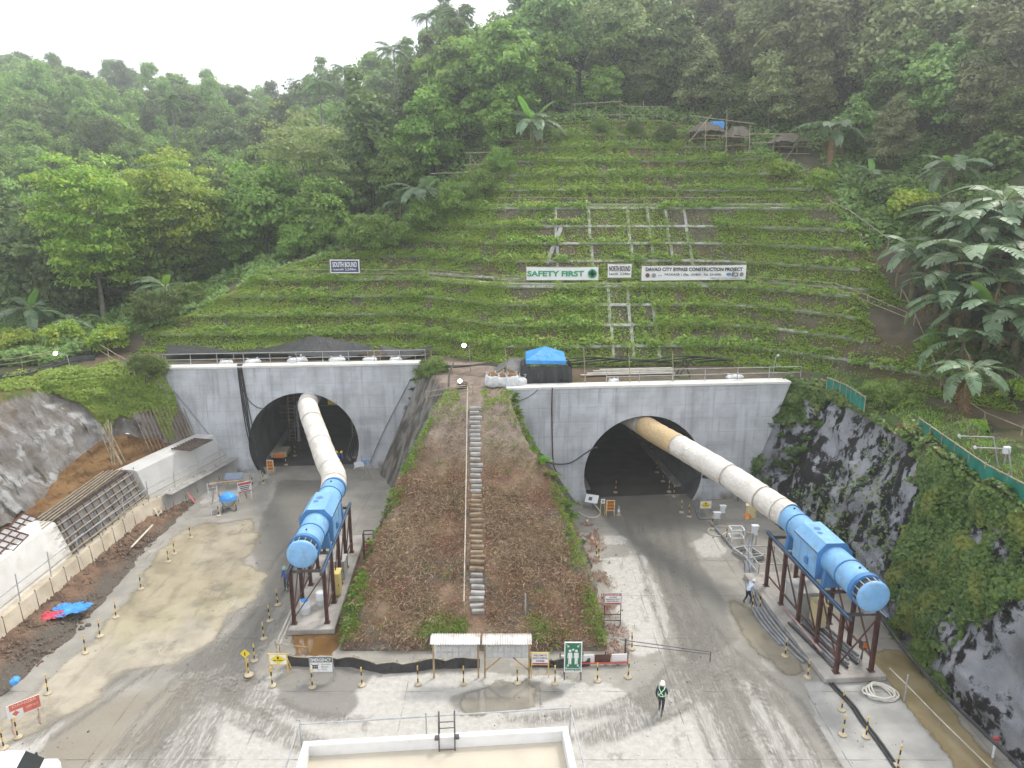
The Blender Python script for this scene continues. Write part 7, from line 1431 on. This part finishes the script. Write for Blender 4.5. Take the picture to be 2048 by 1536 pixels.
make_proto('bushd', 'shrub', LT3, BARKD, 1.2, .08, seed=13, nb=34, Rx=1.7, Rz=1.3, per=110, ls=.34, flat=.8, zc=1.25, zlo=-.7)
def plant(key, loc, sc, label, cat='tree', group=None, rz=None, sq=1.0):
    name, cm, tm = PROTO[key]; t = empty(name, loc, rnd.uniform(0, 6.28) if rz is None else rz, label, cat, group); t.scale = (sc, sc, sc * sq); link('trunk' if cat == 'tree' else 'stem', tm, t); link('crown' if cat == 'tree' else 'foliage', cm, t); return t
placed = []                                    # (px, py, rx, ry, y) ellipses already standing, nearest first
def spot(x, y, sc, H=15.0, Rr=4.4):
    z = float(hterr(np.array(x), np.array(y))); return z
# trees one can point to
KEY = [('layer', -47.5, 82, 1.08, 'large bright layered tree with pale trunk at the left, beside the puddle road'), ('layer2', -40.5, 87, 1.12, 'bright layered tree right of the largest left tree'), ('layer2', -45.5, 97, 1.15, 'bright layered tree behind and between the two near left trees'), ('pale', -25.6, 91, .92, 'tall sparse pale tree with thin trunk above the dark blue board'), ('pale', -22.0, 92, .55, 'lower pale tree crown right of the tall sparse tree'),
       ('dark', -17, 101, 1.0, 'dense dark tree behind the pale sparse tree'), ('round2', -9.5, 93, .95, 'glossy dark green tree left of the terraces beside the bamboo scaffold'), ('round2', -7, 97, 1.15, 'tall leafy tree rising behind the scaffold on the left edge'), ('round', -14, 92, .72, 'medium green tree above the middle banana clump'), ('dark2', -12, 106, 1.1, 'dark upright tree behind the glossy tree'), ('round', -55, 96, .9, 'green tree left of the largest left tree'), ('dark', -30, 108, .75, 'dark dome shaped tree right of the bright layered trees'),
       ('dark2', 5, 101, 1.15, 'tall dark tree behind the crest banana plant'), ('dusty', 14, 104, 1.1, 'hazy grey green tree behind the crest fence'), ('dusty', 36, 92, 1.2, 'large grey green tree above the thatched huts'), ('dusty', 46, 88, 1.25, 'large dusty tree at the upper right above the banana plants'), ('dark', 42, 82, .8, 'dark tree behind the big banana plant right of the huts')]
for (k, x, y, s, lab) in KEY: z = spot(x, y, s); plant(k, (x, y, z - .2), s, lab, 'tree'); placed.append((x, y, s))
EX = [('dusty', 1400, 205, .62, 'grey green tree just behind the crest fence, right of centre'), ('dark', 1465, 235, .5, 'low dark tree behind the small round hut'), ('dusty', 1545, 240, .62, 'grey green tree behind the low wide hut'), ('dusty', 1625, 235, .6, 'grey green tree behind the large drooping banana'), ('dark', 1720, 290, .5, 'dark tree right of the large drooping banana'), ('dusty', 1790, 320, .5, 'small grey green tree left of the wide upper banana'), ('dusty', 1960, 270, .62, 'grey green tree above the wide upper banana'), ('round2', 2030, 290, .5, 'mid green tree at the right edge above the grove'), ('dark', 1300, 190, .55, 'dark tree behind the middle of the crest fence'), ('round', 1210, 190, .5, 'green tree behind the left end of the crest fence'), ('round2', 1000, 285, .5, 'green tree left of the crest banana'), ('dusty', 1850, 200, .7, 'tall grey green tree high above the grove')]
for (k, px, py, s, lab) in EX: g = HP(px, py + 40); plant(k, (g.x, g.y + 1.5, land(g.x, g.y + 1.5).z - .3), s, lab, 'tree'); placed.append((g.x, g.y, s))
# forest: jittered rows, skipping what nearer crowns hide
cand = []
for (y0, y1, sp, s0) in ((66, 112, 6.0, .95), (112, 165, 7.6, 1.0), (165, 262, 10.0, 1.15)):
    yy = y0
    while yy < y1:
        half = 1.0 * yy; xx = -half + rnd.uniform(0, sp)
        while xx < half * .95: cand.append((xx + rnd.uniform(-.35, .35) * sp, yy + rnd.uniform(-.35, .35) * sp, s0 * rnd.uniform(.75, 1.25))); xx += sp
        yy += sp * .85
FT = []; cand.sort(key=lambda c: c[1]); cov = np.zeros((192, 256), bool); nforest = 0
gyy, gxx = np.mgrid[0:192, 0:256]
for (x, y, s) in cand:
    z = float(h_nat(np.array(x), np.array(y))); sloc = y - float(toe(x))
    if -40 < x < 37 and sloc < 31 and float(h_cut(np.array(x), np.array(y))) < z + 2.5: continue
    if x > 27 and y < 66 + max(0, 44 - x) * 2.2 or x < -30 and y < 84 or -34 < x < -4 and y < 86: continue
    if any((x - a) ** 2 + (y - b) ** 2 < 12 for a, b, c in placed): continue
    p0 = proj(x, y, z + 1.5 * s); p1 = proj(x, y, z + 12.5 * s); w = (y * math.cos(PITCH) - (z - CZ) * math.sin(PITCH)); rp = 4.2 * s * FOC / w
    if p0[1] < -30 or p0[0] < -rp or p0[0] > 2048 + rp: continue
    cx, cy, rx, ry = p1[0] / 8, (p0[1] + p1[1]) / 16, rp / 8, max(1, (p0[1] - p1[1]) / 16); el = ((gxx - cx) / rx) ** 2 + ((gyy - cy) / ry) ** 2 < 1
    if el.sum() == 0 or cov[el].mean() > .9: continue
    cov |= ((gxx - cx) / (rx * .8)) ** 2 + ((gyy - cy) / (ry * .85)) ** 2 < 1; nforest += 1
    if nforest > 285: break
    r_ = rnd.random()
    if x < -60 and y > 110: k = 'column' if r_ < .4 else 'round2' if r_ < .7 else 'round'; lab = ('vine clad column tree on the far left hillside', 'slender leafy tree on the far left hillside', 'round green tree on the far left hillside')[('column', 'round2', 'round').index(k)]; gr = 'far left hillside trees, ' + k
    elif x > 26: k = 'dusty' if r_ < .55 else 'dark' if r_ < .8 else 'dark2'; lab = {'dusty': 'dusty grey green tree in the hazy forest at upper right', 'dark': 'dark round tree in the hazy forest at upper right', 'dark2': 'tall dark tree in the hazy forest at upper right'}[k]; gr = 'upper right forest trees, ' + k
    elif x > 0: k = 'dark2' if r_ < .4 else 'dark' if r_ < .75 else 'round2'; lab = {'dark2': 'tall dark tree in the forest behind the crest', 'dark': 'dark round tree in the forest behind the crest', 'round2': 'mid green tree in the forest behind the crest'}[k]; gr = 'forest trees behind the crest, ' + k
    else: k = ['round', 'round2', 'dark', 'dark2', 'round'][int(r_ * 5)]; lab = {'round': 'round mid green tree in the left valley forest', 'round2': 'leafy upright tree in the left valley forest', 'dark': 'dark round tree in the left valley forest', 'dark2': 'tall dark tree in the left valley forest'}[k]; gr = 'left valley forest trees, ' + k
    ft = plant(k, (x, y, z - .3), s, lab, 'tree', gr); placed.append((x, y, s)); FT.append((lab, 0 if y < 112 else 1 if y < 165 else 2, p1[0], ft))
for key in sorted({(a, b) for a, b, c, d in FT}):
    for i, (a, b, c, ft) in enumerate(sorted([q for q in FT if q[:2] == key], key=lambda q: q[2])): ft['label'] = a.replace(' in the hazy forest', '').replace(' in the forest', '').replace(' in the', ',').replace(' forest', '') + (', near row, ', ', middle distance, ', ', on the skyline, ')[b] + nth(i + 1) + ' from the left'
# ---- undergrowth on the forest floor
n = 420000; y = 64 + (NR.rand(n) ** 1.6) * 110; x = NR.uniform(-1.02, 1.02, n) * y * .8; hn = h_nat(x, y); s_ = y - toe(x); cl = vnoise(x, y, 3.2, 3)
inc = (x > -42) & (x < 40) & (s_ < 29.5) & (h_cut(x, y) < hn + .3); gap = (x > 26) & (y < 62) & (x < 34 + (y - 45) * .1); k = ~inc & ~gap & (cl > .36) & ~inpoly(x, y, YARD); x, y, hn, cl = x[k], y[k], hn[k], cl[k]
P = np.stack([x, y, hn + np.clip(cl - .3, 0, 1) * 3.2 * NR.rand(len(x)) ** .8], 1); L = NR.uniform(.25, .6, len(x)); U, V = oriented(np.tile(np.array([0, -.35, .9]), (len(x), 1)), L, L * .34, .5); V4, F4 = leaf_quads(P, U, V)
tag(link('undergrowth', np_mesh('undergrowth', V4, F4, LT3)), 'dense green undergrowth on the forest floor', 'undergrowth', kind='stuff')
# ---- palms
def frond_mesh(L=2.6, seed=0):
    rr = np.random.RandomState(seed); t = np.linspace(.12, 1, 22); P = []; U = []; V = []
    c = lambda u: np.array([0, L * u * (1 - .12 * u), L * (.42 * u - .75 * u * u)])
    for u in t:
        for s in (-1, 1):
            a = c(u); l = L * .34 * (math.sin(math.pi * (u * .85 + .1)) ** .6); d = norm(np.array([s * .85, .45, -.35 + rr.normal(0, .12)])); P.append(a); U.append(d * l); V.append(np.array([0, .035, .01]) * L * .5)
    V4, F4 = leaf_quads(np.array(P), np.array(U), np.array(V), .1, .2); mb = MB(); mb.tube([c(u) for u in (0, .25, .5, .75, 1)], [.05, .04, .03, .02, .01], 4); n0 = len(V4)
    VV = np.concatenate([V4, np.array(mb.v)]); me = bpy.data.meshes.new('frond'); me.from_pydata(VV.tolist(), [], F4.tolist() + [tuple(i + n0 for i in f) for f in mb.f]); me.materials.append(LP); return me
FR = [frond_mesh(2.7, i) for i in range(3)]
def palm(px, py, Y, H, label, sc=1.0, nf=15):
    c = AY(px, py, Y); g = float(h_nat(np.array(c.x), np.array(Y))); H = max(4, c.z - g); t = empty('coconut_palm', (c.x, Y, g - .3), rnd.uniform(0, 6), label, 'palm'); MB().tube([(0, 0, 0), (.15, .1, H * .5), (.1, .2, H)], [.2, .15, .12], 7).build('trunk', BARK, t, True)
    for k in range(nf):
        o = link('frond', FR[k % 3], t); o.location = (.1, .2, H); o.rotation_euler = (rnd.uniform(-.55, .75), 0, k * 2.4 + rnd.uniform(-.2, .2)); o.scale = (sc,) * 3
palm(855, 32, 118, 12, 'lone coconut palm against the sky, left of two', .95); palm(918, 30, 116, 12, 'coconut palm against the sky, right of two', 1.15, 19); palm(790, 98, 122, 10, 'coconut palm on the skyline below the tall pair', 1.2); palm(640, 165, 128, 9, 'coconut palm on the skyline above the pale sparse tree', 1.2); palm(345, 200, 125, 9, 'coconut palm standing proud of the left valley trees', 1.0); palm(690, 135, 126, 8, 'small palm on the skyline left of the ridge', .9); palm(1500, 180, 95, 8, 'fan shaped palm in the haze above the huts', 1.1)
# ---- banana plants
def banana_leaf(seed, L=2.6, W=.42, torn=.5, arch=1.0):
    rr = random.Random(seed); n_ = 14; vs = []; fs = []; c = lambda u: Vector((0, L * (u - .22 * arch * u * u), L * (.35 * u - .62 * arch * u * u)))
    wid = lambda u: W * (math.sin(math.pi * min(1, u * .86 + .1)) ** .55)
    for s in (-1, 1):
        i = 0
        while i < n_:
            m = 1 if rr.random() < torn else rr.randint(2, 4); j = min(n_, i + m); dz = rr.uniform(-.25, .05) if torn > .2 else -.05; gap = .012 if torn > .2 else 0
            b = len(vs)
            for k in range(i, j + 1):
                u = .12 + .88 * k / n_; u2 = u + (gap if k == i else -gap if k == j else 0); p = c(u); w = wid(u); vs += [p, c(u2 + .05) + Vector((s * w * .55, 0, .05 * W)), c(u2 + .09) + Vector((s * w, 0, dz * w))]
            for k in range(j - i): q = b + k * 3; fs += [(q, q + 3, q + 4, q + 1), (q + 1, q + 4, q + 5, q + 2)]
            i = j
    mb = MB(); mb.add(vs, fs); nl = len(mb.f); mb.mi = 1; mb.tube([c(u) + Vector((0, 0, .01)) for u in (0, .2, .45, .7, .95)], [.045, .035, .026, .018, .008], 5); return mb
MIDR = M('banana_midrib', (.22, .27, .12), .5)
def bl(seed, mat, **k): return banana_leaf(seed, **k).mesh('leaf', [mat, MIDR], True)
BLV = [bl(1, LB, torn=.6), bl(2, LB, torn=.8, arch=1.15), bl(3, LB, torn=.35, arch=.8), bl(4, LB, torn=.7, arch=1.0)]; BLY = [bl(5, LBY, torn=0, arch=.25, W=.3), bl(6, LBY, torn=.1, arch=.5)]; BLD = [bl(7, LBD, torn=.9, arch=1.3, W=.26)]
def crownpt(px, py, H):
    d = ray(px, py); t_ = np.arange(42, 200, .2); h = hterr(d.x * t_, d.y * t_); z = CZ + d.z * t_; hit = np.nonzero(z - h <= H)[0]; k = t_[hit[0]] if len(hit) else 95.0
    c = Vector((d.x * k, d.y * k, CZ + d.z * k)); return c, c.z - float(hterr(np.array(c.x), np.array(c.y)))
def banana(px, py, Y, label, sc=1.0, nl=10, young=1, dead=2, minh=1.5, maxh=6.0, at=None):
    c, H = (Vector((at[0], at[1], land(*at).z + 1.5 * sc)), 1.5 * sc) if at else crownpt(px, py, (2.7 if 'grove' in label and 'upper' not in label else 1.9) * sc); t = empty('banana_plant', (c.x, c.y, c.z - H - .1), rnd.uniform(0, 6.28), label, 'banana plant'); MB().tube([(0, 0, -.5), (.05, 0, H * .5), (0, .05, H)], [.2 * sc, .16 * sc, .09 * sc], 8).build('stem', BANST, t, True)
    for k in range(nl + young + dead):
        if k < young: me, tl = BLY[(k + 1) % 2], rnd.uniform(.55, .95)
        elif k < young + nl: me, tl = BLV[k % 4], rnd.uniform(-.2, .7)
        else: me, tl = BLD[0], rnd.uniform(-.9, -.5)
        o = link('leaf', me, t); o.location = (0, 0, H - .05 - (.4 if k >= young + nl else 0)); o.rotation_euler = (tl, rnd.uniform(-.25, .25), k * 2.4 + rnd.uniform(-.3, .3)); q = sc * (rnd.uniform(.6, .85) if k < young else rnd.uniform(.8, 1.12)); o.scale = (q, q, q)
    return t
banana(1062, 205, 90, 'tall silvery banana plant on the crest left of the fence', 1.75, 17, 3, 1, at=(2.5, 88.6)); banana(1230, 115, 98, 'hazy banana plant in the forest behind the crest', 1.4, 10, 0, 2); banana(1140, 150, 95, 'upright banana plant between crest plant and forest', 1.2, 8, 2, 1)
banana(840, 385, 84, 'banana clump with yellow leaves on the left edge of the terraces', 1.8, 15, 1, 3); banana(800, 405, 83, 'smaller banana left of the yellow leaved clump', 1.1, 7, 1, 0); banana(545, 452, 86, 'pale banana plant left of the tall sparse tree', 1.9, 14, 1, 0); banana(500, 440, 88, 'banana plant behind the round shrub at left', 1.2, 8, 0, 0); banana(750, 430, 84, 'single upright banana above the dark blue board', .9, 5, 1, 1); banana(690, 415, 86, 'banana plant under the pale tree trunk', 1.1, 8, 0, 0)
banana(330, 572, 74, 'banana plant at the foot of the bright layered trees', 1.6, 12, 1, 0); banana(60, 615, 66, 'banana plant with one brown leaf at the left ledge', 1.7, 12, 1, 1); banana(140, 640, 70, 'low banana plant right of the left ledge banana', 1.2, 8, 0, 1)
banana(1665, 262, 72, 'large drooping banana plant right of the thatched huts', 1.7, 13, 0, 3, 2, 9); banana(1905, 335, 62, 'wide banana plant at the upper right edge of the grove', 1.45, 13, 1, 2); banana(1745, 345, 68, 'banana plant with round leaves left of the upper grove', 1.0, 7, 1, 0)
for (px, py, Y, s, lab) in ((1835, 505, 55, 1.15, 'leftmost banana of the right grove, overhanging the terraces'), (1925, 445, 56, 1.45, 'tall banana with an upright leaf in the right grove'), (2010, 400, 55, 1.45, 'banana at the top right corner of the grove'), (1955, 520, 51, 1.45, 'central banana of the right grove'), (2035, 500, 50, 1.4, 'banana at the right picture edge, upper'), (1900, 600, 52, 1.2, 'banana with bright young leaf low in the right grove'), (1985, 620, 47, 1.4, 'large pale banana in the lower right grove'), (2040, 640, 45, 1.35, 'banana at the right picture edge, lower'), (1930, 680, 47, 1.2, 'lowest banana of the right grove over bare soil'), (1880, 560, 50, 1.2, 'banana behind the leftmost one of the right grove'), (1975, 455, 50, 1.3, 'banana wedged between the two tall ones of the grove'), (2000, 560, 50, 1.2, 'shaded banana in the middle of the grove'), (1940, 740, 50, 1.0, 'small hanging banana under the lower grove'), (2045, 430, 50, 1.3, 'banana cut by the right picture edge, topmost'), (1890, 500, 50, 1.2, 'broad banana left of the grove centre')):
    banana(px, py, Y, lab, s * 1.3, 13, 1 if 'upright' in lab or 'young' in lab or 'large pale' in lab else 0, 2)
# ---- shrubs
SH = [('feather', 320, 640, 2.6, 'feathery shrub at the left end of the terraces'), ('bush', 225, 690, 2.2, 'light green shrub over the left ledge'), ('bush', 130, 680, 2.2, 'light green shrub by the left ledge bananas'), ('bush', 40, 690, 2.0, 'shrub at the far left of the ledge'), ('feather', 290, 735, 1.3, 'feathery shrub at the left corner of the left portal'), ('bushd', 430, 545, 2.8, 'round broad leaved shrub left of the dark blue board'), ('bushd', 480, 520, 2.4, 'broad leaved shrub behind the round one'), ('feather', 600, 500, 2.6, 'feathery shrub just left of the dark blue board'), ('feather', 660, 480, 2.4, 'feathery shrub behind the dark blue board'), ('feather', 740, 490, 2.8, 'feathery shrub right of the dark blue board'), ('feather', 800, 480, 1.9, 'feathery shrub on the slope edge below the banana clump'), ('feather', 860, 450, 2.4, 'feathery shrub at the left edge of the middle terrace'), ('feather', 920, 415, 2.4, 'feathery shrub beside the upper bench end'), ('feather', 960, 385, 2.2, 'feathery shrub below the left scaffold'), ('feather', 1000, 330, 1.9, 'feathery shrub by the leaning scaffold pole'), ('bush', 900, 415, 1.4, 'dark green shrub right of the banana clump'), ('bushd', 560, 505, 1.4, 'dark shrub under the pale banana'),
      ('feather', 1330, 272, 1.4, 'small feathery shrub on the crest right of centre'), ('feather', 1200, 255, 1.3, 'feathery shrub on the crest left of centre'), ('feather', 1265, 258, 1.2, 'low feathery shrub in the middle of the crest'), ('bush', 1440, 320, 1.3, 'shrub below the thatched huts'), ('bush', 1560, 345, 1.5, 'shrub at the upper right corner of the terraces'), ('bush', 1640, 360, 1.5, 'shrub beside the brown bank'), ('bush', 1820, 430, 2.4, 'bright shrub between the brown rail and banana grove'), ('bushd', 1760, 400, 2.0, 'dark shrub behind the bright one at right'), ('bushd', 1890, 440, 2.2, 'dark shrub behind the grove'), ('feather', 1790, 810, 1.5, 'feathery shrub overhanging the rock face'), ('feather', 1740, 790, 1.1, 'small feathery shrub by the short net'), ('feather', 1880, 690, 1.2, 'green shrub on the grass ledge by the long rail'), ('bush', 1950, 850, .8, 'small shrub by the tyre on the ledge'), ('bush', 2030, 790, 1.4, 'shrub row at the right edge below the grove'), ('bushd', 2000, 330, 2.5, 'broad leaved shrub at the right edge above the grove'), ('bushd', 1990, 740, 1.6, 'dark shrub under the lower grove'), ('feather', 380, 600, 1.8, 'small feathery shrub before the left terraces')]
for (k, px, py, s, lab) in SH:
    g = HP(px, py + 14); plant(k, (g.x, g.y, g.z - .2), s * .5, lab, 'shrub', None)
plant('feather', (-6.6, 60.8, 9.4), .6, 'bright feathery shrub between the two portals', 'shrub'); plant('feather', (-7.6, 62.4, 8.2), .75, 'shrub hanging beside the right end of the left headwall', 'shrub'); plant('feather', (-31.9, 61.4, 8.9), .7, 'shrub at the top left corner of the left headwall', 'shrub')
g = G(1868, 1330); plant('feather', (g.x - .3, g.y, 0), .55, 'bright fern like shrub at the rock foot by the channel', 'shrub')
tag(MB().tube([Vector((.42 * math.cos(a), .42 * math.sin(a), 0)) for a in np.linspace(0, 6.283, 21)[:-1]], .16, 10, closed=True).build('old_tyre', BLACK, None, True), 'old tyre lying on the grass ledge', 'tyre').location = HP(1965, 862, .15)
# ---- ferns on the portal edges
def fern_mesh(seed):
    rr = np.random.RandomState(seed); P = []; U = []; V = []
    for k in range(26):
        a = rr.uniform(0, 6.28); el = rr.uniform(.2, 1.2); d = np.array([math.cos(a) * math.cos(el), math.sin(a) * math.cos(el), math.sin(el)]); L = rr.uniform(.5, .9)
        for u in np.linspace(.15, 1, 9):
            p = d * L * u - np.array([0, 0, .5 * L * u * u]); sd = norm(np.cross(d, [0, 0, 1.])); w = .16 * math.sin(math.pi * (u * .85 + .1))
            for s in (-1, 1): P.append(p); U.append(norm(sd * s + d * .5 - np.array([0, 0, .2])) * w); V.append(d * .035)
    V4, F4 = leaf_quads(np.array(P), np.array(U), np.array(V), .1); return np_mesh('fronds', V4, F4, LF)
FM = [fern_mesh(1), fern_mesh(2)]; FMD = FM[1].copy(); FMD.materials[0] = LVD
def fern(p, s, label, dark=False, rx=0.0):
    t = empty('fern', p, rnd.uniform(0, 6), label, 'fern', 'ferns'); t.scale = (s, s, s); link('fronds', FMD if dark else FM[0], t)
for i in range(22):
    u = i / 21; y = 53.6 - 9.5 * u; xr = float(np.interp(y, [36, 38.6, 44.6, 47.8, 51.5, 54.4], [4.9, 4.4, 3.2, 1.4, -.2, -.35])) + .25 + rnd.uniform(-.1, .5); fern((xr, y, float(hm(np.array(xr), np.array(y)))), rnd.uniform(.7, 1.35), 'fern on the mound edge by the right headwall, %s from the top' % nth(i + 1), i % 3 != 0)
for i in range(22):
    y = 37.0 + 11.5 * i / 21; xl = float(np.interp(y, [36, 38, 41.3, 47.8, 53], [-9.4, -9.1, -8.6, -7.0, -4.9])) - .2 + rnd.uniform(-.4, .15); fern((xl, y, float(hm(np.array(xl), np.array(y)))), rnd.uniform(.6, 1.0), 'bright fern on the left edge of the mound, %s from the bottom' % nth(i + 1), False)
RF = sorted([(rnd.randint(205, 226), rnd.randint(12, 60)) for _ in range(20)], key=lambda q: -q[1])
for i, (k, j) in enumerate(RF):
    p = rockP[k, j]; fern((p[0] - .2, p[1] - .1, p[2]), rnd.uniform(.8, 1.5), 'dark fern hanging on the rock beside the right headwall, %s from the top' % nth(i + 1), True)
for i in range(9):
    p = onwall(portL, 10.6 - .22 * i, 9.4 - .9 * i, -.1); fern(p, rnd.uniform(.7, 1.1), 'dark fern at the right edge of the left headwall, %s from the top' % nth(i + 1), True) if i < 5 else None
for i, (px, py) in enumerate(((1150, 1060), (1165, 1085), (1170, 1130), (1180, 1170), (1150, 1035))): fern(G(px, py, .05), rnd.uniform(.6, 1.0), 'low weed clump at the right foot of the mound, %s of five' % ('second', 'third', 'fourth', 'nearest', 'farthest')[i], True)
# ================================================================ morning haze filling the valley

mb = MB(); mb.box((0, 185, 52), (880, 590, 110)); me = bpy.data.meshes.new('haze'); me.from_pydata(mb.v, [], mb.f); hz = link('haze', me); tag(hz, kind='stuff')
m_ = bpy.data.materials.new('haze_air'); m_.use_nodes = True; nt_ = m_.node_tree; nt_.nodes.clear(); ou = nt_.nodes.new('ShaderNodeOutputMaterial'); pv = nt_.nodes.new('ShaderNodeVolumePrincipled')
pv.inputs['Color'].default_value = (.93, .96, 1, 1); pv.inputs['Density'].default_value = .0013; pv.inputs['Anisotropy'].default_value = .74; nt_.links.new(pv.outputs[0], ou.inputs['Volume']); me.materials.append(m_)
